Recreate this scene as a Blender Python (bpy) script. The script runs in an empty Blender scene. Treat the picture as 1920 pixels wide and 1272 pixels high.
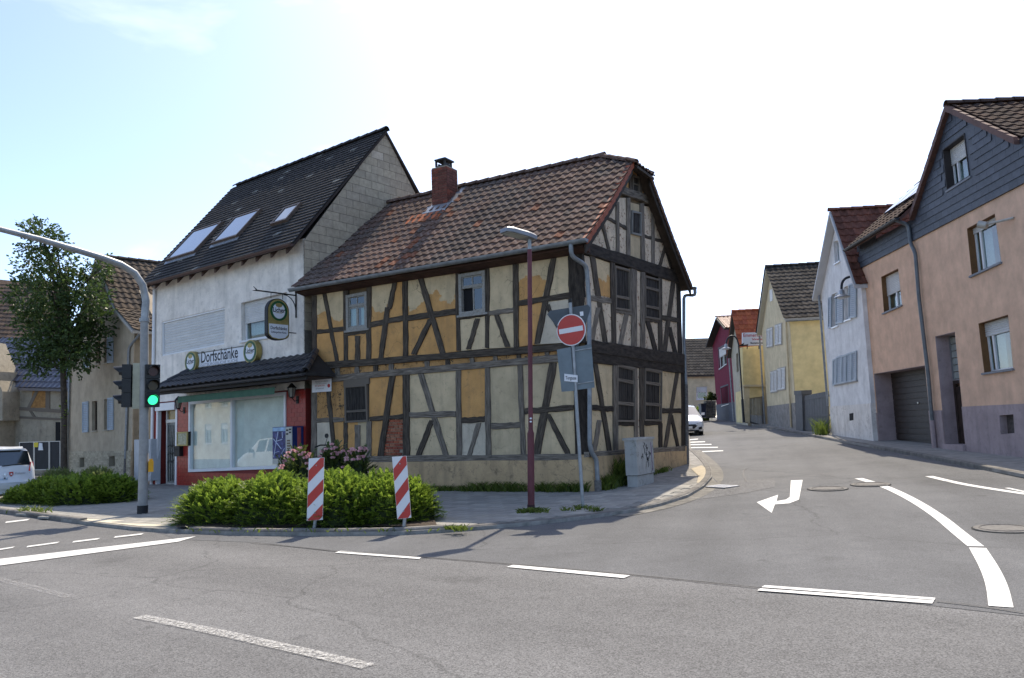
import bpy, bmesh, math, random
from mathutils import Vector, Matrix
random.seed(7)
RAD = math.radians
scene = bpy.context.scene
col = scene.collection
# ------------------------------------------------------------------ camera
FPX, HOR, ROLL, CZ = 1480.0, 803.0, 0.036, 1.55
PITCH = math.atan((HOR - 636) / FPX)
CROT = Matrix.Rotation(math.pi / 2 + PITCH, 3, 'X') @ Matrix.Rotation(-ROLL, 3, 'Z')
CPOS = Vector((0, 0, CZ))
cd = bpy.data.cameras.new('camera')
cam = bpy.data.objects.new('camera', cd)
col.objects.link(cam)
cd.sensor_width = 36.0
cd.lens = FPX / 1920 * 36
cd.clip_start, cd.clip_end = 0.05, 3000
cam.matrix_world = Matrix.Translation(CPOS) @ CROT.to_4x4()
scene.camera = cam
# ------------------------------------------------------------------ sky, sun, exposure
SUN_AZ, SUN_EL = RAD(16), RAD(51)          # azimuth from +Y towards +X
world = bpy.data.worlds.new('World')
scene.world = world
world.use_nodes = True
wn, wl = world.node_tree.nodes, world.node_tree.links
wn.clear()
wo = wn.new('ShaderNodeOutputWorld')
wb = wn.new('ShaderNodeBackground')
wb.inputs['Strength'].default_value = 0.145
sky = wn.new('ShaderNodeTexSky')
sky.sky_type = 'NISHITA'
sky.sun_disc = False
sky.sun_elevation, sky.sun_rotation = SUN_EL, SUN_AZ
sky.air_density, sky.dust_density, sky.ozone_density = 0.6, 0.9, 4.5
tc = wn.new('ShaderNodeTexCoord')
mp = wn.new('ShaderNodeMapping')
mp.inputs['Scale'].default_value = (1.0, 1.0, 2.6)
nz = wn.new('ShaderNodeTexNoise')
nz.inputs['Scale'].default_value = 2.2
nz.inputs['Detail'].default_value = 6
nz.inputs['Roughness'].default_value = 0.55
nz.inputs['Distortion'].default_value = 0.5
cr = wn.new('ShaderNodeValToRGB')
cr.color_ramp.elements[0].position, cr.color_ramp.elements[0].color = 0.54, (0.0, 0.0, 0.0, 1)
cr.color_ramp.elements[1].position, cr.color_ramp.elements[1].color = 0.85, (0.5, 0.5, 0.5, 1)
mx = wn.new('ShaderNodeMixRGB')
mx.inputs['Color2'].default_value = (6.5, 6.8, 7.1, 1)      # thin high cloud
wl.new(tc.outputs['Generated'], mp.inputs['Vector'])
wl.new(mp.outputs['Vector'], nz.inputs['Vector'])
wl.new(nz.outputs['Fac'], cr.inputs['Fac'])
wl.new(cr.outputs['Color'], mx.inputs['Fac'])
wl.new(sky.outputs['Color'], mx.inputs['Color1'])
wl.new(mx.outputs['Color'], wb.inputs['Color'])
wl.new(wb.outputs['Background'], wo.inputs['Surface'])
sd = bpy.data.lights.new('sun', 'SUN')
sd.energy, sd.angle, sd.color = 2.35, RAD(0.53), (1.0, 0.95, 0.87)
sun = bpy.data.objects.new('sun', sd)
col.objects.link(sun)
sdir = Vector((math.sin(SUN_AZ) * math.cos(SUN_EL), math.cos(SUN_AZ) * math.cos(SUN_EL), math.sin(SUN_EL)))
sun.rotation_euler = sdir.to_track_quat('Z', 'Y').to_euler()
sun.location = (10, 40, 60)
scene.view_settings.view_transform = 'Standard'
scene.view_settings.look = 'None'
scene.view_settings.gamma = 1.0
scene.view_settings.exposure = 1.38
scene.view_settings.use_curve_mapping = False
scene.view_settings.use_white_balance = True      # camera balanced for the bluish open shade
scene.view_settings.white_balance_temperature = 7400
scene.view_settings.white_balance_tint = 10

# ------------------------------------------------------------------ pixel -> direction -> surface helpers
def ray(x, y):
    v = CROT @ Vector(((x - 960) / FPX, -(y - 636) / FPX, -1.0))
    return v / v.y
def dline(x, y):
    return 0.57 * (x + 2.45) + 0.82 * (y - 10.43)
def zg(x, y):                              # the side street climbs away from the main road
    t = min(dline(x, y), 58.0) - 5.2
    return 0.0175 * math.log1p(math.exp(t / 0.5)) if t < 12 else 0.035 * t
def gnd(x, y, dz=0.0):
    d = ray(x, y); t = 1.0
    g = lambda t: CZ + d.z * t - zg(d.x * t, t) - dz
    while t < 150 and g(t) > 0: t += 0.2
    lo, hi = t - 0.2, t
    for _ in range(30):
        m = (lo + hi) / 2
        if g(m) < 0: hi = m
        else: lo = m
    return CPOS + d * lo
class Fac:
    """vertical plane: origin, direction azimuth; u along it, v = world z, w = outwards (towards the camera)"""
    def __init__(s, o, az, flip=False):
        a = RAD(az); s.o = Vector((o[0], o[1], 0)); s.u = Vector((math.sin(a), math.cos(a), 0))
        s.n = Vector((s.u.y, -s.u.x, 0))
        if s.n.dot(CPOS - Vector((o[0], o[1], CZ))) < 0: s.n = -s.n
        if flip: s.n = -s.n
    def P(s, u, v, w=0.0): return s.o + s.u * u + s.n * w + Vector((0, 0, v))
    def px(s, x, y, w=0.0):
        d = ray(x, y); o = s.o + s.n * w
        t = s.n.dot(o - CPOS) / s.n.dot(d); q = CPOS + d * t
        return ((q - s.o).dot(s.u), q.z)
    def pts(s, L, w=0.0): return [s.px(x, y, w) for x, y in L]
    def M(s, u, v, w=0.0):                 # frame with x = image right on the facade, y = up, z = outwards
        x = Vector((0, 0, 1)).cross(s.n)
        p = s.P(u, v, w)
        return Matrix(((x.x, 0, s.n.x, p.x), (x.y, 0, s.n.y, p.y), (x.z, 1, s.n.z, p.z), (0, 0, 0, 1)))
def crop(x0, y0, k): return lambda x, y: (x0 + x / k, y0 + y / k)

# ------------------------------------------------------------------ materials
MATS = {}
def base_mat(name):
    m = bpy.data.materials.new(name); m.use_nodes = True
    n = m.node_tree.nodes; b = n['Principled BSDF']
    return m, n, m.node_tree.links, b
def setspec(b, v):
    b.inputs['Specular IOR Level'].default_value = v
def rgba(c, k=1.0): return (min(c[0] * k, 1), min(c[1] * k, 1), min(c[2] * k, 1), 1)
def mat(name, c, rough=0.8, var=0.18, scale=3.0, c2=None, bump=0.0, bscale=60.0, metal=0.0, spec=0.35, rnd=0.0, uv=None, detail=5, lo=0.35, hi=0.68, coat=0.0):
    if name in MATS: return MATS[name]
    m, n, l, b = base_mat(name)
    b.inputs['Roughness'].default_value = rough; b.inputs['Metallic'].default_value = metal; setspec(b, spec)
    b.inputs['Coat Weight'].default_value = coat
    t = n.new('ShaderNodeTexCoord'); src = t.outputs['UV' if uv else 'Object']
    if uv:
        mpn = n.new('ShaderNodeMapping'); mpn.inputs['Scale'].default_value = uv; l.new(src, mpn.inputs['Vector']); src = mpn.outputs['Vector']
    nzz = n.new('ShaderNodeTexNoise'); nzz.inputs['Scale'].default_value = scale; nzz.inputs['Detail'].default_value = detail
    nzz.inputs['Roughness'].default_value = 0.62
    l.new(src, nzz.inputs['Vector'])
    r = n.new('ShaderNodeValToRGB'); e = r.color_ramp.elements
    e[0].position, e[1].position = lo, hi
    e[0].color = rgba(c, 1 - var); e[1].color = rgba(c2, 1) if c2 else rgba(c, 1 + var)
    l.new(nzz.outputs['Fac'], r.inputs['Fac']); outc = r.outputs['Color']
    if rnd:
        oi = n.new('ShaderNodeObjectInfo'); hs = n.new('ShaderNodeHueSaturation')
        mr = n.new('ShaderNodeMapRange'); mr.inputs['To Min'].default_value = 1 - rnd; mr.inputs['To Max'].default_value = 1 + rnd
        l.new(oi.outputs['Random'], mr.inputs['Value']); l.new(mr.outputs['Result'], hs.inputs['Value']); l.new(outc, hs.inputs['Color']); outc = hs.outputs['Color']
    l.new(outc, b.inputs['Base Color'])
    if bump:
        n2 = n.new('ShaderNodeTexNoise'); n2.inputs['Scale'].default_value = bscale; n2.inputs['Detail'].default_value = 4
        l.new(src, n2.inputs['Vector'])
        bp = n.new('ShaderNodeBump'); bp.inputs['Strength'].default_value = bump; bp.inputs['Distance'].default_value = 0.02
        l.new(n2.outputs['Fac'], bp.inputs['Height']); l.new(bp.outputs['Normal'], b.inputs['Normal'])
    MATS[name] = m
    return m
def plaster(name, c, c2=None, stain=(0.12, 0.10, 0.08), crack=0.5, rough=0.92, bump=0.5, grime=0.35, fine=45.0, chip_at=0.645, chipc=(0.10, 0.07, 0.045)):
    """old render: mottled colour, cracks and chips; c2 = second coat below the height held in the object's 'split'"""
    if name in MATS: return MATS[name]
    m, n, l, b = base_mat(name)
    b.inputs['Roughness'].default_value = rough; setspec(b, 0.2)
    g = n.new('ShaderNodeNewGeometry'); pos = g.outputs['Position']
    def noise(sc, det=5, ro=0.6):
        a = n.new('ShaderNodeTexNoise'); a.inputs['Scale'].default_value = sc; a.inputs['Detail'].default_value = det; a.inputs['Roughness'].default_value = ro
        l.new(pos, a.inputs['Vector']); return a.outputs['Fac']
    def ramp(s, p0, p1, a=(0, 0, 0, 1), z=(1, 1, 1, 1)):
        r = n.new('ShaderNodeValToRGB'); r.color_ramp.elements[0].position, r.color_ramp.elements[1].position = p0, p1
        r.color_ramp.elements[0].color, r.color_ramp.elements[1].color = a, z; l.new(s, r.inputs['Fac']); return r.outputs['Color']
    def mix(f, a, z):
        x = n.new('ShaderNodeMixRGB')
        for k, s in ((0, f), (1, a), (2, z)):
            if isinstance(s, (tuple, float, int)): x.inputs[k].default_value = s
            else: l.new(s, x.inputs[k])
        return x.outputs[0]
    colr = ramp(noise(2.3), 0.32, 0.7, rgba(c, 0.84), rgba(c, 1.12))
    if c2:
        at = n.new('ShaderNodeAttribute'); at.attribute_type = 'OBJECT'; at.attribute_name = 'split'
        sx = n.new('ShaderNodeSeparateXYZ'); l.new(pos, sx.inputs[0])
        s1 = n.new('ShaderNodeMath'); s1.operation = 'SUBTRACT'; l.new(sx.outputs['Z'], s1.inputs[0]); l.new(at.outputs['Fac'], s1.inputs[1])
        s2 = n.new('ShaderNodeMath'); s2.operation = 'MULTIPLY_ADD'; l.new(noise(1.9, 6, 0.55), s2.inputs[0]); s2.inputs[1].default_value = 1.3; l.new(s1.outputs[0], s2.inputs[2])
        msk = ramp(s2.outputs[0], 0.645, 0.66)
        colr = mix(msk, ramp(noise(2.9), 0.3, 0.7, rgba(c2, 0.82), rgba(c2, 1.1)), colr)
    mpz = n.new('ShaderNodeMapping'); mpz.inputs['Scale'].default_value = (5.0, 5.0, 0.45); l.new(pos, mpz.inputs['Vector'])
    nst = n.new('ShaderNodeTexNoise'); nst.inputs['Scale'].default_value = 1.0; nst.inputs['Detail'].default_value = 5; nst.inputs['Roughness'].default_value = 0.6; l.new(mpz.outputs['Vector'], nst.inputs['Vector'])
    sk = min(grime + 0.12, 0.6) * 0.6
    colr = mix(ramp(nst.outputs['Fac'], 0.50, 0.72, (0, 0, 0, 1), (sk, sk, sk, 1)), colr, rgba(stain, 1.15))
    colr = mix(ramp(noise(5.5, 8, 0.75), 0.53, 0.70, (0, 0, 0, 1), (grime, grime, grime, 1)), colr, rgba(stain))
    h = noise(fine, 5)
    if crack:
        wv = n.new('ShaderNodeTexVoronoi'); wv.feature = 'DISTANCE_TO_EDGE'; wv.inputs['Scale'].default_value = 1.7
        ad = n.new('ShaderNodeMixRGB'); ad.blend_type = 'ADD'; ad.inputs[0].default_value = 0.35
        nv = n.new('ShaderNodeTexNoise'); nv.inputs['Scale'].default_value = 3.0; nv.inputs['Detail'].default_value = 6
        l.new(pos, nv.inputs['Vector']); l.new(pos, ad.inputs[1]); l.new(nv.outputs['Color'], ad.inputs[2]); l.new(ad.outputs[0], wv.inputs['Vector'])
        ck = ramp(wv.outputs['Distance'], 0.0, 0.011, (1, 1, 1, 1), (0, 0, 0, 1))
        cm = ramp(noise(1.1, 2), 0.52, 0.6, (0, 0, 0, 1), (crack, crack, crack, 1))
        mm = n.new('ShaderNodeMath'); mm.operation = 'MULTIPLY'; l.new(ck, mm.inputs[0]); l.new(cm, mm.inputs[1])
        colr = mix(mm.outputs[0], colr, (0.05, 0.04, 0.03, 1))
        chip = ramp(noise(9, 6, 0.7), chip_at, chip_at + 0.02, (0, 0, 0, 1), (crack, crack, crack, 1))
        colr = mix(chip, colr, rgba(chipc))
    l.new(colr, b.inputs['Base Color'])
    bp = n.new('ShaderNodeBump'); bp.inputs['Strength'].default_value = bump; bp.inputs['Distance'].default_value = 0.015
    l.new(h, bp.inputs['Height']); l.new(bp.outputs['Normal'], b.inputs['Normal'])
    MATS[name] = m
    return m
def glass(name='window_glass', tint=(0.75, 0.85, 0.85), refl=1.0):
    if name in MATS: return MATS[name]
    m, n, l, b = base_mat(name)
    n.remove(b); o = n['Material Output']
    tr = n.new('ShaderNodeBsdfTransparent'); tr.inputs[0].default_value = rgba(tint)
    gl = n.new('ShaderNodeBsdfGlossy'); gl.inputs['Roughness'].default_value = 0.015; gl.inputs[0].default_value = (refl, refl, refl, 1)
    fr = n.new('ShaderNodeFresnel'); fr.inputs[0].default_value = 1.9
    gm = n.new('ShaderNodeNewGeometry'); iv = n.new('ShaderNodeMath'); iv.operation = 'SUBTRACT'; iv.inputs[0].default_value = 1.0; l.new(gm.outputs['Backfacing'], iv.inputs[1])
    fm = n.new('ShaderNodeMath'); fm.operation = 'MULTIPLY'; l.new(fr.outputs[0], fm.inputs[0]); l.new(iv.outputs[0], fm.inputs[1])
    ms = n.new('ShaderNodeMixShader'); l.new(fm.outputs[0], ms.inputs[0]); l.new(tr.outputs[0], ms.inputs[1]); l.new(gl.outputs[0], ms.inputs[2]); l.new(ms.outputs[0], o.inputs[0])
    MATS[name] = m
    return m

# ------------------------------------------------------------------ mesh helpers
ORG = {}
def put(name, me, parent=None, kind=None, label=None, cat=None, group=None, loc=None):
    o = bpy.data.objects.new(name, me); col.objects.link(o)
    if parent: o.parent = parent
    if kind: o['kind'] = kind
    if label: o['label'] = label
    if cat: o['category'] = cat
    if group: o['group'] = group
    return o
def thing(name, loc, label, cat, group=None):
    o = put(name, None, None, None, label, cat, group); o.location = loc; ORG[o.name] = Vector(loc); o.empty_display_size = 0.2
    return o
def org(o):
    while o is not None and o.parent is not None: o = o.parent
    return ORG.get(o.name, Vector()) if o is not None else Vector()
class MB:
    def __init__(s): s.v = []; s.f = []; s.uv = {}; s.mi = {}
    def add(s, pts, faces, uvs=None, mi=0):
        k = len(s.v); s.v += [Vector(p) for p in pts]
        for i, f in enumerate(faces):
            if uvs: s.uv[len(s.f)] = uvs[i]
            if mi: s.mi[len(s.f)] = mi
            s.f.append([k + j for j in f])
        return s
    def quad(s, *p, uv=None): return s.add(p, [list(range(len(p)))], [uv] if uv else None)
    def prism(s, a, b, uvs=None):          # two equal rings
        n = len(a); fs = [list(range(n)), list(range(2 * n - 1, n - 1, -1))] + [[i, i + n, (i + 1) % n + n, (i + 1) % n] for i in range(n)]
        return s.add(list(a) + list(b), fs, uvs)
    def box(s, c, sx, sy, sz, M=None):
        p = [Vector((c[0] + dx * sx / 2, c[1] + dy * sy / 2, c[2] + dz * sz / 2)) for dz in (-1, 1) for dx, dy in ((-1, -1), (1, -1), (1, 1), (-1, 1))]
        if M: p = [M @ q for q in p]
        return s.prism(p[:4], p[4:])
    def fpoly(s, F, poly, w0, w1): return s.prism([F.P(u, v, w1) for u, v in poly], [F.P(u, v, w0) for u, v in poly])
    def fbox(s, F, u0, u1, v0, v1, w0, w1): return s.fpoly(F, [(u0, v0), (u1, v0), (u1, v1), (u0, v1)], w0, w1)
    def tube(s, path, r, n=10, cap=True):
        path = [Vector(p) for p in path]; rs = r if isinstance(r, (list, tuple)) else [r] * len(path)
        rings = []; prev = None
        for i, p in enumerate(path):
            d = (path[min(i + 1, len(path) - 1)] - path[max(i - 1, 0)]).normalized()
            ref = prev if prev is not None else (Vector((0, 0, 1)) if abs(d.z) < 0.9 else Vector((1, 0, 0)))
            x = (ref - d * ref.dot(d)).normalized(); y = d.cross(x); prev = x
            rings.append([p + (x * math.cos(2 * math.pi * k / n) + y * math.sin(2 * math.pi * k / n)) * rs[i] for k in range(n)])
        pts = [q for rg in rings for q in rg]; fs = []
        for i in range(len(path) - 1):
            for k in range(n): fs.append([i * n + k, i * n + (k + 1) % n, (i + 1) * n + (k + 1) % n, (i + 1) * n + k])
        if cap: fs += [list(range(n))[::-1], [(len(path) - 1) * n + k for k in range(n)]]
        return s.add(pts, fs)
    def disc(s, M, r, t, n=28, rx=None):   # cylinder in local xy, from z=0 to z=t
        rx = rx or r
        a = [M @ Vector((rx * math.cos(2 * math.pi * k / n), r * math.sin(2 * math.pi * k / n), t)) for k in range(n)]
        b = [M @ Vector((rx * math.cos(2 * math.pi * k / n), r * math.sin(2 * math.pi * k / n), 0)) for k in range(n)]
        return s.prism(a, b)
    def mesh(s, name, m, off=Vector(), smooth=False, fix=True):
        me = bpy.data.meshes.new(name); me.from_pydata([v - off for v in s.v], [], s.f)
        for x in (m if isinstance(m, (list, tuple)) else [m]): me.materials.append(x)
        for i, k in s.mi.items(): me.polygons[i].material_index = k
        if s.uv:
            ul = me.uv_layers.new(name='UVMap')
            for p in me.polygons:
                q = s.uv.get(p.index)
                if q:
                    for li, c in zip(p.loop_indices, q): ul.data[li].uv = c
        if fix:
            bm = bmesh.new(); bm.from_mesh(me); bmesh.ops.recalc_face_normals(bm, faces=bm.faces); bm.to_mesh(me); bm.free()
        if smooth:
            for p in me.polygons: p.use_smooth = True
            try: me.set_sharp_from_angle(angle=RAD(smooth if smooth > 1 else 40))
            except Exception: pass
        me.update()
        return me
    def build(s, name, m, parent=None, smooth=False, fix=True, **kw):
        return put(name, s.mesh(name, m, org(parent), smooth, fix), parent, **kw)
    def top(s, name, m, label, cat, group=None, loc=None, smooth=False):   # a one-mesh thing
        if loc is None:
            loc = Vector((sum(v.x for v in s.v) / len(s.v), sum(v.y for v in s.v) / len(s.v), min(v.z for v in s.v)))
        o = put(name, s.mesh(name, m, Vector(loc), smooth), None, None, label, cat, group); o.location = loc; ORG[o.name] = Vector(loc)
        return o
def inst(name, me, Mw, parent, **kw):       # shared mesh placed by a world matrix
    o = put(name, me, parent, **kw); o.matrix_local = Matrix.Translation(-org(parent)) @ Mw
    return o
def wall_holes(F, outer, holes, w0, w1, name, m, parent, **kw):
    """wall slab of facade F with real openings (front at w1, back at w0)"""
    bm = bmesh.new(); off = org(parent); rings = []
    for poly in [outer] + holes:
        vs = [bm.verts.new(F.P(u, v, w1) - off) for u, v in poly]
        es = [bm.edges.new((vs[i], vs[(i + 1) % len(vs)])) for i in range(len(vs))]; rings.append(vs)
    res = bmesh.ops.triangle_fill(bm, use_beauty=True, edges=bm.edges[:], normal=F.n)
    d = F.n * (w0 - w1)
    for vs in rings:
        bk = [bm.verts.new(v.co + d) for v in vs]; n = len(vs)
        for i in range(n): bm.faces.new((vs[i], vs[(i + 1) % n], bk[(i + 1) % n], bk[i]))
    bmesh.ops.recalc_face_normals(bm, faces=bm.faces)
    me = bpy.data.meshes.new(name); bm.to_mesh(me); bm.free(); me.materials.append(m)
    return put(name, me, parent, **kw)
def text_mesh(s, size, depth, m, align='CENTER', bold=0.0, sx=1.0, shear=0.0):
    cu = bpy.data.curves.new('lettering', 'FONT'); cu.body = s; cu.size = size; cu.extrude = depth; cu.align_x = align; cu.align_y = 'CENTER'
    cu.offset = bold; cu.resolution_u = 3; cu.shear = shear
    o = bpy.data.objects.new('lettering', cu); col.objects.link(o)
    dg = bpy.context.evaluated_depsgraph_get(); me = bpy.data.meshes.new_from_object(o.evaluated_get(dg))
    bpy.data.objects.remove(o); bpy.data.curves.remove(cu)
    me.materials.clear(); me.materials.append(m)
    if sx != 1: me.transform(Matrix.Diagonal((sx, 1, 1, 1)))
    me.name = 'lettering'
    return me
def lettering(s, size, Mw, m, parent, depth=0.002, **kw):
    return inst('lettering', text_mesh(s, size, depth, m, **kw), Mw, parent)
def shrink(poly, k):                        # move a uv polygon's corners towards its centre by k metres
    cu = sum(p[0] for p in poly) / len(poly); cv = sum(p[1] for p in poly) / len(poly)
    return [(u + (k if u < cu else -k), v + (k if v < cv else -k)) for u, v in poly]
def bbox(poly): us = [p[0] for p in poly]; vs = [p[1] for p in poly]; return min(us), max(us), min(vs), max(vs)

def tile_mesh(tw, th, m, kind='wave'):
    """one roof tile: x along the eave, y up the slope, z off the roof"""
    b = MB(); pr = []
    n = 8
    for i in range(n + 1):
        t = i / n
        z = {'wave': 0.035 * (0.5 + 0.5 * math.cos(2 * math.pi * (t * 1.0 - 0.15))), 'double': 0.022 * (0.5 + 0.5 * math.cos(4 * math.pi * t)), 'flat': 0.0}[kind]
        pr.append(((t - 0.5) * tw * 1.03, z))
    L = th * 1.12
    pts = [(x, 0, z + 0.045) for x, z in pr] + [(x, L, z + 0.012) for x, z in pr] + [(x, 0, z + 0.015) for x, z in pr]
    k = n + 1
    fs = [[i, i + 1, k + i + 1, k + i] for i in range(n)] + [[2 * k + i, 2 * k + i + 1, i + 1, i] for i in range(n)]
    fs += [[0, k, 2 * k], [n, 2 * k + n, k + n]]
    b.add(pts, fs)
    return b, b.mesh('tile', m, smooth=35)
def inside(p, poly):
    c = False; n = len(poly)
    for i in range(n):
        a, b = poly[i], poly[(i + 1) % n]
        if (a[1] > p[1]) != (b[1] > p[1]) and p[0] < (b[0] - a[0]) * (p[1] - a[1]) / (b[1] - a[1]) + a[0]: c = not c
    return c
def tile_roof(parent, o, a, up, poly, tw, th, mats, kind='wave', limit=290, jit=0.004, pick=None, skip=None):
    """tiles over a roof plane; o origin, a unit along the eave, up unit up the slope, poly in (a, up) metres"""
    nrm = a.cross(up).normalized()
    if nrm.z < 0: nrm = -nrm
    x = a if a.cross(up).dot(nrm) > 0 else -a
    ms = [tile_mesh(tw, th, m, kind) for m in mats]
    us = [p[0] for p in poly]; vs = [p[1] for p in poly]
    spots = []
    r = 0
    while min(vs) + r * th < max(vs) - 0.02:
        y = min(vs) + r * th; c = 0
        while min(us) + (c + 0.5) * tw < max(us):
            xx = min(us) + (c + 0.5) * tw; c += 1
            if inside((xx, y + th * 0.5), poly) and not (skip and skip(xx, y)):
                p = o + a * xx + up * y
                k = pick(xx, y) if pick else random.randrange(len(mats))
                jz = random.uniform(-1, 1)
                Mw = Matrix(((x.x, up.x, nrm.x, p.x), (x.y, up.y, nrm.y, p.y), (x.z, up.z, nrm.z, p.z), (0, 0, 0, 1))) @ Matrix.Translation((0, jit * random.uniform(-1, 1), jit * abs(jz))) @ Matrix.Rotation(jz * jit * 1.5, 4, 'Z')
                spots.append(((p - CPOS).length, k, Mw))
        r += 1
    spots.sort(key=lambda s: s[0])
    for d, k, Mw in spots[:limit]: inst('tile', ms[k][1], Mw, parent)
    rest = spots[limit:]
    if rest:
        big = MB()
        for d, k, Mw in rest: big.add([Mw @ v for v in ms[k][0].v], ms[k][0].f, None, k)
        big.build('far_tiles', mats, parent, smooth=35, kind='stuff')
# ------------------------------------------------------------------ ground, roads, pavements
def asphalt(name, c, grain, speck, rough=0.93, patch=0.12, ang=0.0):
    m, n, l, b = base_mat(name); b.inputs['Roughness'].default_value = rough; setspec(b, 0.25)
    g = n.new('ShaderNodeNewGeometry'); pos = g.outputs['Position']
    def noise(s, d=3, r=0.6):
        a = n.new('ShaderNodeTexNoise'); a.inputs['Scale'].default_value = s; a.inputs['Detail'].default_value = d; a.inputs['Roughness'].default_value = r; l.new(pos, a.inputs['Vector']); return a
    def ramp(s, p0, p1, a, z):
        r = n.new('ShaderNodeValToRGB'); r.color_ramp.elements[0].position, r.color_ramp.elements[1].position = p0, p1
        r.color_ramp.elements[0].color, r.color_ramp.elements[1].color = a, z; l.new(s, r.inputs['Fac']); return r.outputs['Color']
    def mult(a, z, f=1.0, bt='MULTIPLY'):
        x = n.new('ShaderNodeMixRGB'); x.blend_type = bt; x.inputs[0].default_value = f; l.new(a, x.inputs[1]); l.new(z, x.inputs[2]); return x.outputs[0]
    vo = n.new('ShaderNodeTexVoronoi'); vo.inputs['Scale'].default_value = grain; l.new(pos, vo.inputs['Vector'])
    sp = ramp(vo.outputs['Color'], 0.1, 0.9, rgba(c, 1 - speck), rgba(c, 1 + speck * 1.3))
    big = ramp(noise(0.35, 6).outputs['Fac'], 0.3, 0.7, (1 - patch, 1 - patch, 1 - patch, 1), (1 + patch, 1 + patch, 1 + patch, 1))
    mid = ramp(noise(3.0, 6, 0.7).outputs['Fac'], 0.3, 0.7, (0.93, 0.93, 0.93, 1), (1.07, 1.07, 1.07, 1))
    mpn = n.new('ShaderNodeMapping'); mpn.vector_type = 'TEXTURE'; mpn.inputs['Rotation'].default_value = (0, 0, ang); mpn.inputs['Scale'].default_value = (14.0, 1.1, 1.0); l.new(pos, mpn.inputs['Vector'])
    trk = n.new('ShaderNodeTexNoise'); trk.inputs['Scale'].default_value = 1.0; trk.inputs['Detail'].default_value = 4; l.new(mpn.outputs['Vector'], trk.inputs['Vector'])
    cc = mult(mult(sp, big), mid)
    cc = mult(cc, ramp(trk.outputs['Fac'], 0.34, 0.66, (0.86, 0.86, 0.86, 1), (1.08, 1.08, 1.08, 1)))
    cc = mult(cc, ramp(noise(0.8, 5, 0.55).outputs['Fac'], 0.60, 0.70, (1, 1, 1, 1), (0.84, 0.84, 0.84, 1)))
    cc = mult(cc, ramp(noise(2.1, 3, 0.5).outputs['Fac'], 0.68, 0.72, (1, 1, 1, 1), (0.80, 0.80, 0.80, 1)))
    wv = n.new('ShaderNodeTexVoronoi'); wv.feature = 'DISTANCE_TO_EDGE'; wv.inputs['Scale'].default_value = 0.16
    ad = n.new('ShaderNodeMixRGB'); ad.blend_type = 'ADD'; ad.inputs[0].default_value = 0.8; l.new(pos, ad.inputs[1]); l.new(noise(0.9, 7).outputs['Color'], ad.inputs[2]); l.new(ad.outputs[0], wv.inputs['Vector'])
    ck = ramp(wv.outputs['Distance'], 0.0, 0.0016, (0.72, 0.72, 0.72, 1), (1, 1, 1, 1))
    cc = mult(cc, ck)
    l.new(cc, b.inputs['Base Color'])
    bp = n.new('ShaderNodeBump'); bp.inputs['Strength'].default_value = 0.5; bp.inputs['Distance'].default_value = 0.008
    l.new(vo.outputs['Distance'], bp.inputs['Height']); l.new(bp.outputs['Normal'], b.inputs['Normal'])
    return m
A_MAIN = asphalt('coarse_asphalt', (0.140, 0.139, 0.137), 105, 0.42, ang=RAD(144.4))
A_SIDE = asphalt('smooth_asphalt', (0.122, 0.124, 0.126), 120, 0.28, patch=0.16, ang=RAD(75))
A_PATCH = asphalt('patched_asphalt', (0.135, 0.135, 0.135), 60, 0.5)
EARTH = mat('earth', (0.10, 0.085, 0.06), 0.95, 0.35, 1.2, bump=0.6, bscale=20)
def sheet(name, poly, dz, m, parent=None, thick=0.0, kind=None, label=None, dzf=None):
    """polygon (x, y) laid on the terrain, cut along its contour lines so that it follows the slope"""
    bm = bmesh.new(); vs = [bm.verts.new((x, y, 0)) for x, y in poly]
    es = [bm.edges.new((vs[i], vs[(i + 1) % len(vs)])) for i in range(len(vs))]
    bmesh.ops.triangle_fill(bm, use_beauty=True, edges=es, normal=(0, 0, 1))
    nn = Vector((0.57, 0.82, 0)).normalized()
    for d in [3.6 + 0.4 * i for i in range(12)] + [9, 10, 12, 16, 24, 32, 44, 58]:
        p = Vector((-2.45, 10.43, 0)) + nn * (d / math.hypot(0.57, 0.82))
        bmesh.ops.bisect_plane(bm, geom=bm.verts[:] + bm.edges[:] + bm.faces[:], plane_co=p, plane_no=nn)
    for v in bm.verts: v.co.z = zg(v.co.x, v.co.y) + dz
    bmesh.ops.recalc_face_normals(bm, faces=bm.faces)
    for f in bm.faces:
        if f.normal.z < 0: f.normal_flip()
    if thick:
        bd = [e for e in bm.edges if len(e.link_faces) == 1]
        r = bmesh.ops.extrude_edge_only(bm, edges=bd)
        for v in [g for g in r['geom'] if isinstance(g, bmesh.types.BMVert)]: v.co.z -= thick
    off = org(parent)
    if off.length: bmesh.ops.translate(bm, verts=bm.verts, vec=-off)
    me = bpy.data.meshes.new(name); bm.to_mesh(me); bm.free(); me.materials.append(m)
    return put(name, me, parent, kind=kind, label=label)
def gp(L, dz=0.0): return [gnd(x, y, dz).xy[:] for x, y in L]
sheet('ground', [(-420, -420), (420, -420), (420, 420), (-420, 420)], -0.03, EARTH, kind='structure', label='open ground around the village streets')
main_road = sheet('main_road', [(-70, -12), (-70, 70), (60, 70), (60, -30), (10, -40)], 0.0, A_MAIN, kind='structure', label='light grey coarse asphalt of the main road')
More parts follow.
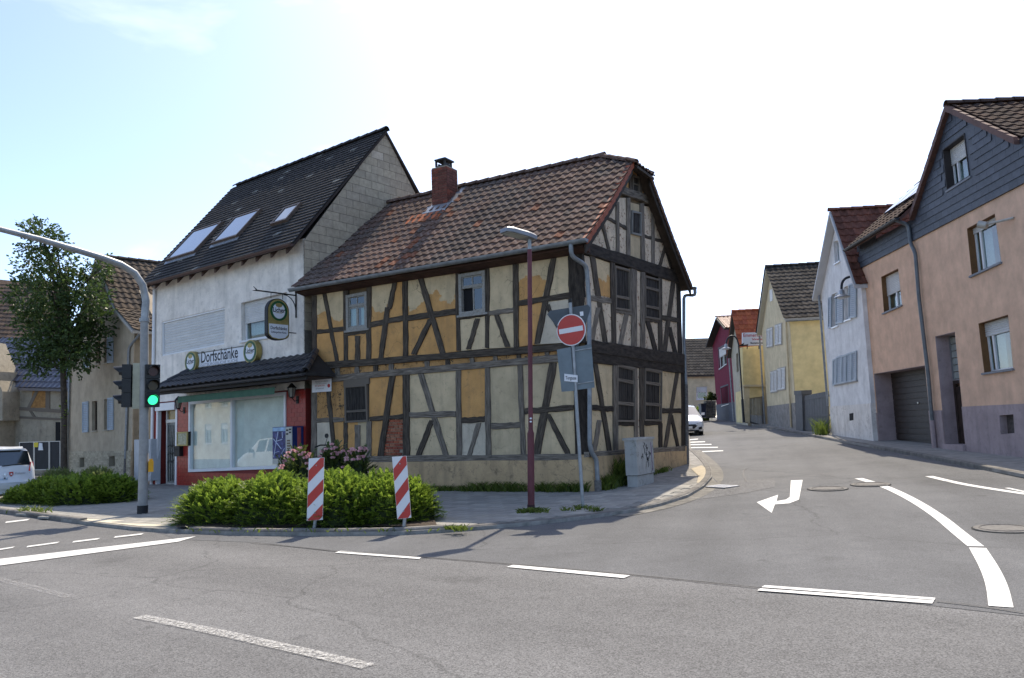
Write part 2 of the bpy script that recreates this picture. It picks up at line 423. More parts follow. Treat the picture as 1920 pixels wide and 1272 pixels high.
# side street: smoother, darker asphalt, starts at the joint with the main road
joint = gp([(330, 1012), (480, 1018), (610, 1033), (800, 1046), (1000, 1062), (1200, 1080), (1430, 1103), (1650, 1126), (1920, 1156)])
j0, j1 = Vector(joint[0]), Vector(joint[-1])
side_street = sheet('side_street', joint + [(j1.x + 4, j1.y - 3.2), (30, 2), (30, 68), (-12, 68), (-12, 22)], 0.004, A_SIDE, kind='structure', label='darker smooth asphalt of the side street climbing between the houses')
KERB_PX = [(-260, 938), (-120, 949), (0, 963), (90, 975), (180, 987), (250, 995), (320, 1000), (420, 1004), (520, 1006), (640, 1006), (760, 1004), (830, 1000), (910, 994), (1000, 986), (1090, 976), (1180, 963), (1240, 950), (1290, 934), (1320, 916), (1335, 899), (1334, 882), (1322, 866), (1306, 852), (1296, 844)]
kerb = gp(KERB_PX)
KZ = 0.07
house_c = gnd(1113, 922, 0.06)
back = [(kerb[-1][0] + 3.0, kerb[-1][1] + 14), (kerb[-1][0] + 1.5, kerb[-1][1] + 16), (-8, 45), (-26, 48), (-40, 40)]
SLABC = (0.27, 0.26, 0.235)
BED = mat('pavement_bed', (0.24, 0.23, 0.21), 0.95, 0.3, 5, bump=0.5, bscale=40)
near_pavement = sheet('pavement', kerb + back, KZ - 0.008, BED, thick=0.06, kind='structure', label='grey slab pavement round the corner house and the pub')
CONC = mat('kerb_concrete', (0.165, 0.155, 0.14), 0.92, 0.3, 4, bump=0.5, bscale=70, rnd=0.1)
CONC_L = mat('pale_kerb_concrete', (0.62, 0.58, 0.50), 0.9, 0.15, 5, bump=0.3, bscale=70, rnd=0.05)
def resample(L, step):
    out = [Vector(L[0])]; acc = 0.0
    for a, b in zip(L, L[1:]):
        a, b = Vector(a), Vector(b); d = (b - a).length; t = step - acc
        while t <= d: out.append(a + (b - a) * t / d); t += step
        acc = (acc + d) % step
    return out
def smooth_path(L, k=2):
    L = [Vector(p) for p in L]
    for _ in range(k):
        M = [L[0]]
        for a, b in zip(L, L[1:]): M += [a * 0.75 + b * 0.25, a * 0.25 + b * 0.75]
        L = M + [L[-1]]
    return L
def kerbstones(path, parent, height, width, step, m, side, lowered=None):
    pts = resample(smooth_path(path), step)
    for a, b in zip(pts, pts[1:]):
        d = (b - a); nrm = Vector((-d.y, d.x)).normalized() * side; e = d.normalized() * 0.006
        h, mm = height, m
        if lowered:
            h, mm = lowered((a + b) / 2, height, m)
        A, B = a + e, b - e
        q = [A, B, B + nrm * width, A + nrm * width]
        bot = [Vector((p.x, p.y, zg(p.x, p.y) - 0.02)) for p in q]
        t2 = [A + nrm * 0.02, B + nrm * 0.02, q[2], q[3]]
        mid = [Vector((p.x, p.y, zg(p.x, p.y) + h - 0.02)) for p in q]; tp = [Vector((p.x, p.y, zg(p.x, p.y) + h)) for p in t2]
        k = MB(); k.add(bot + mid + tp, [[0, 1, 5, 4], [1, 2, 6, 5], [2, 3, 7, 6], [3, 0, 4, 7], [4, 5, 9, 8], [5, 6, 10, 9], [6, 7, 11, 10], [7, 4, 8, 11], [8, 9, 10, 11]])
        k.build('kerb_stone', mm, parent)
low_a, low_b = gnd(165, 985), gnd(325, 1000)
def low_kerb(p, h, m):
    q = Vector((p.x, p.y))
    if low_a.x < p.x < low_b.x: return 0.045, CONC_L
    if p.x > -1.0: return 0.078, m
    return h + 0.02, m
kerbstones(kerb, near_pavement, KZ + 0.015, 0.14, 0.95, CONC, 1, low_kerb)
# slabs (30 cm grid along the house) laid inside the pavement, as far as they can be told apart
SLAB = [mat('paving_slab_%s' % k, c, 0.9, 0.16, 6, bump=0.35, bscale=90, rnd=0.13) for k, c in (('grey', SLABC), ('sandy', (0.31, 0.295, 0.26)))]
kin = [Vector(p) for p in smooth_path(kerb)]
def in_pave(p, m=0.2):
    if not inside(p, [tuple(q) for q in kin] + back): return False
    return min((Vector(p) - q).length for q in kin) > m
# ------------------------------------------------------------------ paint on the road
def worn(name, lo, hi, c=(0.72, 0.71, 0.68)):
    m, n, l, b = base_mat(name); o = n['Material Output']
    b.inputs['Base Color'].default_value = rgba(c); b.inputs['Roughness'].default_value = 0.8
    g = n.new('ShaderNodeNewGeometry'); a = n.new('ShaderNodeTexNoise'); a.inputs['Scale'].default_value = 38; a.inputs['Detail'].default_value = 6; a.inputs['Roughness'].default_value = 0.75
    l.new(g.outputs['Position'], a.inputs['Vector'])
    r = n.new('ShaderNodeValToRGB'); r.color_ramp.elements[0].position, r.color_ramp.elements[1].position = lo, hi
    l.new(a.outputs['Fac'], r.inputs['Fac'])
    t = n.new('ShaderNodeBsdfTransparent'); s = n.new('ShaderNodeMixShader')
    l.new(r.outputs['Color'], s.inputs[0]); l.new(t.outputs[0], s.inputs[1]); l.new(b.outputs[0], s.inputs[2]); l.new(s.outputs[0], o.inputs[0])
    return m
WORN = worn('worn_paint', 0.40, 0.66, (0.52, 0.51, 0.48)); WORN2 = worn('very_worn_paint', 0.48, 0.74, (0.45, 0.44, 0.42)); WORN0 = worn('slightly_worn_paint', 0.30, 0.43, (0.62, 0.615, 0.59))
PAINT = worn('road_paint', 0.24, 0.36, (0.66, 0.66, 0.635))
def paint(px, m=PAINT, parent=None, dz=0.010):
    return sheet('road_marking', gp(px), dz, m, parent or main_road)
def strip(mid, wm, m, parent, dz=0.010):     # band of constant width in metres along a traced centre line
    pts = smooth_path([Vector(p) for p in gp(mid)], 2); L, R_ = [], []
    for i, p in enumerate(pts):
        d = (pts[min(i + 1, len(pts) - 1)] - pts[max(i - 1, 0)]).normalized(); nr = Vector((-d.y, d.x)) * wm / 2
        L.append(tuple(p + nr)); R_.append(tuple(p - nr))
    return sheet('road_marking', L + R_[::-1], dz, m, parent)
paint([(-90, 1060), (368, 1007), (335, 1017), (-90, 1074)], WORN0)
for a, b in (((-60, 1040), (28, 1026)), ((52, 1025), (112, 1017)), ((138, 1016), (188, 1010)), ((216, 1007), (270, 1001)), ((12, 979), (56, 974))):
    paint([a, b, (b[0] - 5, b[1] + 3), (a[0] - 3, a[1] + 3)], WORN0)
strip([(262, 1158), (380, 1181), (500, 1208), (692, 1252)], 0.13, WORN, main_road)
strip([(-40, 1078), (40, 1098), (132, 1121)], 0.12, WORN2, main_road)
paint([(638, 1034), (790, 1047), (786, 1050), (628, 1038)], WORN0)
paint([(962, 1061), (1182, 1081), (1170, 1086), (950, 1065)], WORN0)
paint([(1434, 1100), (1754, 1124), (1753, 1128), (1428, 1104)], WORN0, dz=0.013)
paint([(1426, 1106), (1752, 1129), (1748, 1135), (1420, 1110)], WORN0, dz=0.013)
strip([(1610, 898), (1660, 913), (1712, 938), (1765, 972), (1800, 1002), (1830, 1026)], 0.17, PAINT, side_street)
strip([(1833, 1029), (1855, 1065), (1870, 1100), (1877, 1140)], 0.17, PAINT, side_street)
strip([(1742, 894), (1800, 908), (1860, 918), (1935, 929)], 0.16, PAINT, side_street)
strip([(1888, 916), (1915, 922), (1960, 930)], 0.08, PAINT, side_street)
paint([(1419, 943), (1459, 929), (1456, 941), (1474, 938), (1481, 933), (1483, 902), (1505, 901), (1498, 938), (1480, 945), (1453, 947), (1447, 963)], PAINT, side_street)
for i, (x0, x1, y, dy) in enumerate(((1270, 1309, 824, 1), (1270, 1322, 829, 0), (1270, 1334, 834, -1), (1270, 1346, 839.5, -1), (1288, 1356, 846, 1))):
    paint([(x0, y + dy + 1), (x1, y - 0.8), (x1, y + 0.7), (x0, y + dy + 3)], PAINT, side_street)
# asphalt patch, drain grate and covers
sheet('asphalt_patch', gp([(1196, 957), (1250, 946), (1300, 928), (1345, 905), (1452, 897), (1453, 914), (1400, 925), (1290, 940)]), 0.008, A_PATCH, side_street)
IRON = mat('cast_iron', (0.16, 0.15, 0.14), 0.75, 0.3, 20, metal=0.3, bump=0.4, bscale=90)
COVER = mat('cover_concrete', (0.16, 0.152, 0.14), 0.9, 0.2, 12, bump=0.3, bscale=80)
GAP = mat('dark_gap', (0.02, 0.02, 0.02), 0.95, 0.1)
def cover(x, y, r, name, label, cat):
    c = gnd(x, y, 0.01); t = thing(name, c, label, cat)
    nx = Vector((1, 0, zg(c.x + 1, c.y) - zg(c.x, c.y))).normalized(); ny = Vector((0, 1, zg(c.x, c.y + 1) - zg(c.x, c.y))).normalized(); nn = nx.cross(ny)
    M = Matrix(((nx.x, ny.x, nn.x, c.x), (nx.y, ny.y, nn.y, c.y), (nx.z, ny.z, nn.z, c.z), (0, 0, 0, 1)))
    MB().disc(M, r * 1.06, 0.003, 36).build('rim', GAP, t)
    MB().disc(M, r, 0.012, 36).build('lid', COVER, t)
    ring = MB(); ring.tube([M @ Vector((math.cos(k * math.pi / 12) * r * .8, math.sin(k * math.pi / 12) * r * .8, .012)) for k in range(25)], .012, 5, False); ring.build('cast_ring', IRON, t)
cover(1552, 917, 0.36, 'manhole_cover', 'round manhole cover beside the white turn arrow, left of the curved line', 'manhole cover')
cover(1632, 909, 0.36, 'manhole_cover', 'round manhole cover crossed by the white curved lane line', 'manhole cover')
cover(1884, 992, 0.36, 'manhole_cover', 'large worn manhole cover near the right edge of the road', 'manhole cover')
g0 = gnd(1354, 913, 0.012); t = thing('drain_grate', g0, 'rectangular steel drain grate by the corner kerb', 'drain grate')
ga = (gnd(1372, 908) - gnd(1336, 914)); ga.z = 0; ga.normalize(); gb = Vector((-ga.y, ga.x, 0))
GM = Matrix(((ga.x, gb.x, 0, g0.x), (ga.y, gb.y, 0, g0.y), (0.01, 0.01, 1, g0.z), (0, 0, 0, 1)))
STEELP = mat('pale_steel', (0.26, 0.27, 0.29), 0.45, 0.15, 10, metal=0.6)
MB().box((0, 0, 0.002), 0.5, 0.5, 0.01, GM).build('tray', GAP, t)
fr = MB()
for k in (-1, 1): fr.box((k * 0.23, 0, 0.008), 0.05, 0.5, 0.02, GM); fr.box((0, k * 0.23, 0.0082), 0.41, 0.05, 0.02, GM)
fr.build('frame', STEELP, t)
for k in range(7): MB().box((-0.18 + k * 0.06, 0, 0.007), 0.03, 0.41, 0.016, GM).build('bar', STEELP, t)
# far-side pavement of the side street
RK = gp([(2250, 960), (2060, 920), (1920, 898), (1800, 873), (1700, 853), (1600, 835), (1500, 815)])
rk_end = [Vector(RK[-1]) + Vector((0.9, 7)), Vector(RK[-1]) + Vector((1.7, 14)), Vector(RK[-1]) + Vector((3.6, 24))]
RKL = RK + [tuple(p) for p in rk_end]
far_pavement = sheet('pavement', RKL + [(30, RKL[-1][1]), (30, RKL[0][1])], 0.09, mat('far_pavement_slabs', (0.25, 0.24, 0.22), 0.9, 0.2, 3, bump=0.4, bscale=60), thick=0.07, kind='structure', label='narrow kerbed pavement along the houses of the side street')
kerbstones(RKL, far_pavement, 0.105, 0.13, 1.0, CONC, -1)

TAR = mat('tar_seam', (0.035, 0.035, 0.036), 0.7, 0.3, 9)
for L, w in (([(1345, 906), (1330, 890), (1300, 872), (1284, 868)], .035), ([(1400, 905), (1392, 890), (1398, 878), (1440, 877)], .03), ([(620, 1034), (800, 1047), (1000, 1063), (1200, 1081), (1420, 1104)], .018), ([(1756, 1130), (1850, 1141), (1920, 1152)], .02), ([(470, 1019), (560, 1027), (620, 1034)], .02), ([(1520, 895), (1600, 893), (1700, 899), (1790, 905)], .02)):
    o = strip(L, w, TAR, side_street, 0.014); o.name = 'tar_seam'

gk = [Vector(p) for p in smooth_path(kerb)]; gk = [p for p in gk if p.x > 1.4]; go_ = []
for i, p in enumerate(gk):
    d = (gk[min(i + 1, len(gk) - 1)] - gk[max(i - 1, 0)]).normalized(); go_.append(tuple(p + Vector((d.y, -d.x)) * .30))
gs_ = resample([tuple(p) for p in gk], .5); gutter_m = mat('gutter_stone', (0.185, 0.175, 0.155), 0.93, 0.25, 6, bump=0.5, bscale=60, rnd=0.12)
for a, b in zip(gs_, gs_[1:]):
    d = (b - a).normalized(); nr = Vector((d.y, -d.x)); e = d * .006
    sheet('gutter_stone', [tuple(a + e), tuple(b - e), tuple(b - e + nr * .28), tuple(a + e + nr * .28)], .011, gutter_m, side_street)
# ------------------------------------------------------------------ the old timber-framed corner house
def wood(name, c, c2, grain=26, rough=0.85, rnd=0.12):
    if name in MATS: return MATS[name]
    m = mat(name, c, rough, 0.3, 1.0, c2=c2, bump=0.8, bscale=1.0, spec=0.2, rnd=rnd, uv=(3.0, grain, 1.0), detail=8, lo=0.3, hi=0.78)
    return m
OAK = wood('dark_oak', (0.024, 0.018, 0.0135), (0.15, 0.12, 0.092))
OAK_G = wood('grey_weathered_oak', (0.068, 0.055, 0.044), (0.31, 0.262, 0.21))
OAK_B = wood('blackened_oak', (0.013, 0.010, 0.0085), (0.075, 0.06, 0.048))
PALE = wood('bleached_wood', (0.10, 0.095, 0.085), (0.38, 0.37, 0.34), 18)
PL_C = plaster('cream_plaster', (0.60, 0.465, 0.29), crack=0.6)
PL_K = plaster('sandy_plaster', (0.52, 0.41, 0.26), crack=0.35)
PL_G = plaster('grey_white_plaster', (0.58, 0.50, 0.385), crack=0.3)
PL_O = plaster('ochre_plaster', (0.58, 0.31, 0.115), crack=0.55)
PL_M = plaster('cream_over_ochre_plaster', (0.60, 0.46, 0.28), (0.58, 0.315, 0.12), crack=0.7)
PL_R = plaster('crumbling_ochre_loam', (0.47, 0.26, 0.105), crack=1.0, grime=0.8, stain=(0.10, 0.055, 0.025), bump=1.0, chip_at=0.575)
PL_W = plaster('flaking_gable_plaster', (0.66, 0.54, 0.40), crack=1.0, grime=0.75, stain=(0.13, 0.075, 0.045), bump=0.9, chip_at=0.585, chipc=(0.22, 0.10, 0.06))
PLINTH = plaster('plinth_render', (0.53, 0.37, 0.21), crack=0.6, grime=0.8, stain=(0.11, 0.085, 0.06), bump=1.0, fine=22)
BRICKM = [mat('old_brick_%d' % i, c, 0.9, 0.25, 12, bump=0.5, bscale=60, rnd=0.2) for i, c in enumerate(((0.30, 0.085, 0.045), (0.24, 0.065, 0.04), (0.34, 0.14, 0.08), (0.15, 0.052, 0.038)))]
MORTAR = mat('mortar', (0.30, 0.26, 0.20), 0.95, 0.2, 20, bump=0.5)
DARK = mat('dark_interior', (0.012, 0.012, 0.013), 0.95, 0.1)
GLASS = glass()
ZINC = mat('zinc_grey_metal', (0.23, 0.25, 0.265), 0.5, 0.2, 6, metal=0.5, bump=0.1)
CURT = mat('net_curtain', (0.55, 0.54, 0.50), 0.95, 0.12, 30)
SASH = mat('peeling_white_paint', (0.50, 0.49, 0.45), 0.8, 0.35, 22, c2=(0.22, 0.2, 0.17), bump=0.4)

WL, WG = 8.05, 6.45
FL = Fac(house_c, -60); FG = Fac(house_c, 30)
TH = thing('timber_framed_house', (house_c.x, house_c.y, 0.1), 'derelict half-timbered corner house with ochre and cream panels and a tiled half-hipped roof', 'house')
c5 = crop(560, 440, 3.975); c6 = crop(560, 660, 3.975); c7 = crop(920, 440, 3.975); c8 = crop(920, 660, 3.975); cG = crop(1060, 270, 5.53)
EAVE_Z, RIDGE_S, RIDGE_Z = 5.45, 3.2, 8.55
core = [(0.07, 0.0), (0.07, 5.5), (2.75, 8.0), (3.65, 8.0), (6.38, 5.5), (6.38, 0.0)]
cm = MB(); cm.prism([FG.P(s, z, -0.07) for s, z in core], [FG.P(s, z, -WL) for s, z in core]); cm.build('wall_core', mat('inner_loam', (0.16, 0.11, 0.06), 0.95, 0.2), TH)
BN = [0]
def beam(F, C, mode, x0, y0, x1, y1, w, m=None, name='beam', proud=0.0, wob=0.013):
    """one timber traced between two points; w = its width in crop pixels"""
    n = 8; L, R_ = [], []
    for i in range(n + 1):
        t = i / n; x = x0 + (x1 - x0) * t; y = y0 + (y1 - y0) * t
        a, b = ((x - w / 2, y), (x + w / 2, y)) if mode == 'v' else ((x, y - w / 2), (x, y + w / 2))
        L.append(F.px(*C(*a))); R_.append(F.px(*C(*b)))
    ln = 0.0
    BN[0] += 1
    w1 = 0.016 + proud + (BN[0] % 17) * 0.0011; w0 = -0.075
    ph = random.random() * 9
    jit = lambda p: (p[0] + random.uniform(-wob, wob), p[1] + random.uniform(-wob, wob))
    L = [jit(p) for p in L]; R_ = [jit(p) for p in R_]
    mb = MB(); pts = []
    for i in range(n + 1):
        (u, v), (s, t) = L[i], R_[i]; e = 0.012
        du, dv = s - u, t - v; k = math.hypot(du, dv) or 1; eu, ev = du / k * e, dv / k * e
        pts += [F.P(u, v, w0), F.P(u, v, w1 - e), F.P(u + eu, v + ev, w1), F.P(s - eu, t - ev, w1), F.P(s, t, w1 - e), F.P(s, t, w0)]
    fs, uv = [], []
    for i in range(n):
        seg = math.hypot(L[i + 1][0] - L[i][0], L[i + 1][1] - L[i][1])
        for k, (c0, c1) in enumerate(((-.05, 0), (0, .02), (.02, .16), (.16, .18), (.18, .24))):
            a = i * 6 + k; fs.append([a, a + 1, a + 7, a + 6])
            uv.append([(ph + ln, ph + c0), (ph + ln, ph + c1), (ph + ln + seg, ph + c1), (ph + ln + seg, ph + c0)])
        ln += seg
    e0 = [0, 1, 2, 3, 4, 5]; fs += [e0, [n * 6 + k for k in e0][::-1]]; uv += [[(ph, ph + k * .03) for k in range(6)]] * 2
    mb.add(pts, fs, uv)
    return mb.build(name, m or OAK, TH)
PN = [0]
def panel(F, C, poly, m, split=None, name='infill_panel', w=0.0):
    """one infill field, laid a little behind the timbers' face"""
    PN[0] += 1; uv = [F.px(*C(x, y)) for x, y in poly]
    w1 = w - 0.002 * (PN[0] % 9); uv = [(max(u, 0.004), v) for u, v in uv]
    o = MB().fpoly(F, uv, -0.09, w1).build(name, m, TH)
    if split is not None: o['split'] = F.px(*C(poly[0][0], split))[1] + 0.0 - 0.0
    return o
# --- street side, upper storey
for spec in [
    ((118, 420), (350, 390), (350, 712), (118, 735), PL_M, 640), ((118, 720), (350, 700), (350, 980), (118, 1000), PL_O, None),
    ((345, 700), (525, 680), (525, 960), (345, 975), PL_O, None),
    ((525, 370), (700, 345), (650, 655), (525, 680), PL_M, 560), ((690, 350), (800, 330), (800, 625), (640, 660), PL_O, None), ((525, 665), (800, 620), (800, 920), (525, 950), PL_O, None),
    ((793, 330), (1190, 275), (1190, 580), (793, 635), PL_M, 520), ((793, 620), (1190, 575), (1190, 870), (793, 915), PL_O, None),
    ((1185, 590), (1410, 570), (1410, 850), (1185, 870), PL_C, None), ((1405, 245), (1625, 215), (1625, 570), (1405, 595), PL_C, None), ((1405, 580), (1625, 560), (1625, 840), (1405, 850), PL_C, None),
    ((1620, 210), (1905, 170), (1800, 510), (1620, 535), PL_M, 340), ((1890, 160), (2080, 130), (2080, 470), (1800, 510), PL_C, None),
    ((1620, 520), (1850, 490), (1760, 820), (1620, 840), PL_O, None), ((1830, 490), (2080, 440), (2080, 800), (1760, 820), PL_G, None),
    ((90, 980), (1080, 895), (1080, 1000), (90, 1090), PL_R, None), ((1080, 895), (2080, 820), (2080, 905), (1080, 1000), PL_R, None)]:
    panel(FL, c5, spec[:4], spec[4], spec[5])
# --- street side, ground floor
for spec in [
    ((118, 190), (350, 170), (350, 510), (118, 520), PL_R, None), ((118, 510), (245, 510), (300, 800), (118, 800), PL_G, None), ((225, 505), (350, 505), (350, 800), (280, 800), PL_O, None),
    ((345, 500), (440, 500), (440, 800), (345, 800), PL_O, None), ((435, 500), (530, 500), (530, 800), (435, 800), PL_K, None),
    ((525, 170), (800, 150), (800, 490), (525, 510), PL_O, None), ((525, 500), (650, 490), (620, 800), (525, 800), PL_O, None),
    ((802, 150), (1195, 120), (1195, 470), (802, 480), PL_C, None), ((802, 465), (1195, 460), (1195, 790), (802, 795), PL_C, None),
    ((1190, 120), (1412, 100), (1412, 505), (1190, 515), PL_O, None), ((1190, 505), (1412, 495), (1412, 785), (1190, 790), PL_G, None),
    ((1408, 100), (1665, 75), (1665, 550), (1408, 560), PL_K, None), ((1408, 550), (1665, 545), (1670, 780), (1408, 785), PL_K, None),
    ((1655, 75), (1900, 55), (1820, 440), (1655, 445), PL_K, None), ((1890, 55), (2090, 40), (2090, 420), (1815, 440), PL_C, None), ((1655, 435), (2090, 415), (2100, 775), (1665, 780), PL_C, None)]:
    panel(FL, c6, spec[:4], spec[4], spec[5])
panel(FL, c6, [(630, 490), (800, 480), (800, 800), (600, 800)], MORTAR, name='mortar_bed', w=-0.022)
for r in range(13):                          # bared bricks between brace and post
    y = 506 + r * 22.5; xl = 672 - r * 4.6; x = xl - (16 if r % 2 else 0)
    while x < 772:
        x1 = x + 40; a, b = max(x, xl) + 1.5, min(x1, 776) - 1.5
        if b - a > 8 and not (x > 735 and r > 8):
            q = [FL.px(*c6(px, py)) for px, py in ((a, y), (b, y - 1), (b, y + 18), (a, y + 19))]
            MB().fpoly(FL, q, -0.06, -0.012 + random.uniform(-0.006, 0.005)).build('brick', random.choice(BRICKM[:3]), TH)
        x = x1
# --- timbers of the street side
B = lambda *a, **k: beam(FL, c5, *a, **k)
B('h', 95, 425, 2085, 92, 62, OAK_B)
for a in [(118, 430, 118, 985, 38), (347, 400, 355, 965, 32), (525, 380, 520, 945, 36), (793, 335, 797, 910, 40), (1185, 275, 1192, 865, 36), (1408, 250, 1405, 845, 34), (1618, 220, 1622, 840, 40)]: B('v', *a, OAK, name='post')
B('v', 2062, 110, 2085, 810, 110, OAK_B, name='post', proud=0.012)
for a in [(192, 440, 290, 965, 28), (718, 355, 675, 560, 34), (664, 545, 612, 930, 36), (905, 312, 1075, 885, 42), (985, 630, 858, 895, 40), (1335, 625, 1268, 855, 36), (1478, 600, 1557, 835, 36), (1903, 165, 1776, 815, 44), (1846, 520, 1995, 805, 42)]: B('v', *a, OAK, name='brace')
for a in [(135, 727, 345, 702, 32), (535, 672, 780, 624, 40), (812, 622, 1178, 573, 44), (1638, 512, 2035, 452, 46), (345, 742, 525, 716, 34), (1190, 622, 1410, 592, 34)]: B('h', *a, OAK, name='rail')
B('h', 1420, 590, 1605, 562, 38, OAK_G, name='rail')
B('v', 440, 755, 440, 955, 36, name='post')
B('h', 88, 988, 2085, 832, 52, OAK, proud=0.03); B('h', 88, 1088, 2085, 908, 52, OAK_G, proud=0.012)
for i, x in enumerate((195, 290, 435, 575, 690, 955, 1110, 1290, 1465, 1640, 1850)): B('v', x, 990 - x * .078, x + 2, 1080 - x * .085, 34, OAK_G if i % 3 else OAK, name='joist_end')
B = lambda *a, **k: beam(FL, c6, *a, **k)
for a in [(115, 180, 115, 800, 42, OAK_G), (350, 520, 352, 800, 30, OAK), (440, 545, 440, 800, 40, OAK_G), (525, 520, 525, 800, 36, OAK_G), (802, 140, 803, 800, 50, OAK), (1192, 130, 1197, 785, 42, OAK_G), (1408, 115, 1416, 785, 40, OAK_G), (1648, 90, 1678, 775, 40, OAK_G)]: B('v', *a, name='post')
B('v', 2105, 60, 2125, 760, 118, OAK_B, name='post', proud=0.012)
for a in [(213, 200, 274, 800, 31, OAK), (702, 165, 608, 800, 42, OAK), (906, 150, 1100, 785, 42, OAK_G), (992, 510, 888, 785, 40, OAK), (1347, 530, 1268, 780, 38, OAK_G), (1898, 80, 1774, 765, 56, OAK), (1856, 460, 2010, 770, 44, OAK)]: B('v', *a, name='brace')
for a in [(135, 512, 340, 505, 32, OAK_G), (530, 502, 780, 480, 34, OAK), (828, 472, 1172, 462, 46, OAK_G), (1213, 512, 1400, 500, 44, OAK), (1438, 556, 1657, 545, 46, OAK_G), (1690, 442, 2050, 416, 44, OAK)]: B('h', *a, name='rail')
B('h', 110, 808, 2110, 783, 46, OAK_G, name='sill_beam', proud=0.02)
# --- gable side: infill
ochre_bits = []
for spec in [((690, 150), (905, 215), (905, 495), (690, 465), PL_W), ((690, 460), (910, 490), (910, 825), (690, 790), PL_W), ((900, 560), (1070, 580), (1070, 850), (900, 820), PL_W), ((1040, 250), (1150, 290), (1150, 860), (1060, 840), PL_W), ((1140, 630), (1265, 645), (1265, 880), (1140, 860), PL_W), ((1250, 320), (1400, 365), (1412, 640), (1255, 625), PL_W), ((1255, 610), (1410, 640), (1415, 910), (1255, 880), PL_W), ((785, 175), (900, 215), (895, 470), (800, 450), PL_M)]:
    o = panel(FG, c7, spec[:4], spec[4], 330 if spec[4] is PL_M else None, w=0.003 if spec[4] is PL_M else 0.0)
for spec in [((730, 60), (925, 90), (925, 425), (735, 420), PL_C), ((735, 410), (925, 425), (930, 745), (735, 750), PL_C), ((925, 520), (1080, 525), (1080, 745), (925, 745), PL_K), ((1060, 100), (1145, 120), (1140, 720), (1070, 720), PL_W), ((1130, 520), (1270, 525), (1270, 735), (1130, 735), PL_K), ((1260, 130), (1430, 150), (1430, 445), (1260, 445), PL_C), ((1260, 430), (1435, 435), (1435, 725), (1260, 735), PL_K)]:
    panel(FG, c8, spec[:4], spec[4])
B = lambda *a, **k: beam(FG, c7, *a, **k)
B('h', 680, 95, 1405, 325, 88, OAK_B, proud=0.02)
for a in [(905, 190, 915, 820, 32, OAK), (1062, 245, 1066, 835, 40, OAK_G), (1130, 280, 1130, 850, 30, OAK_G), (1258, 320, 1262, 870, 26, OAK), (1398, 350, 1412, 915, 30, OAK_B)]: B('v', *a, name='post')
for a in [(753, 130, 853, 815, 36, OAK), (800, 545, 752, 800, 30, OAK_G), (1362, 345, 1293, 880, 30, OAK), (1330, 690, 1378, 900, 28, OAK_B), (1012, 590, 963, 825, 32, OAK_G), (1165, 635, 1228, 870, 30, OAK_B)]: B('v', *a, name='brace')
for a in [(735, 472, 900, 500, 42, OAK_G), (1255, 612, 1395, 640, 36, OAK), (915, 572, 1062, 592, 26, OAK_G), (1138, 632, 1258, 650, 26, OAK)]: B('h', *a, name='rail')
B('h', 725, 830, 1430, 938, 92, OAK_B, proud=0.035); B('h', 725, 915, 1436, 1000, 74, OAK_B, proud=0.015)
B = lambda *a, **k: beam(FG, c8, *a, **k)
for a in [(925, 60, 930, 740, 32, OAK_G), (1074, 95, 1080, 640, 26, OAK_G), (1120, 100, 1124, 640, 30, OAK), (1262, 530, 1262, 730, 24, OAK_B), (1432, 120, 1436, 730, 26, OAK_B)]: B('v', *a, name='post')
for a in [(778, 80, 887, 740, 31, OAK), (812, 510, 772, 740, 30, OAK_G), (1392, 140, 1298, 725, 25, OAK), (1345, 470, 1396, 722, 22, OAK_B)]: B('v', *a, name='brace')
for a in [(742, 415, 915, 426, 42, OAK_B), (1268, 440, 1425, 440, 36, OAK_B), (930, 536, 1068, 536, 30, OAK_B), (1126, 532, 1270, 532, 34, OAK_B)]: B('h', *a, name='rail')
B('h', 720, 765, 1440, 722, 40, OAK_G, name='sill_beam', proud=0.02)
# --- gable triangle
for spec in [((250, 1060), (420, 750), (540, 580), (540, 1150), PL_W), ((530, 560), (650, 560), (650, 1200), (530, 1150), PL_W), ((645, 930), (800, 960), (800, 1270), (645, 1210), PL_K), ((665, 600), (800, 640), (800, 720), (665, 690), PL_K), ((790, 640), (905, 660), (905, 1290), (790, 1250), PL_W), ((900, 680), (1010, 960), (1100, 1330), (900, 1280), PL_W), ((560, 480), (650, 270), (850, 330), (920, 600), PL_O)]:
    panel(FG, cG, spec[:4], spec[4])
B = lambda *a, **k: beam(FG, cG, *a, **k)
for a in [(535, 600, 540, 1130, 30, OAK_G), (650, 560, 650, 1190, 34, OAK_G), (790, 620, 802, 1230, 38, OAK_G), (905, 680, 905, 1260, 30, OAK_G), (665, 270, 672, 490, 30, OAK), (772, 300, 776, 550, 28, OAK)]: B('v', *a, name='post')
B('h', 548, 470, 925, 605, 84, OAK_G, name='collar_beam', proud=0.02)
for a in [(425, 765, 640, 880, 40, OAK), (808, 955, 1000, 1010, 36, OAK)]: B('h', *a, name='rail')
for a in [(385, 840, 452, 1110, 28, OAK), (1038, 1060, 970, 1285, 32, OAK), (330, 850, 250, 1050, 30, OAK_B), (560, 470, 330, 860, 36, OAK_B), (890, 560, 1100, 1270, 40, OAK_B)]: B('v', *a, name='brace')
# --- plinth
bl = FL.px(*c6(2100, 800))[1] - 0.02
pl = MB(); q = [(-0.02, -0.1), (WL, -0.1), (WL, 0.96), (-0.02, 0.93)]; pl.fpoly(FL, q, -0.2, 0.045)
q = [(-0.043, -0.1), (6.42, -0.1), (6.42, 0.87), (-0.043, 0.93)]; pl.fpoly(FG, q, -0.2, 0.043); pl.build('plinth', PLINTH, TH)
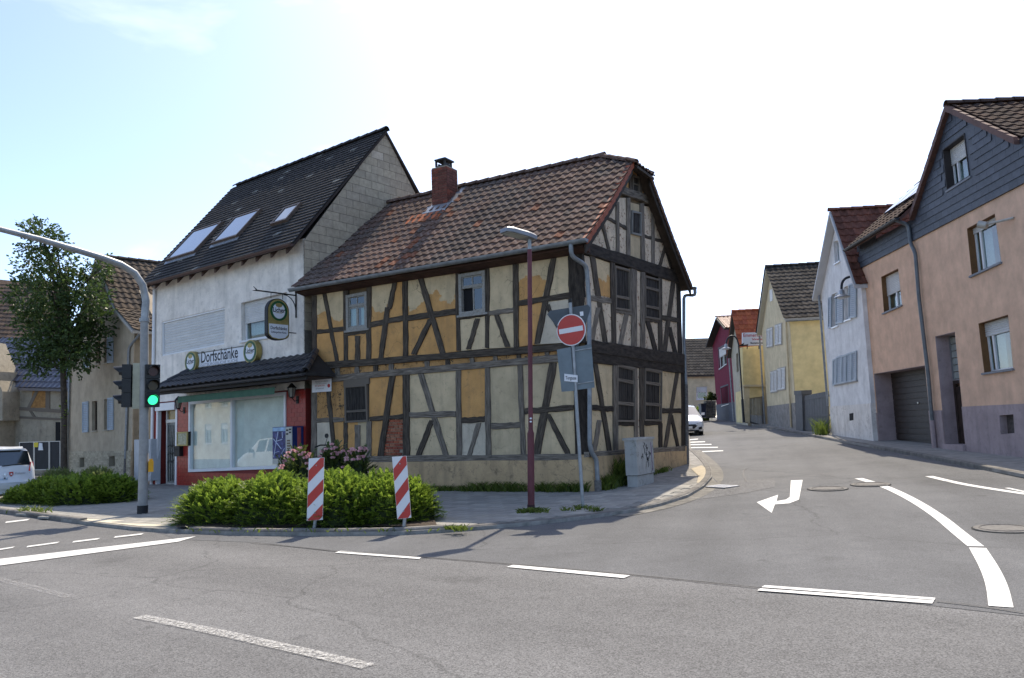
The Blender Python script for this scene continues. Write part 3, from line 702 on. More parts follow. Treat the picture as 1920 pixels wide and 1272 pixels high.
# --- windows of the street side
def old_window(F, C, quad, open_leaf=False):
    q = [F.px(*C(x, y)) for x, y in quad]; u0, u1, v0, v1 = bbox(q)
    top = MB(); fw = 0.075
    win = MB()
    for a, b in ((q[0], q[1]), (q[1], q[2]), (q[2], q[3]), (q[3], q[0])): pass
    inner = shrink(q, fw)
    n = 4
    for i in range(n):
        win.prism([F.P(*p, 0.045) for p in (q[i], q[(i + 1) % n], inner[(i + 1) % n], inner[i])], [F.P(*p, -0.08) for p in (q[i], q[(i + 1) % n], inner[(i + 1) % n], inner[i])])
    w = win.build('window', PALE if False else SASH, TH)
    MB().fpoly(F, shrink(q, 0.02), -0.10, -0.066).build('interior', DARK, w)
    i0, i1, j0, j1 = bbox(inner); tr = j0 + (j1 - j0) * 0.68; mu = (i0 + i1) / 2
    def frame(a, b, c, d, ww, t=0.035, nm='sash', rot=None):
        m = MB()
        for x0, x1, y0, y1 in ((a, b, d - t, d), (a, b, c, c + t), (a, a + t, c + t, d - t), (b - t, b, c + t, d - t)): m.fbox(F, x0, x1, y0, y1, ww - 0.03, ww)
        s = m.build(nm, SASH, w)
        MB().fbox(F, a + t, b - t, c + t, d - t, ww - 0.018, ww - 0.012).build('pane', GLASS, w)
        return s
    frame(i0, i1, tr + 0.02, j1, 0.0); m = MB(); m.fbox(F, (i0 + i1) / 2 - .012, (i0 + i1) / 2 + .012, tr + .055, j1 - .035, -0.029, 0.002); m.build('glazing_bar', SASH, w)
    MB().fbox(F, i0, i1, tr - 0.02, tr + 0.02, -0.04, 0.02).build('transom', SASH, w)
    frame(min(i0, mu), mu, j0, tr - 0.02, 0.0)
    if not open_leaf:
        frame(mu, i1, j0, tr - 0.02, -0.002)
        m = MB()
        for k in range(12):
            a0 = i0 + (i1 - i0) * k / 12; a1 = i0 + (i1 - i0) * (k + 1) / 12
            if k in (4, 5, 6): continue
            m.quad(F.P(a0, j0, -0.05 - .012 * (k % 2)), F.P(a1, j0, -0.05 - .012 * ((k + 1) % 2)), F.P(a1, tr, -0.05 - .012 * ((k + 1) % 2)), F.P(a0, tr, -0.05 - .012 * (k % 2)))
        m.build('curtain', CURT, w)
    MB().fpoly(F, [(u0 - .05, v0 - .05), (u1 + .05, v0 - .05), (u1 + .05, v0 + .0), (u0 - .05, v0 + .0)], -0.05, 0.075).build('sill', SASH, w)
old_window(FL, c5, [(358, 455), (512, 425), (515, 700), (362, 718)])
old_window(FL, c5, [(1196, 300), (1392, 268), (1396, 582), (1203, 605)], True)
SHUT = wood('black_shutter_boards', (0.014, 0.012, 0.011), (0.075, 0.066, 0.058), 30)
def shutter(F, C, quad, rails, nb=7, frame=OAK_G, upper=None):
    q = [F.px(*C(x, y)) for x, y in quad]; u0, u1, v0, v1 = bbox(q)
    L = lambda t, s: tuple(q[3][k] + (q[2][k] - q[3][k]) * t + ((q[0][k] + (q[1][k] - q[0][k]) * t) - (q[3][k] + (q[2][k] - q[3][k]) * t)) * s for k in (0, 1))
    mb = MB(); inn = shrink(q, 0.05)
    for i in range(4):
        r = (q[i], q[(i + 1) % 4], inn[(i + 1) % 4], inn[i]); mb.prism([F.P(*p, 0.042) for p in r], [F.P(*p, -0.07) for p in r])
    w = mb.build('shuttered_window', frame, TH)
    MB().fpoly(F, inn, -0.09, -0.06).build('interior', DARK, w)
    for k in range(nb):
        t0, t1 = 0.07 + 0.86 * k / nb, 0.07 + 0.86 * (k + 1) / nb - 0.012; z = random.uniform(-0.012, 0.004); ph = random.random() * 7
        r = [L(t0, 0.05), L(t1, 0.05), L(t1, 0.95), L(t0, 0.95 + random.uniform(-.01, .01))]
        h = 1.0; uvq = [(ph, ph), (ph, ph + .1), (ph + h, ph + .1), (ph + h, ph)]
        b = MB(); b.prism([F.P(*p, 0.012 + z) for p in r], [F.P(*p, -0.03) for p in r], [uvq] * 6); b.build('board', SHUT, w)
    for s in rails:
        r = [L(0.06, s - 0.03), L(0.94, s - 0.03), L(0.94, s + 0.03), L(0.06, s + 0.03)]
        b = MB(); b.prism([F.P(*p, 0.031) for p in r], [F.P(*p, 0.0) for p in r], [[(0, 0), (.6, 0), (.6, .1), (0, .1)]] * 6); b.build('ledge', OAK_G, w)
    return w
shutter(FL, c6, [(345, 255), (512, 240), (522, 520), (350, 530)], (0.3, 0.97), 6)
MB().fpoly(FL, [FL.px(*c6(x, y)) for x, y in ((340, 190), (530, 178), (530, 240), (340, 256))], -0.07, 0.038).build('lintel', OAK_G, TH)
shutter(FG, c7, [(918, 232), (1028, 262), (1036, 575), (923, 558)], (0.3, 0.97))
shutter(FG, c7, [(1142, 305), (1250, 335), (1255, 640), (1145, 622)], (0.28, 0.72), 6)
shutter(FG, c8, [(934, 85), (1068, 118), (1070, 525), (934, 522)], (0.32, 0.72, 0.97), 8)
shutter(FG, c8, [(1142, 118), (1270, 142), (1266, 520), (1138, 516)], (0.32, 0.72, 0.97), 8)
shutter(FG, cG, [(680, 690), (776, 715), (776, 960), (680, 935)], (0.05,), 3, PALE)
shutter(FG, cG, [(688, 320), (756, 345), (756, 520), (688, 500)], (0.5,), 2, OAK_G)
# --- roof
RT = [mat('roof_tile_%d' % i, c, 0.95, 0.3, 14, spec=0.08, c2=c2, bump=0.4, bscale=50, rnd=0.25, lo=0.4, hi=0.7) for i, (c, c2) in enumerate((((0.125, 0.075, 0.058), (0.18, 0.135, 0.115)), ((0.145, 0.078, 0.058), (0.20, 0.15, 0.125)), ((0.10, 0.072, 0.06), (0.16, 0.13, 0.115)), ((0.21, 0.075, 0.042), (0.24, 0.12, 0.08))))]
VERGE = mat('red_verge_tile', (0.30, 0.075, 0.035), 0.75, 0.25, 9, bump=0.3, rnd=0.12)
def RP(u, s, z): return FL.o + FL.u * u - FL.n * s + Vector((0, 0, z))      # u along the street wall, s depth behind it
OV = 0.32
E0, K0, T0 = (-0.45, 5.47), (1.0, 6.62), (RIDGE_S, RIDGE_Z)                 # eave, kink, ridge in the cross-section
U1 = WL + 0.25
def rear(p): return (2 * RIDGE_S - p[0], p[1])
HIP_Z, HIP_U = 8.02, 0.80
hs = RIDGE_S - (RIDGE_Z - HIP_Z) * (RIDGE_S - K0[0]) / (RIDGE_Z - K0[1])
deck = MB()
for f in (lambda p: p, rear):
    a, b, h, c = f(E0), f(K0), f((hs, HIP_Z)), f(T0)
    top = [RP(-OV, *a), RP(U1, *a), RP(U1, *b), RP(-OV, *b)]; deck.prism(top, [p - Vector((0, 0, 0.07)) for p in top])
    top = [RP(-OV, *b), RP(U1, *b), RP(U1, *c), RP(HIP_U, *c), RP(-OV, *h)]; deck.prism(top, [p - Vector((0, 0, 0.07)) for p in top])
h1, h2 = (hs, HIP_Z), rear((hs, HIP_Z))
top = [RP(-OV - .1, h1[0], h1[1] - .07), RP(-OV - .1, h2[0], h2[1] - .07), RP(HIP_U, *T0)]; deck.prism(top, [p - Vector((0, 0, 0.07)) for p in top])
roof = deck.build('roof', mat('roof_underside', (0.055, 0.04, 0.03), 0.9, 0.3, 5), TH)
def slope(f, lim, pk):
    a, b, c = f(E0), f(K0), f(T0)
    for p0, p1, hip in ((a, b, False), (b, c, True)):
        o = RP(0, *p0) + Vector((0, 0, 0.0)); up = RP(0, *p1) - RP(0, *p0); ln = up.length; up = up.normalized(); o = o + Vector((0, 0, 0.005))
        poly = [(-OV, 0), (U1, 0), (U1, ln), (-OV, ln)]
        if hip:
            th_ = (HIP_Z - p0[1]) / (p1[1] - p0[1]) * ln
            poly = [(-OV, 0), (U1, 0), (U1, ln + .03), (HIP_U, ln + .03), (-OV, th_)]
        n = max(1, round(ln / 0.31)); tile_roof(roof, o, FL.u, up, poly, 0.222, ln / n, RT, 'wave', lim[0 if not hip else 1], 0.006, pk)
def pick(x, y):
    r = random.random()
    k = math.sin(x * 1.3 + .6 * math.sin(y * 2.1)) * .5 + math.sin(x * 3.1 + y * 1.7) * .3 + random.uniform(-.45, .45)
    if 4.6 < x < 5.9 and r < 0.10: return 3
    return 3 if r > .985 else 2 if k < -.25 else 0 if k < .35 else 1
slope(lambda p: p, (150, 145), pick); slope(rear, (0, 0), pick)
hu = (RP(HIP_U, *T0) - RP(-OV - .1, RIDGE_S, HIP_Z - .07)); hl = hu.length
tile_roof(roof, RP(-OV - .1, h1[0], h1[1] - .06), (RP(0, h2[0], 0) - RP(0, h1[0], 0)).normalized(), hu.normalized(), [(-.1, 0), (h2[0] - h1[0] + .1, 0), ((h2[0] - h1[0]) / 2, hl)], 0.222, 0.31, RT[:3])
def capline(a, b, r, step, m, parent, name='ridge_tile'):
    a, b = Vector(a), Vector(b); d = (b - a); n = max(1, int(d.length / step)); d /= n; dn = d.normalized()
    up = Vector((0, 0, 1)); up = (up - dn * up.dot(dn)).normalized(); sd_ = dn.cross(up); mb = MB(); k = 7
    for e, (t, rr) in enumerate(((-0.06, 1.12), (1.0, 0.92))):
        for j in range(k): an = math.pi * j / (k - 1); mb.v.append(dn * (d.length * t) + (sd_ * math.cos(an) + up * (math.sin(an))) * r * rr)
        for j in range(k): an = math.pi * j / (k - 1); mb.v.append(dn * (d.length * t) + (sd_ * math.cos(an) + up * (math.sin(an))) * r * rr * 0.85)
    for j in range(k - 1): mb.f += [[j, j + 1, 2 * k + j + 1, 2 * k + j], [k + j, j, j + 1, k + j + 1]]
    me = mb.mesh('ridge_tile', m, smooth=35)
    for i in range(n): inst(name, me, Matrix.Translation(a + d * i + Vector((0, 0, random.uniform(-.006, .006)))), parent)
capline(RP(HIP_U - .1, RIDGE_S, RIDGE_Z + .035), RP(U1, RIDGE_S, RIDGE_Z + .035), 0.115, 0.38, RT[0], roof)
capline(RP(HIP_U, RIDGE_S, RIDGE_Z + .03), RP(-OV - .08, h1[0] - .02, h1[1] + .0), 0.10, 0.36, RT[1], roof)
capline(RP(HIP_U, RIDGE_S, RIDGE_Z + .03), RP(-OV - .08, h2[0] + .02, h2[1] + .0), 0.10, 0.36, RT[2], roof)
for f in (lambda p: p, rear):                # verge tiles along both gable edges
    a, b, h = f(E0), f(K0), f((hs, HIP_Z))
    for p0, p1 in ((a, b), (b, h)):
        A, Bb = RP(-OV - .02, *p0), RP(-OV - .02, *p1); n = max(1, round((Bb - A).length / .32)); d = (Bb - A) / n
        for i in range(n):
            q0 = A + d * i; q1 = q0 + d * 1.04; y = FL.u * 0.16; dn = Vector((0, 0, .14)); lift = Vector((0, 0, .065)); li = Vector((0, 0, .035))
            m = MB(); m.prism([q0 + lift, q0 + lift + y, q1 + li + y, q1 + li], [q0 + lift - dn, q0 + lift - dn + y * .15, q1 + li - dn + y * .15, q1 + li - dn]); m.build('verge_tile', VERGE if f(E0) == E0 else RT[1], roof)
    bd = MB()
    for p0, p1 in ((a, b), (b, h)):
        A, Bb = RP(-OV + .03, *p0), RP(-OV + .03, *p1); z0, z1 = Vector((0, 0, -.03)), Vector((0, 0, -.27)); t = FL.u * .035
        bd.prism([A + z0, Bb + z0, Bb + z1, A + z1], [A + z0 + t, Bb + z0 + t, Bb + z1 + t, A + z1 + t])
    bd.build('bargeboard', mat('barge_brown', (0.035, 0.026, 0.02), 0.85, 0.3, 6), roof)
# eaves board, rafters' feet, gutters
MB().prism([RP(-.2, -.40, 5.40), RP(U1, -.40, 5.40), RP(U1, -.02, 5.52), RP(-.2, -.02, 5.52)], [RP(-.2, -.40, 5.36), RP(U1, -.40, 5.36), RP(U1, -.02, 5.30), RP(-.2, -.02, 5.30)]).build('eaves_soffit', mat('soffit_red_brown', (0.06, 0.028, 0.02), 0.85, 0.3, 4), roof)
def gutter(a, b, r, m, parent, name='gutter'):
    a, b = Vector(a), Vector(b); d = (b - a).normalized(); sd_ = d.cross(Vector((0, 0, 1))); mb = MB(); k = 8; ring = []
    for p in (a, b):
        for rr in (r, r * 0.88):
            for j in range(k + 1): an = math.pi + math.pi * j / k; mb.v.append(p + sd_ * math.cos(an) * rr + Vector((0, 0, math.sin(an) * rr)))
    n = k + 1
    for j in range(k): mb.f += [[j, j + 1, 2 * n + j + 1, 2 * n + j], [n + j, n + j + 1, 3 * n + j + 1, 3 * n + j]]
    for e in (0, k): mb.f.append([e, n + e, 3 * n + e, 2 * n + e])
    for o_ in (0, 2 * n): mb.f += [[o_ + j, o_ + j + 1, o_ + n + j + 1, o_ + n + j] for j in range(k)]
    mb.f += [list(range(n)), list(range(2 * n, 3 * n))]
    return mb.build(name, m, parent, smooth=40)
gutter(RP(-.36, -.53, 5.49), RP(U1 + .05, -.53, 5.45), 0.085, ZINC, TH)
gutter(RP(-.42, rear(E0)[0] + .08, 5.47), RP(U1, rear(E0)[0] + .08, 5.47), 0.085, ZINC, TH)
def pipe_px(F, C, L, w, r, m, parent, name='downpipe'):
    pts = []
    for x, y, ww in L: u, v = F.px(*C(x, y), ww); pts.append(F.P(u, v, ww))
    return MB().tube([tuple(p) for p in smooth_pts(pts)], r, 10).build(name, m, parent, smooth=50)
def smooth_pts(P, k=0.12):
    out = [P[0]]
    for a, b, c in zip(P, P[1:], P[2:]):
        d0, d1 = (a - b), (c - b); r = min(k, d0.length * .4, d1.length * .4); s, e = b + d0.normalized() * r, b + d1.normalized() * r
        out += [s, (s + b * 2 + e) / 4, e]
    return out + [P[-1]]
g0 = RP(.02, -.53, 5.42)
pa = [g0, g0 - Vector((0, 0, .25))]
for x, y, ww in ((715, 235, .09), (735, 540, .09), (735, 800, .09), (737, 874 + 200, .09), (738, 874 + 690, .09), (757, 874 + 762, .10), (788, 874 + 800, .14), (800, 874 + 1000, .14)):
    u, v = FG.px(*c7(x, y), ww); pa.append(FG.P(u, v, ww))
dp = MB(); dp.tube(smooth_pts(pa), 0.05, 12); dp.build('downpipe', ZINC, TH, smooth=50)
MB().tube([pa[-1] + Vector((0, 0, .12)), pa[-1] - Vector((0, 0, .12))], 0.075, 12).build('standpipe', IRON, TH, smooth=50)
rg = RP(-.38, rear(E0)[0] + .08, 5.42); pb = [rg, rg - Vector((0, 0, .2))]
for x, y, ww in ((1440, 450, .03), (1440, 800, .03), (1455, 874 + 250, .03), (1465, 874 + 890, .03)):
    u, v = FG.px(*c7(x, y), ww); pb.append(FG.P(u, v, ww))
MB().tube(smooth_pts(pb[:5]), 0.05, 12).build('downpipe', ZINC, TH, smooth=50)
MB().tube(smooth_pts([pb[4] + Vector((0, 0, .02)), pb[5]]), 0.062, 12).build('standpipe', IRON, TH, smooth=50)
# --- chimney
chb = MB(); CU0, CU1, CS = 5.22, 5.75, 2.72
ch_c = RP(0, 0, 0)
def chim_box(u0, u1, s0, s1, z0, z1): return [RP(u0, s0, z0), RP(u1, s0, z0), RP(u1, s1, z0), RP(u0, s1, z0)], [RP(u0, s0, z1), RP(u1, s0, z1), RP(u1, s1, z1), RP(u0, s1, z1)]
chb.prism(*chim_box(CU0 + .015, CU1 - .015, CS - .285, CS + .285, 7.4, 9.06)); chim = chb.build('chimney', MORTAR, roof)
bh, bl_ = 0.082, 0.285
for r in range(14):
    z0 = 7.88 + r * bh
    for face in range(4):
        off_ = bl_ / 2 if (r + face) % 2 else 0
        for k in range(3):
            t0, t1 = k * bl_ - off_, (k + 1) * bl_ - off_; t0, t1 = max(t0, 0), min(t1, 0.53)
            if t1 - t0 < .04: continue
            t0 += .006; t1 -= .006
            if face == 0: q = chim_box(CU0 + t0, CU0 + t1, CS - .30, CS - .24, z0 + .005, z0 + bh - .006)
            elif face == 1: q = chim_box(CU0, CU0 + .06, CS - .285 + t0, CS - .285 + t1, z0 + .005, z0 + bh - .006)
            elif face == 2: q = chim_box(CU1 - .06, CU1, CS - .285 + t0, CS - .285 + t1, z0 + .005, z0 + bh - .006)
            else: continue
            if z0 < 8.05 and face == 0 and z0 < 7.95: pass
            MB().prism(*q).build('brick', BRICKM[3 if random.random() < .8 else 1], chim)
cap = MB(); cap.prism(*chim_box(CU0 + .1, CU1 - .1, CS - .2, CS + .2, 9.060, 9.120))
for du in (.12, .42): 
    for ds in (-.18, .13): cap.prism(*chim_box(CU0 + du, CU0 + du + .05, CS + ds, CS + ds + .05, 9.120, 9.280))
cap.prism(*chim_box(CU0 + .12, CU0 + .17, CS - .13, CS + .13, 9.122, 9.200)); cap.prism(*chim_box(CU1 - .17, CU1 - .12, CS - .13, CS + .13, 9.122, 9.200))
cap.prism(*chim_box(CU0 + .07, CU1 - .07, CS - .23, CS + .23, 9.280, 9.320)); cap.prism(*chim_box(CU0 + .14, CU1 - .14, CS - .15, CS + .15, 9.320, 9.360))
cap.build('chimney_cap', mat('cap_dark_concrete', (0.05, 0.05, 0.05), 0.9, 0.3, 9), chim)
rz = lambda s: K0[1] + (s - K0[0]) * (RIDGE_Z - K0[1]) / (RIDGE_S - K0[0])
FLASH = mat('lead_flashing', (0.33, 0.35, 0.37), 0.4, 0.2, 8, metal=0.5)
fl = MB()
for u0, u1, s0, s1 in ((CU0 - .14, CU1 + .14, CS - .62, CS - .29), (CU0 - .22, CU0 - .01, CS - .29, RIDGE_S + .02), (CU1 + .01, CU1 + .14, CS - .29, RIDGE_S + .02)):
    a = [RP(u0, s0, rz(s0) + .085), RP(u1, s0, rz(s0) + .085), RP(u1, s1, rz(s1) + .085), RP(u0, s1, rz(s1) + .085)]; fl.prism(a, [p - Vector((0, 0, .02)) for p in a])
fl.build('flashing', FLASH, chim)
ap = MB(); s0, s1 = CS - .95, CS - .60
a = [RP(CU0 - .1, s0, rz(s0) + .07), RP(CU1 + .55, s0, rz(s0) + .07), RP(CU1 + .55, s1, rz(s1) + .075), RP(CU0 - .1, s1, rz(s1) + .075)]; ap.prism(a, [p - Vector((0, 0, .02)) for p in a])
ap.build('orange_apron', mat('orange_tile_apron', (0.42, 0.10, 0.03), 0.7, 0.25, 8, rnd=0.0), chim)
# --- white notice board fixed to the wall
nb = [FL.px(*c6(x, y), 0.06) for x, y in ((98, 205), (242, 194), (242, 294), (100, 304))]; u0, u1, v0, v1 = bbox(nb)
NB = thing('notice_board', FL.P((u0 + u1) / 2, v0, 0.05), 'small white notice board with red and grey print on the corner house by the pub', 'sign')
MB().fpoly(FL, nb, 0.045, 0.06).build('panel', mat('white_sign', (0.72, 0.72, 0.74), 0.5, 0.06, 6), NB)
RED_INK = mat('red_ink', (0.45, 0.04, 0.04), 0.6, 0.05); GREY_INK = mat('grey_ink', (0.3, 0.3, 0.32), 0.6, 0.05)
cu_, cv_ = (u0 + u1) / 2, (v0 + v1) / 2; hgt = v1 - v0
for i, (s, sz, mm, dv, sx) in enumerate((('PENSION HAUS', .075, GREY_INK, .27, 1.0), ('EINZELZIMMER  DOPPELZIMMER', .03, GREY_INK, .12, 1.0), ('MIT FRÜHSTÜCK', .06, RED_INK, -.04, .9), ('Ein Hauswirtschaft', .05, GREY_INK, -.24, .9))):
    lettering(s, sz, FL.M(cu_ + (.06 if i > 1 else 0), cv_ + dv * hgt, 0.0605), mm, NB, 0.0015, sx=sx * 0.85)
MB().disc(FL.M(cu_ - .26, cv_ - .08 * hgt, 0.0602), .05, .002, 16).build('location_mark', RED_INK, NB)
# ------------------------------------------------------------------ the village pub next door
c3 = crop(270, 220, 3.179); c4 = crop(270, 530, 3.179)
FP = Fac(FL.P(WL, 0, 0), -52)
FPG = Fac(FP.P(0.33, 0, 0), 38)              # its block-built gable above the old house
PW0, PW1, PEAVE = 0.33, 8.4, 6.85
PUB = thing('pub', FP.P(4, 0.15, 0), 'white rendered pub with steep black roof and red tiled ground floor', 'building')
WHITE_R = plaster('white_roughcast', (0.80, 0.745, 0.67), crack=0.12, grime=0.35, stain=(0.26, 0.25, 0.22), bump=0.9, fine=30)
PVC = mat('white_pvc', (0.70, 0.71, 0.72), 0.35, 0.04, 4)
SLATS = mat('shutter_slat', (0.56, 0.56, 0.54), 0.5, 0.06, 3, rnd=0.05)
def fr_bars(F, q, t, w0, w1, m, name, parent):
    inn = shrink(q, t); mb = MB()
    for i in range(4):
        r = (q[i], q[(i + 1) % 4], inn[(i + 1) % 4], inn[i]); mb.prism([F.P(*p, w1) for p in r], [F.P(*p, w0) for p in r])
    return mb.build(name, m, parent)
def lerp2(q, t, s):                           # bilinear point in a quad given as TL, TR, BR, BL
    a = [q[0][k] + (q[1][k] - q[0][k]) * t for k in (0, 1)]; b = [q[3][k] + (q[2][k] - q[3][k]) * t for k in (0, 1)]
    return (a[0] + (b[0] - a[0]) * s, a[1] + (b[1] - a[1]) * s)
def roller(F, q, s1, parent, w=-0.06, pitch=0.05, m=None, limit=60):
    """closed roller shutter covering the quad from the top down to fraction s1, each slat a part"""
    h = abs(q[0][1] - q[3][1]) * s1; n = max(3, min(limit, int(h / pitch)))
    for i in range(n):
        a, b = s1 * i / n, s1 * (i + 0.985) / n
        r = [lerp2(q, 0, a), lerp2(q, 1, a), lerp2(q, 1, b), lerp2(q, 0, b)]; mb = MB()
        mb.add([F.P(*r[0], w - .012), F.P(*r[1], w - .012), F.P(*r[1], w), F.P(*r[0], w)], [])
        mid0, mid1 = lerp2(q, 0, (a + b) / 2), lerp2(q, 1, (a + b) / 2)
        k = len(mb.v); mb.v = [F.P(*r[0], w - .012), F.P(*r[1], w - .012), F.P(*mid1, w), F.P(*mid0, w), F.P(*r[2], w - .010), F.P(*r[3], w - .010)]
        mb.f = [[0, 1, 2, 3], [3, 2, 4, 5]]
        mb.build('slat', m or SLATS, parent, fix=False)
def modern_window(F, q, parent, shade=0.0, mull=(0.5,), frame=PVC, recess=0.14, sill=True, curtain=CURT, slat_m=None, ft=0.06, silm=None, name='window', tilt=False):
    """q = opening TL, TR, BR, BL in facade coordinates"""
    w = fr_bars(F, q, ft, -recess - .05, -recess, frame, name, parent)
    inn = shrink(q, ft - 0.004)
    MB().fpoly(F, inn, -recess - .034, -recess - .028).build('pane', GLASS, w)
    MB().fpoly(F, shrink(q, -.05), -recess - .62, -recess - .60).build('interior', DARK, w)
    for t in mull:
        a, b = lerp2(q, t, 0.0), lerp2(q, t, 1.0); mb = MB(); mb.fpoly(F, [(a[0] - .035, a[1] - ft), (a[0] + .035, a[1] - ft), (b[0] + .035, b[1] + ft), (b[0] - .035, b[1] + ft)], -recess - .052, -recess + .012); mb.build('mullion', frame, w)
    if curtain:
        mb = MB(); n = 26
        for k in range(n):
            if abs(k / n - 0.5) < 0.12 and curtain is CURT: continue
            p = [lerp2(inn, k / n, 0.02), lerp2(inn, (k + 1) / n, 0.02), lerp2(inn, (k + 1) / n, 0.98), lerp2(inn, k / n, 0.98)]; z0, z1 = [-recess - .16 - .04 * (j % 2) for j in (k, k + 1)]
            mb.quad(F.P(*p[0], z0), F.P(*p[1], z1), F.P(*p[2], z1), F.P(*p[3], z0))
        mb.build('curtain', curtain, w, fix=False)
    if shade: roller(F, shrink(q, .012), shade, w, -recess + .03, m=slat_m)
    if sill:
        u0, u1, v0, v1 = bbox(q); dx = 0.04
        a, b = q[3], q[2]
        if a[0] > b[0]: a, b = b, a
        mb = MB(); P_ = [(a[0] - dx, a[1] - .05), (b[0] + dx, b[1] - .05), (b[0] + dx, b[1]), (a[0] - dx, a[1])]; mb.fpoly(F, P_, -recess, 0.06); mb.build('sill', silm or PVC, w)
    return w
def quadpx(F, C, L, w=0.0): return [F.px(*C(x, y), w) for x, y in L]
q_w1 = quadpx(FP, c4, [(105, 235), (482, 147), (478, 368), (105, 440)]); q_w2 = quadpx(FP, c4, [(578, 122), (850, 56), (850, 306), (582, 350)])
q_sh = quadpx(FP, c4, [(270, 712), (848, 652), (848, 1108), (268, 1130)]); q_dr = quadpx(FP, c4, [(82, 700), (190, 690), (190, 1212), (78, 1212)])
ztop = FP.px(*c4(950, 632))[1]               # where red tiles end
gnd_z = 0.05
wall_holes(FP, [(PW0 + .03, ztop), (PW1, ztop), (PW1, PEAVE + .1), (PW0 + .03, PEAVE + .1)], [q_w1, q_w2], -0.3, 0.0, 'upper_wall', WHITE_R, PUB)
def clipv(q): return q
shv = max(p[1] for p in q_sh)
outer = [(PW0, gnd_z), (PW0, ztop - .002)]
# red tiled ground floor with shop window and door openings
q_sh2 = [(u, min(v, ztop - .02)) for u, v in q_sh]; q_dr2 = [(u, min(v, ztop - .03)) for u, v in q_dr]; q_dr2[2] = (q_dr2[2][0], .12); q_dr2[3] = (q_dr2[3][0], .12)
RED = mat('red_wall_bed', (0.20, 0.025, 0.02), 0.7, 0.1, 5)
wall_holes(FP, [(PW0, gnd_z), (PW1, gnd_z), (PW1, ztop - .002), (PW0, ztop - .002)], [q_sh2, q_dr2], -0.3, -0.012, 'lower_wall', RED, PUB)
REDT = mat('glazed_red_tile', (0.33, 0.030, 0.022), 0.28, 0.12, 9, spec=0.5, rnd=0.10)
allt = []
shb, drb = bbox(q_sh2), bbox(q_dr2); r = 0
while 0.06 + r * .118 + .115 < ztop:
    v = 0.06 + r * .118; r += 1
    segs = [(PW0, shb[0]), (shb[1], drb[0]), (drb[1], PW1)] if v > shb[2] - .1 else [(PW0, drb[0]), (drb[1], PW1)]
    for a, b in segs:
        u = a - (.12 if r % 2 else 0)
        while u < b:
            c, d = max(u, a) + .004, min(u + .243, b) - .004; u += .243
            if d - c > .02: allt.append((c, d, v))
allt.sort(key=lambda p: (p[2] < .3, p[0])); rest = MB()
for i, (c, d, v) in enumerate(allt):
    if i < 280: MB().fbox(FP, c, d, v, v + .111, -.02, .001).build('red_tile', REDT, PUB)
    else: rest.fbox(FP, c, d, v, v + .111, -.02, .001)
if rest.v: rest.build('red_tiles', REDT, PUB, kind='stuff')
# body behind the facade
bd = MB(); D = 5.9
apx, apz = FPG.px(722, 246)
rslope = None
ridge_s, ridge_z = apx, apz
cs = [(0.02, 0), (0.02, PEAVE - .05), (ridge_s, ridge_z - .12), (2 * ridge_s, PEAVE - .05), (2 * ridge_s, 0)]
bd.prism([FPG.P(s, z, -0.31) for s, z in cs], [FPG.P(s, z, -(PW1 - PW0)) for s, z in cs])
# keep the front of the body well behind the glazing
bd = MB(); cs = [(0.95, 0), (0.95, PEAVE + .6), (ridge_s, ridge_z - .12), (2 * ridge_s, PEAVE - .05), (2 * ridge_s, 0)]
bd.prism([FPG.P(s, z, -0.05) for s, z in cs], [FPG.P(s, z, -(PW1 - PW0)) for s, z in cs]); bd.build('rear_body', mat('rear_render', (0.3, 0.29, 0.26), 0.9, 0.2, 3), PUB)
MB().fpoly(FPG, [(0.3, 0), (1.0, 0), (1.0, PEAVE), (0.3, PEAVE)], -0.29, -0.065).build('side_wall', WHITE_R, PUB)
MB().prism([FPG.P(s, z, -(PW1 - PW0) + .02) for s, z in ((0.05, 0), (1, 0), (1, PEAVE), (.05, PEAVE))], [FPG.P(s, z, -(PW1 - PW0) + .25) for s, z in ((0.05, 0), (1, 0), (1, PEAVE), (.05, PEAVE))]).build('side_wall', WHITE_R, PUB)
# gable of concrete blocks
BLK = [mat('block_%d' % i, c, 0.95, 0.15, 7, bump=0.5, bscale=50, rnd=0.07) for i, c in enumerate(((0.40, 0.335, 0.245), (0.375, 0.315, 0.235), (0.48, 0.41, 0.32)))]
gpoly = [(0.0, 0.1), (0.0, PEAVE + .05), (ridge_s, ridge_z - .06), (2 * ridge_s, PEAVE - .05), (2 * ridge_s, 0.1)]
gw = MB().fpoly(FPG, gpoly, -0.06, -0.012).build('gable_wall', mat('block_mortar', (0.13, 0.12, 0.10), 0.95, 0.2, 9, bump=0.4), PUB)
def clip_poly(poly, box):
    def cut(P, f, g):
        out = []
        for a, b in zip(P, P[1:] + P[:1]):
            fa, fb = f(a), f(b)
            if fa >= 0: out.append(a)
            if (fa >= 0) != (fb >= 0): t = fa / (fa - fb); out.append((a[0] + (b[0] - a[0]) * t, a[1] + (b[1] - a[1]) * t))
        return out
    P = list(box)
    n = len(poly)
    ar = sum(poly[i][0] * poly[(i + 1) % n][1] - poly[(i + 1) % n][0] * poly[i][1] for i in range(n)); sg = 1 if ar > 0 else -1
    for i in range(n):
        a, b = poly[i], poly[(i + 1) % n]
        f = lambda p, a=a, b=b: sg * ((b[0] - a[0]) * (p[1] - a[1]) - (b[1] - a[1]) * (p[0] - a[0]))
        if len(P) < 3: return []
        P = cut(P, f, None)
    return P
r = 0
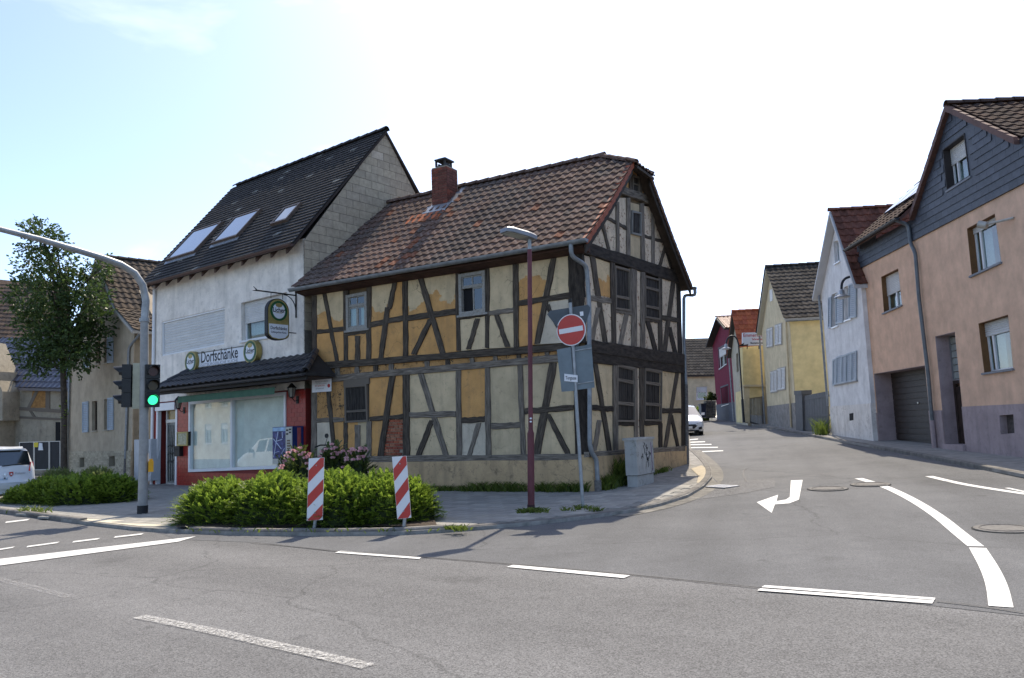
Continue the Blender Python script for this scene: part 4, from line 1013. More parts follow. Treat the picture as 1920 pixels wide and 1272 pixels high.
while 4.4 + r * .25 < ridge_z:
    v = 4.4 + r * .25; u = -.25 if r % 2 else 0.0; r += 1
    while u < 2 * ridge_s:
        P_ = clip_poly(gpoly, [(u + .005, v + .005), (u + .493, v + .005), (u + .493, v + .243), (u + .005, v + .243)])
        if len(P_) > 2 and (max(p[0] for p in P_) - min(p[0] for p in P_)) > .03:
            MB().fpoly(FPG, P_, -0.03, -0.004 + random.uniform(-.003, .003)).build('block', BLK[2] if random.random() < .05 else BLK[random.randrange(2)], gw)
        u += .5
# steep black roof
SL = [mat('black_slate_%d' % i, c, 0.8, 0.5, 9, c2=c2, bump=0.5, bscale=40, rnd=0.25, lo=0.55, hi=0.80) for i, (c, c2) in enumerate((((0.042, 0.041, 0.041), (0.09, 0.087, 0.082)), ((0.050, 0.048, 0.047), (0.13, 0.126, 0.115))))]
LICH = mat('lichen_slate', (0.05, 0.05, 0.048), 0.9, 0.3, 30, c2=(0.42, 0.42, 0.38), lo=0.45, hi=0.62)
def PP(u, s, z): return FP.o + FP.u * u - FP.n * s + Vector((0, 0, z))
PE = (-0.42, PEAVE - 0.12); PT = (ridge_s, ridge_z)
PU0, PU1 = PW0 - .06, PW1 + .16
dk = MB()
for a in (PE, (2 * ridge_s - PE[0], PE[1])):
    t_ = [PP(PU0, *a), PP(PU1, *a), PP(PU1, *PT), PP(PU0, *PT)]; dk.prism(t_, [p - Vector((0, 0, .1)) for p in t_])
proof = dk.build('roof', mat('roof_deck_dark', (0.035, 0.026, 0.022), 0.9, 0.2), PUB)
pup = PP(0, *PT) - PP(0, *PE); pln = pup.length; pup = pup.normalized()
PN_ = FP.u.cross(pup); PN_ = PN_ if PN_.z > 0 else -PN_
SKY_Q = {}
def on_pub_roof(x, y, h=0.0):
    p0 = PP(0, *PE) + PN_ * h; d = ray(x, y); t = PN_.dot(p0 - CPOS) / PN_.dot(d); q = CPOS + d * t - p0
    return (q.dot(FP.u), q.dot(pup))
sky_q = [[on_pub_roof(*c3(x, y), .05) for x, y in L] for L in (((315, 685), (440, 640), (305, 810), (165, 830)), ((565, 600), (705, 552), (560, 715), (415, 752)), ((845, 550), (938, 518), (855, 620), (778, 634)))]
def sky_skip(x, y): return any(bbox(q)[0] + .05 < x < bbox(q)[1] - .05 and bbox(q)[2] < y < bbox(q)[3] - .05 for q in sky_q)
tile_roof(proof, PP(0, *PE) + PN_ * .004, FP.u, pup, [(PU0, 0), (PU1, 0), (PU1, pln), (PU0, pln)], 0.30, 0.17, SL + [LICH], 'flat', 0, 0.004, lambda x, y: 2 if random.random() < .035 else random.randrange(2), sky_skip)
capline(PP(PU0, ridge_s, ridge_z + .02), PP(PU1, ridge_s, ridge_z + .02), 0.11, 0.4, SL[0], proof)
for q, big in zip(sky_q, (1, 1, 0)):
    u0, u1, v0, v1 = bbox(q); P3 = lambda u, v, h: PP(0, *PE) + FP.u * u + pup * v + PN_ * h
    sw = MB(); t = .07
    for a, b, c, d in ((u0, u1, v1 - t, v1), (u0, u1, v0, v0 + t), (u0, u0 + t, v0 + t, v1 - t), (u1 - t, u1, v0 + t, v1 - t)):
        sw.prism([P3(a, c, .13), P3(b, c, .13), P3(b, d, .13), P3(a, d, .13)], [P3(a, c, .0), P3(b, c, .0), P3(b, d, .0), P3(a, d, .0)])
    s_ = sw.build('roof_window', mat('roof_window_frame', (0.12, 0.085, 0.065), 0.5, 0.2, 8), proof)
    MB().prism([P3(u0 + t, v0 + t, .11), P3(u1 - t, v0 + t, .11), P3(u1 - t, v1 - t, .11), P3(u0 + t, v1 - t, .11)], [P3(u0 + t, v0 + t, .10), P3(u1 - t, v0 + t, .10), P3(u1 - t, v1 - t, .10), P3(u0 + t, v1 - t, .10)]).build('pane', mat('sky_pane', (0.10, 0.12, 0.13), 0.03, 0.05, spec=1.0, coat=1.0), s_)
    if big:
        mb = MB(); n = 14
        for k in range(n): a = u0 - .06 + (u1 - u0 + .12) * k / n; b = a + (u1 - u0 + .12) / n * .7; mb.prism([P3(a, v0 - .14, .05), P3(b, v0 - .14, .05), P3(b, v0, .06), P3(a, v0, .06)], [P3(a, v0 - .14, .03), P3(b, v0 - .14, .03), P3(b, v0, .04), P3(a, v0, .04)])
        mb.build('lead_apron', FLASH, s_)
# eaves: gutter in brown, rafter ends
gutter(PP(PU0 - .02, PE[0] - .06, PE[1] - .02), PP(PU1, PE[0] - .06, PE[1] - .02), 0.075, mat('brown_gutter', (0.085, 0.045, 0.035), 0.5, 0.15, 5), PUB)
for k in range(12):
    u = PU0 + .3 + k * (PU1 - PU0 - .5) / 11; mb = MB(); a = [PP(u, PE[0] + .05, PE[1] - .09), PP(u + .09, PE[0] + .05, PE[1] - .09), PP(u + .09, .03, PE[1] + .36), PP(u, .03, PE[1] + .36)]
    mb.prism(a, [p - Vector((0, 0, .13)) for p in a]); mb.build('rafter_end', mat('rafter_brown', (0.07, 0.04, 0.03), 0.8, 0.2, 5), proof)
# upper windows with roller shutters
w = fr_bars(FP, q_w1, .05, -.12, -.03, PVC, 'window', PUB); roller(FP, shrink(q_w1, .045), 1.0, w, -.07, .085)
MB().fpoly(FP, shrink(q_w1, -.03), -.3, -.28).build('interior', DARK, w)
modern_window(FP, q_w2, PUB, 0.55, (0.62,), sill=True)
# shop window with vertical blinds
BLIND = mat('pale_blinds', (0.80, 0.81, 0.76), 0.9, 0.1, 3)
sw = fr_bars(FP, q_sh2, .085, -.10, .03, PVC, 'shop_window', PUB)
MB().fpoly(FP, shrink(q_sh2, .07), -.05, -.042).build('pane', glass('shop_glass', (0.93, 0.96, 0.95)), sw)
a, b = lerp2(q_sh2, .47, 0), lerp2(q_sh2, .47, 1); MB().fpoly(FP, [(a[0] - .04, a[1] - .08), (a[0] + .04, a[1] - .08), (b[0] + .04, b[1] + .08), (b[0] - .04, b[1] + .08)], -.098, .024).build('mullion', PVC, sw)
mb = MB(); n = 90; inn = shrink(q_sh2, .05)
for k in range(n):
    p = [lerp2(inn, k / n, 0), lerp2(inn, (k + 1) / n, 0), lerp2(inn, (k + 1) / n, 1), lerp2(inn, k / n, 1)]; z0, z1 = [-.13 - .035 * (j % 2) for j in (k, k + 1)]
    mb.quad(FP.P(*p[0], z0), FP.P(*p[1], z1), FP.P(*p[2], z1), FP.P(*p[3], z0))
mb.build('vertical_blinds', BLIND, sw, fix=False)
# door with grille
ALU = mat('anodised_frame', (0.50, 0.50, 0.48), 0.4, 0.08, 6, metal=0.4)
dq = [FP.px(*c4(x, y)) for x, y in ((108, 735), (188, 726), (188, 1208), (106, 1208))]; dq[2] = (dq[2][0], .13); dq[3] = (dq[3][0], .13)
DR = fr_bars(FP, dq, .06, -.22, -.14, ALU, 'door', PUB)
tr = lerp2(dq, 0, .2)[1]; MB().fbox(FP, min(dq[0][0], dq[1][0]), max(dq[0][0], dq[1][0]), tr - .05, tr + .05, -.21, -.135).build('transom', ALU, DR)
MB().fpoly(FP, [lerp2(dq, 0, 0), lerp2(dq, 1, 0), lerp2(dq, 1, .2), lerp2(dq, 0, .2)], -.2, -.19).build('fanlight', mat('amber_fanlight', (0.22, 0.15, 0.05), 0.15, 0.15, 5), DR)
MB().fpoly(FP, [lerp2(dq, 0, .2), lerp2(dq, 1, .2), lerp2(dq, 1, 1), lerp2(dq, 0, 1)], -.2, -.19).build('door_glass', mat('rippled_door_glass', (0.20, 0.21, 0.20), 0.2, 0.3, 14, bump=0.5, bscale=30), DR)
d0, d1, e0, e1 = bbox(dq); GRI = mat('dark_grille', (0.03, 0.03, 0.03), 0.5, 0.2, 8, metal=0.5)
for k in range(6):
    u = d0 + .14 + (d1 - d0 - .28) * k / 5; mb = MB(); mb.tube([FP.P(u + .02 * math.sin(i * .9 + k), e0 + .12 + (tr - e0 - .25) * i / 10, -.165) for i in range(11)], .011, 6); mb.build('grille_bar', GRI, DR)
for v in (e0 + .75, e0 + 1.0, e0 + 1.25):
    mb = MB(); mb.tube([FP.P(d0 + .1 + (d1 - d0 - .2) * i / 8, v + .04 * math.sin(i * 2.2), -.158) for i in range(9)], .012, 6); mb.build('grille_scroll', GRI, DR)
MB().fbox(FP, drb[0] + .0, drb[1] - .0, drb[3] - .26, drb[3] - .02, -.12, .09).build('shutter_box', PVC, DR)
for u in (drb[0], drb[1]): MB().fbox(FP, u - .05, u + .05, .1, drb[3] - .26, -.1, .02).build('door_jamb', PVC, DR)
MB().fbox(FP, drb[0] - .1, drb[1] + .1, 0.02, .14, -.3, .28).build('door_step', CONC, DR)
MB().fpoly(FP, [(drb[0], .1), (drb[1], .1), (drb[1], drb[3]), (drb[0], drb[3])], -.32, -.30).build('interior', DARK, DR)
# canopy with dark tiles
CWt = FP.px(*c4(500, 492), 0.02)[1]; PJ = 0.95
CWf = FP.px(*c4(520, 588), PJ)[1]
cu0, cu1 = FP.px(*c4(962, 540), PJ)[0], FP.px(*c4(72, 642), PJ)[0]
cn = MB(); a = [FP.P(cu0, CWf, PJ), FP.P(cu1, CWf, PJ), FP.P(cu1 - .6, CWt, .01), FP.P(cu0 + .75, CWt, .01)]; cn.prism(a, [p - Vector((0, 0, .07)) for p in a])
for s, e in ((cu0, cu0 + .75), (cu1, cu1 - .6)):
    t_ = [FP.P(s, CWf, PJ), FP.P(e, CWt, .012), FP.P(s, CWf, .012)]; cn.prism(t_, [p - Vector((0, 0, .07)) for p in t_])
CANT = mat('canopy_tile', (0.030, 0.031, 0.036), 0.45, 0.3, 10, rnd=0.15, spec=0.4)
can = cn.build('canopy', mat('canopy_boards', (0.03, 0.026, 0.024), 0.8, 0.2), PUB)
cup = (FP.P(0, CWt, .01) - FP.P(0, CWf, PJ)); cl = cup.length; cup = cup.normalized()
tile_roof(can, FP.P(0, CWf + .012, PJ + .03), FP.u, cup, [(cu0, 0), (cu1, 0), (cu1 - .6, cl), (cu0 + .75, cl)], 0.30, cl / 3.3, [CANT], 'wave', 290)
for s, e in ((cu0, cu0 + .75), (cu1, cu1 - .6)): capline(FP.P(s, CWf + .05, PJ), FP.P(e, CWt + .05, .03), .09, .33, CANT, can, 'hip_tile')
MB().fbox(FP, cu0 + .04, cu1 - .04, CWf - .17, CWf - .075, PJ - .1, PJ - .05).build('fascia', mat('fascia_dark', (0.02, 0.018, 0.017), 0.7, 0.2), can)
gutter(FP.P(cu0, CWf - .03, PJ + .07), FP.P(cu1, CWf - .03, PJ + .07), .055, mat('dark_gutter', (0.04, 0.04, 0.045), 0.4, 0.1), can)
MB().fbox(FP, cu0 + .05, cu1 - .05, CWf - .11, CWf - .08, .02, PJ - .12).build('soffit', mat('soffit_brown', (0.05, 0.03, 0.022), 0.8, 0.2), can)
# green awning folded low over the shop window
aw = [FP.px(*c4(x, y), .55) for x, y in ((218, 690), (795, 622))]; wa = [FP.px(*c4(x, y), .06) for x, y in ((250, 650), (785, 600))]
AWN = MB(); z0, z1 = (aw[0][1] + aw[1][1]) / 2, ztop + .12
AWN.quad(FP.P(aw[0][0], z0, .62), FP.P(aw[1][0], z0, .62), FP.P(wa[1][0], z1, .03), FP.P(wa[0][0], z1, .03))
aw_o = AWN.build('awning', mat('awning_dark_cloth', (0.028, 0.026, 0.024), 0.9, 0.15), PUB, fix=False)
vb = MB(); n = 24
for k in range(n):
    t0, t1 = k / n, (k + 1) / n; u0_, u1_ = aw[0][0] + (aw[1][0] - aw[0][0]) * t0, aw[0][0] + (aw[1][0] - aw[0][0]) * t1
    vb.quad(FP.P(u0_, z0 + .02, .63), FP.P(u1_, z0 + .02, .63), FP.P(u1_, z0 - .17, .635 + .008 * (k % 2)), FP.P(u0_, z0 - .17, .635 + .008 * ((k + 1) % 2)))
vb.build('valance', mat('green_valance', (0.06, 0.14, 0.095), 0.85, 0.12, 5), aw_o, fix=False)
# fascia sign with lettering and round brewery lamps
GOLD = mat('gold_rim', (0.36, 0.29, 0.11), 0.45, 0.15, 8, metal=0.4); GREEN = mat('bottle_green', (0.015, 0.085, 0.030), 0.4, 0.1); SIGNW = mat('sign_white', (0.66, 0.69, 0.73), 0.4, 0.04); INK = mat('black_ink', (0.012, 0.012, 0.016), 0.5, 0.05); BLACKM = mat('black_metal', (0.018, 0.018, 0.018), 0.5, 0.15, 6, metal=0.3)
sq = quadpx(FP, c4, [(290, 432), (640, 366), (640, 460), (290, 518)], .10); SGN = thing('sign_board', FP.P(sum(p[0] for p in sq) / 4, min(p[1] for p in sq), .05), 'long white sign board reading Dorfschänke above the pub canopy', 'sign')
u0, u1 = bbox(sq)[:2]; vc = sum(p[1] for p in sq) / 4; hh = .235
MB().fbox(FP, u0, u1, vc - hh, vc + hh, .0, .10).build('panel', SIGNW, SGN)
fr_bars(FP, [(u1, vc + hh), (u0, vc + hh), (u0, vc - hh), (u1, vc - hh)], .022, .002, .112, mat('sign_trim', (0.10, 0.09, 0.07), 0.5, 0.2), 'frame', SGN)
um = FP.px(*c4(447, 435), .10)[0]
lettering('Dorfschänke', .50, FP.M(um, vc + .065, .1005), INK, SGN, .003, bold=.006, sx=.78)
lettering('GUTBÜRGERLICHE KÜCHE', .135, FP.M(um, vc - .165, .1005), mat('faded_ink', (0.22, 0.23, 0.27), 0.6, 0.05), SGN, .002, sx=1.24)
def emblem(parent, Mw, r, depth=.09, txt=.16, name='emblem'):
    e = MB().disc(Mw @ Matrix.Translation((0, 0, -depth)), r, depth, 32).build(name, GOLD, parent, smooth=40)
    T = lambda k: Mw @ Matrix.Translation((0, 0, k))
    MB().disc(T(.0005), r * .90, .004, 32).build('green_ring', GREEN, e); MB().disc(T(.005), r * .70, .003, 32, r * .66).build('white_field', SIGNW, e)
    MB().disc(T(.0085) @ Matrix.Translation((0, r * .52, 0)), r * .2, .002, 14, r * .36).build('crest', GOLD, e)
    inst('lettering', text_mesh('Licher', r * .60, .001, INK, bold=.004, sx=.85), T(.009) @ Matrix.Translation((0, r * .06, 0)), e)
    MB().box((0, -r * .18, .009), r * .7, r * .05, .002, Mw).build('underline', GOLD, e)
    return e
for x, y in ((277, 474), (632, 411)):
    u, v = FP.px(*c4(x, y), .2); emblem(SGN, FP.M(u, v, .2), .335, .17)
# hanging sign on a wrought bracket, square to the wall
hx, hz = FP.px(*crop(500, 530, 10.6)(592, 260)); HB = FP.P(hx, hz, 0)
HS = thing('hanging_sign', FP.P(hx, hz - .8, 0), 'round-topped green, gold and white pub sign hanging from a wrought-iron bracket by the upper window', 'sign')
HN = -FP.u                                     # sign face looks along the wall, towards the corner house
def hs(o, v, t=0.0): return FP.P(hx, hz + v, o) + HN * t
br = MB(); br.tube([hs(.02, .32), hs(.02, -.62)], .022, 8); br.tube([hs(.02, 0), hs(1.25, .0)], .02, 8); br.tube([hs(1.25, 0), hs(1.36, .1)], [.02, .006], 8); br.tube([hs(1.25, 0), hs(1.38, -.02)], [.02, .006], 8)
br.tube([hs(.03 + .38 * (1 - math.cos(a)), -.42 + .40 * math.sin(a)) for a in [math.pi / 2 * i / 7 for i in range(8)]], .014, 6)
br.tube([hs(.02, -1.05), hs(.35, -1.05)], .014, 6); br.build('bracket', BLACKM, HS, smooth=40)
for o in (.45, .82): MB().tube([hs(o, 0), hs(o, -.16)], .009, 6).build('hanger', BLACKM, HS)
cx_, rr = .635, .34
def outline(k, n=16):
    P_ = [(cx_ + (rr + k) * math.cos(math.pi * i / n), -.50 + (rr + k) * math.sin(math.pi * i / n)) for i in range(n + 1)]
    P_ += [(cx_ - rr - k, -1.12 - k * .5)] + [(cx_ - (rr + k) * math.cos(math.pi * i / 8), -1.12 - (.17 + k) * math.sin(math.pi * i / 8)) for i in range(1, 8)] + [(cx_ + rr + k, -1.12 - k * .5)]
    return P_
MB().prism([hs(o, v, .07) for o, v in outline(0)], [hs(o, v, -.07) for o, v in outline(0)]).build('sign_case', BLACKM, HS)
for sgn in (1, -1):
    MB().prism([hs(o, v, sgn * .074) for o, v in outline(-.02)], [hs(o, v, sgn * .069) for o, v in outline(-.02)]).build('gold_face', GOLD, HS)
    xax = FP.n * (-sgn) ; pos = hs(cx_, -.50, sgn * .076); zz = HN * sgn
    M_ = Matrix(((xax.x, 0, zz.x, pos.x), (xax.y, 0, zz.y, pos.y), (0, 1, zz.z, pos.z), (0, 0, 0, 1)))
    if M_.to_3x3().determinant() < 0: xax = -xax; M_ = Matrix(((xax.x, 0, zz.x, pos.x), (xax.y, 0, zz.y, pos.y), (0, 1, zz.z, pos.z), (0, 0, 0, 1)))
    emblem(HS, M_ @ Matrix.Translation((0, 0, .008)), .30, .006)
    lo_ = [(cx_ - .30, -.86), (cx_ + .30, -.86), (cx_ + .30, -1.12), (cx_ + .2, -1.22), (cx_, -1.25), (cx_ - .2, -1.22), (cx_ - .30, -1.12)]
    MB().prism([hs(o, v, sgn * .079) for o, v in lo_], [hs(o, v, sgn * .073) for o, v in lo_]).build('white_band', SIGNW, HS)
    inst('lettering', text_mesh('Dorfschänke', .125, .001, INK, bold=.002, sx=.8), M_ @ Matrix.Translation((0, -.47, .004)), HS)
    inst('lettering', text_mesh('Gutbürgerliche Küche', .068, .001, INK, bold=.001, sx=.8), M_ @ Matrix.Translation((0, -.58, .004)), HS)
# wall lanterns
def lantern(x, y, label):
    u, v = FP.px(*c4(x, y), .2); t = thing('wall_lantern', FP.P(u, v - .25, .0), label, 'lantern', 'lanterns on the pub wall')
    m = MB(); m.tube([FP.P(u, v - .2, .0), FP.P(u, v - .24, .1), FP.P(u, v - .14, .2)], .014, 6); m.fbox(FP, u - .05, u + .05, v - .3, v - .1, -.004, .02); m.build('bracket', BLACKM, t)
    c = FP.P(u, v, .2); n = 6
    R6 = lambda r, z: [c + Vector((math.cos(a) * r, math.sin(a) * r, z)) for a in [2 * math.pi * k / n for k in range(n)]]
    MB().prism(R6(.11, .12), R6(.07, -.12)).build('glass_body', mat('smoky_lantern_glass', (0.22, 0.21, 0.18), 0.15, 0.1), t)
    MB().prism(R6(.02, .25), R6(.14, .12)).build('cap', BLACKM, t); MB().prism(R6(.075, -.12), R6(.05, -.15)).build('base', BLACKM, t)
    for k in range(n): MB().tube([R6(.112, .12)[k], R6(.072, -.12)[k]], .008, 5).build('rib', BLACKM, t)
lantern(205, 725, 'black wall lantern between the pub door and the shop window'); lantern(880, 655, 'black wall lantern at the right end of the red pub wall')
# menu box, letter box, cigarette machine
def wallbox(C, L, w, d, name, label, cat, m):
    q = quadpx(FP, C, L, w); u0, u1, v0, v1 = bbox(q); t = thing(name, FP.P((u0 + u1) / 2, v0, 0), label, cat); MB().fbox(FP, u0, u1, v0, v1, 0.004, d).build('case', m, t); return t, u0, u1, v0, v1
t, u0, u1, v0, v1 = wallbox(c4, [(196, 892), (258, 890), (258, 972), (196, 975)], .12, .10, 'menu_box', 'gilt framed menu box on the red wall beside the door', 'display box', BLACKM)
fr_bars(FP, [(u0, v1), (u1, v1), (u1, v0), (u0, v0)], .045, .09, .13, GOLD, 'frame', t); MB().fbox(FP, u0 + .04, u1 - .04, v0 + .04, v1 - .04, .1, .112).build('menu_sheet', mat('menu_paper', (0.40, 0.38, 0.26), 0.7, 0.3, 14), t)
t, u0, u1, v0, v1 = wallbox(c4, [(184, 980), (212, 978), (212, 1035), (184, 1037)], .12, .13, 'letter_box', 'small black letter box below the menu box by the pub door', 'letter box', BLACKM)
MB().fbox(FP, u0 + .03, u1 - .03, v1 - .09, v1 - .07, .13, .134).build('slot', GAP, t); MB().fbox(FP, u0 - .01, u1 + .01, v1, v1 + .02, .0, .15).build('lid', BLACKM, t)
cV = crop(490, 780, 9.087)
vq = [FP.px(*cV(x, y), .38) for x, y in ((180, 195), (525, 182), (525, 800), (190, 820))]; u0, u1, v0, v1 = bbox(vq)
VM = thing('cigarette_machine', FP.P((u0 + u1) / 2, v0 - .3, .1), 'blue and silver cigarette machine mounted on the pub wall in front of the shop window', 'vending machine')
BLUE = mat('machine_blue', (0.016, 0.030, 0.12), 0.35, 0.2, 5); SILV = mat('machine_silver', (0.42, 0.41, 0.37), 0.4, 0.1, 6, metal=0.2)
MB().fbox(FP, u0, u1, v0, v1, .02, .36).build('case', BLUE, VM)
ur = u0 if FP.M(0, 0, 0).col[0].to_3d().dot(FP.u) < 0 else u1; ul_ = u1 if ur == u0 else u0; sgnu = 1 if ul_ > ur else -1; W_ = abs(u1 - u0)
X = lambda t: ul_ + (ur - ul_) * t
def vb_(t0, t1, s0, s1, w0, w1, m, nm):
    a, b = sorted((X(t0), X(t1))); return MB().fbox(FP, a, b, v0 + (v1 - v0) * s0, v0 + (v1 - v0) * s1, w0, w1).build(nm, m, VM)
vb_(.02, .98, .0, .14, .36, .375, SILV, 'tray_panel'); vb_(.02, .66, .15, .88, .36, .368, mat('poster_navy', (0.012, 0.018, 0.085), 0.3, 0.5, 10, c2=(0.07, 0.09, 0.28)), 'poster'); vb_(.02, .66, .885, .985, .36, .37, mat('poster_sky', (0.30, 0.48, 0.66), 0.35, 0.3, 4), 'header'); vb_(.68, .98, .15, .985, .36, .38, SILV, 'selection_panel')
for (a, b) in (((.06, .68), (.46, .40)), ((.30, .87), (.08, .18)), ((.5, .86), (.52, .7)), ((.62, .42), (.44, .25)), ((.1, .3), (.35, .34)), ((.25, .62), (.5, .66))):
    p0, p1 = FP.P(X(a[0]), v0 + (v1 - v0) * a[1], .371), FP.P(X(b[0]), v0 + (v1 - v0) * b[1], .371); MB().tube([p0, p1], .012 if a[0] != .1 else .006, 4).build('light_streak', mat('poster_streak', (0.55, 0.62, 0.75), 0.4, 0.05), VM)
for i, (tx, s) in enumerate([(.76, .9), (.9, .92), (.76, .8), (.9, .84)] + [(.8, .62 - .07 * k) for k in range(6)]): vb_(tx - .05, tx + (.05 if i < 4 else .1), s - .022, s + .022, .38, .385, BLACKM if i < 4 else mat('button_brown', (0.16, 0.11, 0.07), 0.6, 0.1), 'button')
sf = Fac(FP.P(ur, 0, 0), 38); 
MB().prism([FP.P(ur - sgnu * .003, v0 + .42, o) for o in (.1, .22)] + [FP.P(ur - sgnu * .003, v1 - .04, o) for o in (.22, .1)], [FP.P(ur - sgnu * .0, v0 + .42, o) for o in (.1, .22)] + [FP.P(ur, v1 - .04, o) for o in (.22, .1)]).build('side_poster', mat('side_poster_red', (0.45, 0.10, 0.09), 0.4, 0.3, 4), VM)
MB().fbox(FP, min(u0, u1) + .1, max(u0, u1) - .1, 0.02, v0, .1, .3).build('pedestal', SILV, VM)
# white downpipe and end pilaster at the pub's left edge
MB().tube([FP.P(PW1 - .05, .1, .06), FP.P(PW1 - .05, PEAVE - .2, .06)], .05, 10).build('downpipe', PVC, PUB, smooth=50)
# ------------------------------------------------------------------ the beige gabled house left of the pub
c1 = crop(0, 380, 3.179); c2 = crop(0, 680, 3.179)
p = CPOS + ray(240, 897) * 29.0
FH = Fac(p, -44)
LH = thing('gabled_house', (p.x, p.y, 0.1), 'beige gabled house with pale blue shutters and brick plinth, behind the street tree', 'house')
BEIGE = plaster('beige_render', (0.44, 0.36, 0.26), crack=0.1, grime=0.3, stain=(0.22, 0.19, 0.14), bump=0.5)
hp = quadpx(FH, c1, [(800, 740), (600, 345), (430, 740), (430, 1700), (800, 1650)])
ur_, ul2 = hp[0][0], hp[2][0]; apu, apv = (ur_ + ul2) / 2, hp[1][1]; ev = hp[0][1]; gz = .05; pz = FH.px(*c2(600, 530))[1]
oL = [(570, 825, 598, 962), (622, 812, 646, 957)]; lo = [(548, 228, 580, 408), (620, 216, 648, 402)]
def rect(F, C, r): x0, y0, x1, y1 = r; return quadpx(F, C, [(x0, y0 + 4), (x1, y0), (x1, y1 - 3), (x0, y1)])
hw = [rect(FH, c1, r) for r in oL] + [rect(FH, c2, r) for r in lo]
wall_holes(FH, [(ur_, pz), (ur_, ev), (ur_ + (apu - ur_) * .35, ev + (apv - ev) * .22), (apu, apv - .1), (ul2 + (apu - ul2) * .35, ev + (apv - ev) * .22), (ul2, ev), (ul2, pz)], hw, -.3, 0, 'wall', BEIGE, LH)
bw = [rect(FH, c2, r) for r in ((480, 566, 508, 626), (656, 556, 690, 620))]
wall_holes(FH, [(ur_, gz), (ur_, pz - .002), (ul2, pz - .002), (ul2, gz)], bw, -.3, .035, 'plinth_wall', mat('plinth_mortar', (0.33, 0.28, 0.20), 0.95, 0.2), LH)
SB = mat('sand_brick', (0.42, 0.36, 0.26), 0.9, 0.2, 6, bump=0.3, rnd=0.22)
bmesh_ = MB(); bmesh_.box((0, 0, 0), .232, .066, .03); bme = bmesh_.mesh('brick', SB); r = 0; spots = []
while gz + r * .074 < pz - .05:
    v = gz + .04 + r * .074; u = min(ur_, ul2) + .12 + (.12 if r % 2 else 0); r += 1
    while u < max(ur_, ul2) - .1:
        if not any(bbox(q)[0] - .1 < u < bbox(q)[1] + .1 and bbox(q)[2] - .03 < v < bbox(q)[3] + .03 for q in bw): spots.append((u, v))
        u += .24
spots.sort(key=lambda p: -p[1])
rest = MB()
for i, (u, v) in enumerate(spots):
    if i < 290: inst('brick', bme, FH.M(u, v, .036 + random.uniform(-.004, .004)), LH)
    else: M_ = FH.M(u, v, .036); rest.add([M_ @ q for q in bmesh_.v], bmesh_.f)
if rest.v: rest.build('bricks', SB, LH, kind='stuff')
for q in bw: MB().fpoly(FH, shrink(q, -.02), -.2, -.15).build('cellar_window', DARK, LH)
SHB = mat('pale_blue_shutter', (0.36, 0.42, 0.47), 0.6, 0.1, 5); BRF = mat('brown_frame', (0.09, 0.055, 0.035), 0.6, 0.2, 6)
for q in hw: modern_window(FH, q, LH, 0, (0.5,), BRF, .12, True, CURT, ft=.05, silm=mat('sandstone', (0.38, 0.33, 0.25), 0.9, 0.15, 6))
def leaf_shutter(F, q, parent, m, w0=.015, name='shutter', open_out=0.0):
    s = fr_bars(F, q, .055, w0, w0 + .045, m, name, parent); n = max(4, int(abs(q[0][1] - q[3][1]) / .075)); inn = shrink(q, .05)
    for k in range(n):
        a, b = k / n, (k + .82) / n; r = [lerp2(inn, 0, a), lerp2(inn, 1, a), lerp2(inn, 1, b), lerp2(inn, 0, b)]
        MB().prism([F.P(*r[0], w0 + .008), F.P(*r[1], w0 + .008), F.P(*r[2], w0 + .032), F.P(*r[3], w0 + .032)], [F.P(*r[0], w0 + .0), F.P(*r[1], w0 + .0), F.P(*r[2], w0 + .024), F.P(*r[3], w0 + .024)]).build('louvre', m, s)
    return s
for C, r in ((c1, (646, 800, 678, 958)), (c1, (508, 850, 542, 985)), (c2, (498, 232, 531, 418)), (c2, (648, 208, 680, 404))): leaf_shutter(FH, rect(FH, C, r), LH, SHB)
q = rect(FH, c1, (585, 500, 650, 620)); 
for k in range(4): MB().fpoly(FH, [lerp2(q, k / 4, 0), lerp2(q, (k + .9) / 4, 0), lerp2(q, (k + .9) / 4, 1), lerp2(q, k / 4, 1)], .01, .04).build('gable_board', mat('gable_boards', (0.20, 0.13, 0.09), 0.85, 0.2, 6), LH)
def HP(u, v, s): return FH.P(u, v, -s)
DEP = 8.0
sgn = 1 if ur_ > ul2 else -1
bd = MB(); cs = [(ur_ - sgn * .03, gz), (ur_ - sgn * .03, ev - .05), (apu, apv - .25), (ul2 + sgn * .03, ev - .05), (ul2 + sgn * .03, gz)]
bd.prism([HP(u, v, .95) for u, v in cs], [HP(u, v, DEP) for u, v in cs]); bd.build('rear_body', BEIGE, LH)
for uu in (ur_, ul2): MB().prism([HP(uu, gz, .03), HP(uu, ev, .03), HP(uu, ev, 1.0), HP(uu, gz, 1.0)], [HP(uu - sgn * (.25 if uu == ur_ else -.25), v, s) for v, s in ((gz, .03), (ev, .03), (ev, 1.0), (gz, 1.0))]).build('side_wall', BEIGE, LH)
GT = [mat('grey_brown_tile_%d' % i, c, 0.95, 0.25, 9, spec=0.08, bump=0.3, rnd=0.2) for i, c in enumerate(((0.10, 0.078, 0.06), (0.075, 0.062, 0.052)))]
rd = MB(); kk = (ur_ + (apu - ur_) * .40, ev + (apv - ev) * .27); ee = (ur_ + sgn * .55, ev - .22)
rp = [ee, kk, (apu, apv + .08)]; mir = lambda p: (2 * apu - p[0], p[1])
for P_ in (rp, [mir(p) for p in rp]):
    for a, b in zip(P_, P_[1:]):
        t_ = [HP(*a, -.25), HP(*a, DEP), HP(*b, DEP), HP(*b, -.25)]; rd.prism(t_, [x - Vector((0, 0, .1)) for x in t_])
rf = rd.build('roof', mat('pale_verge', (0.42, 0.40, 0.36), 0.8, 0.1), LH)
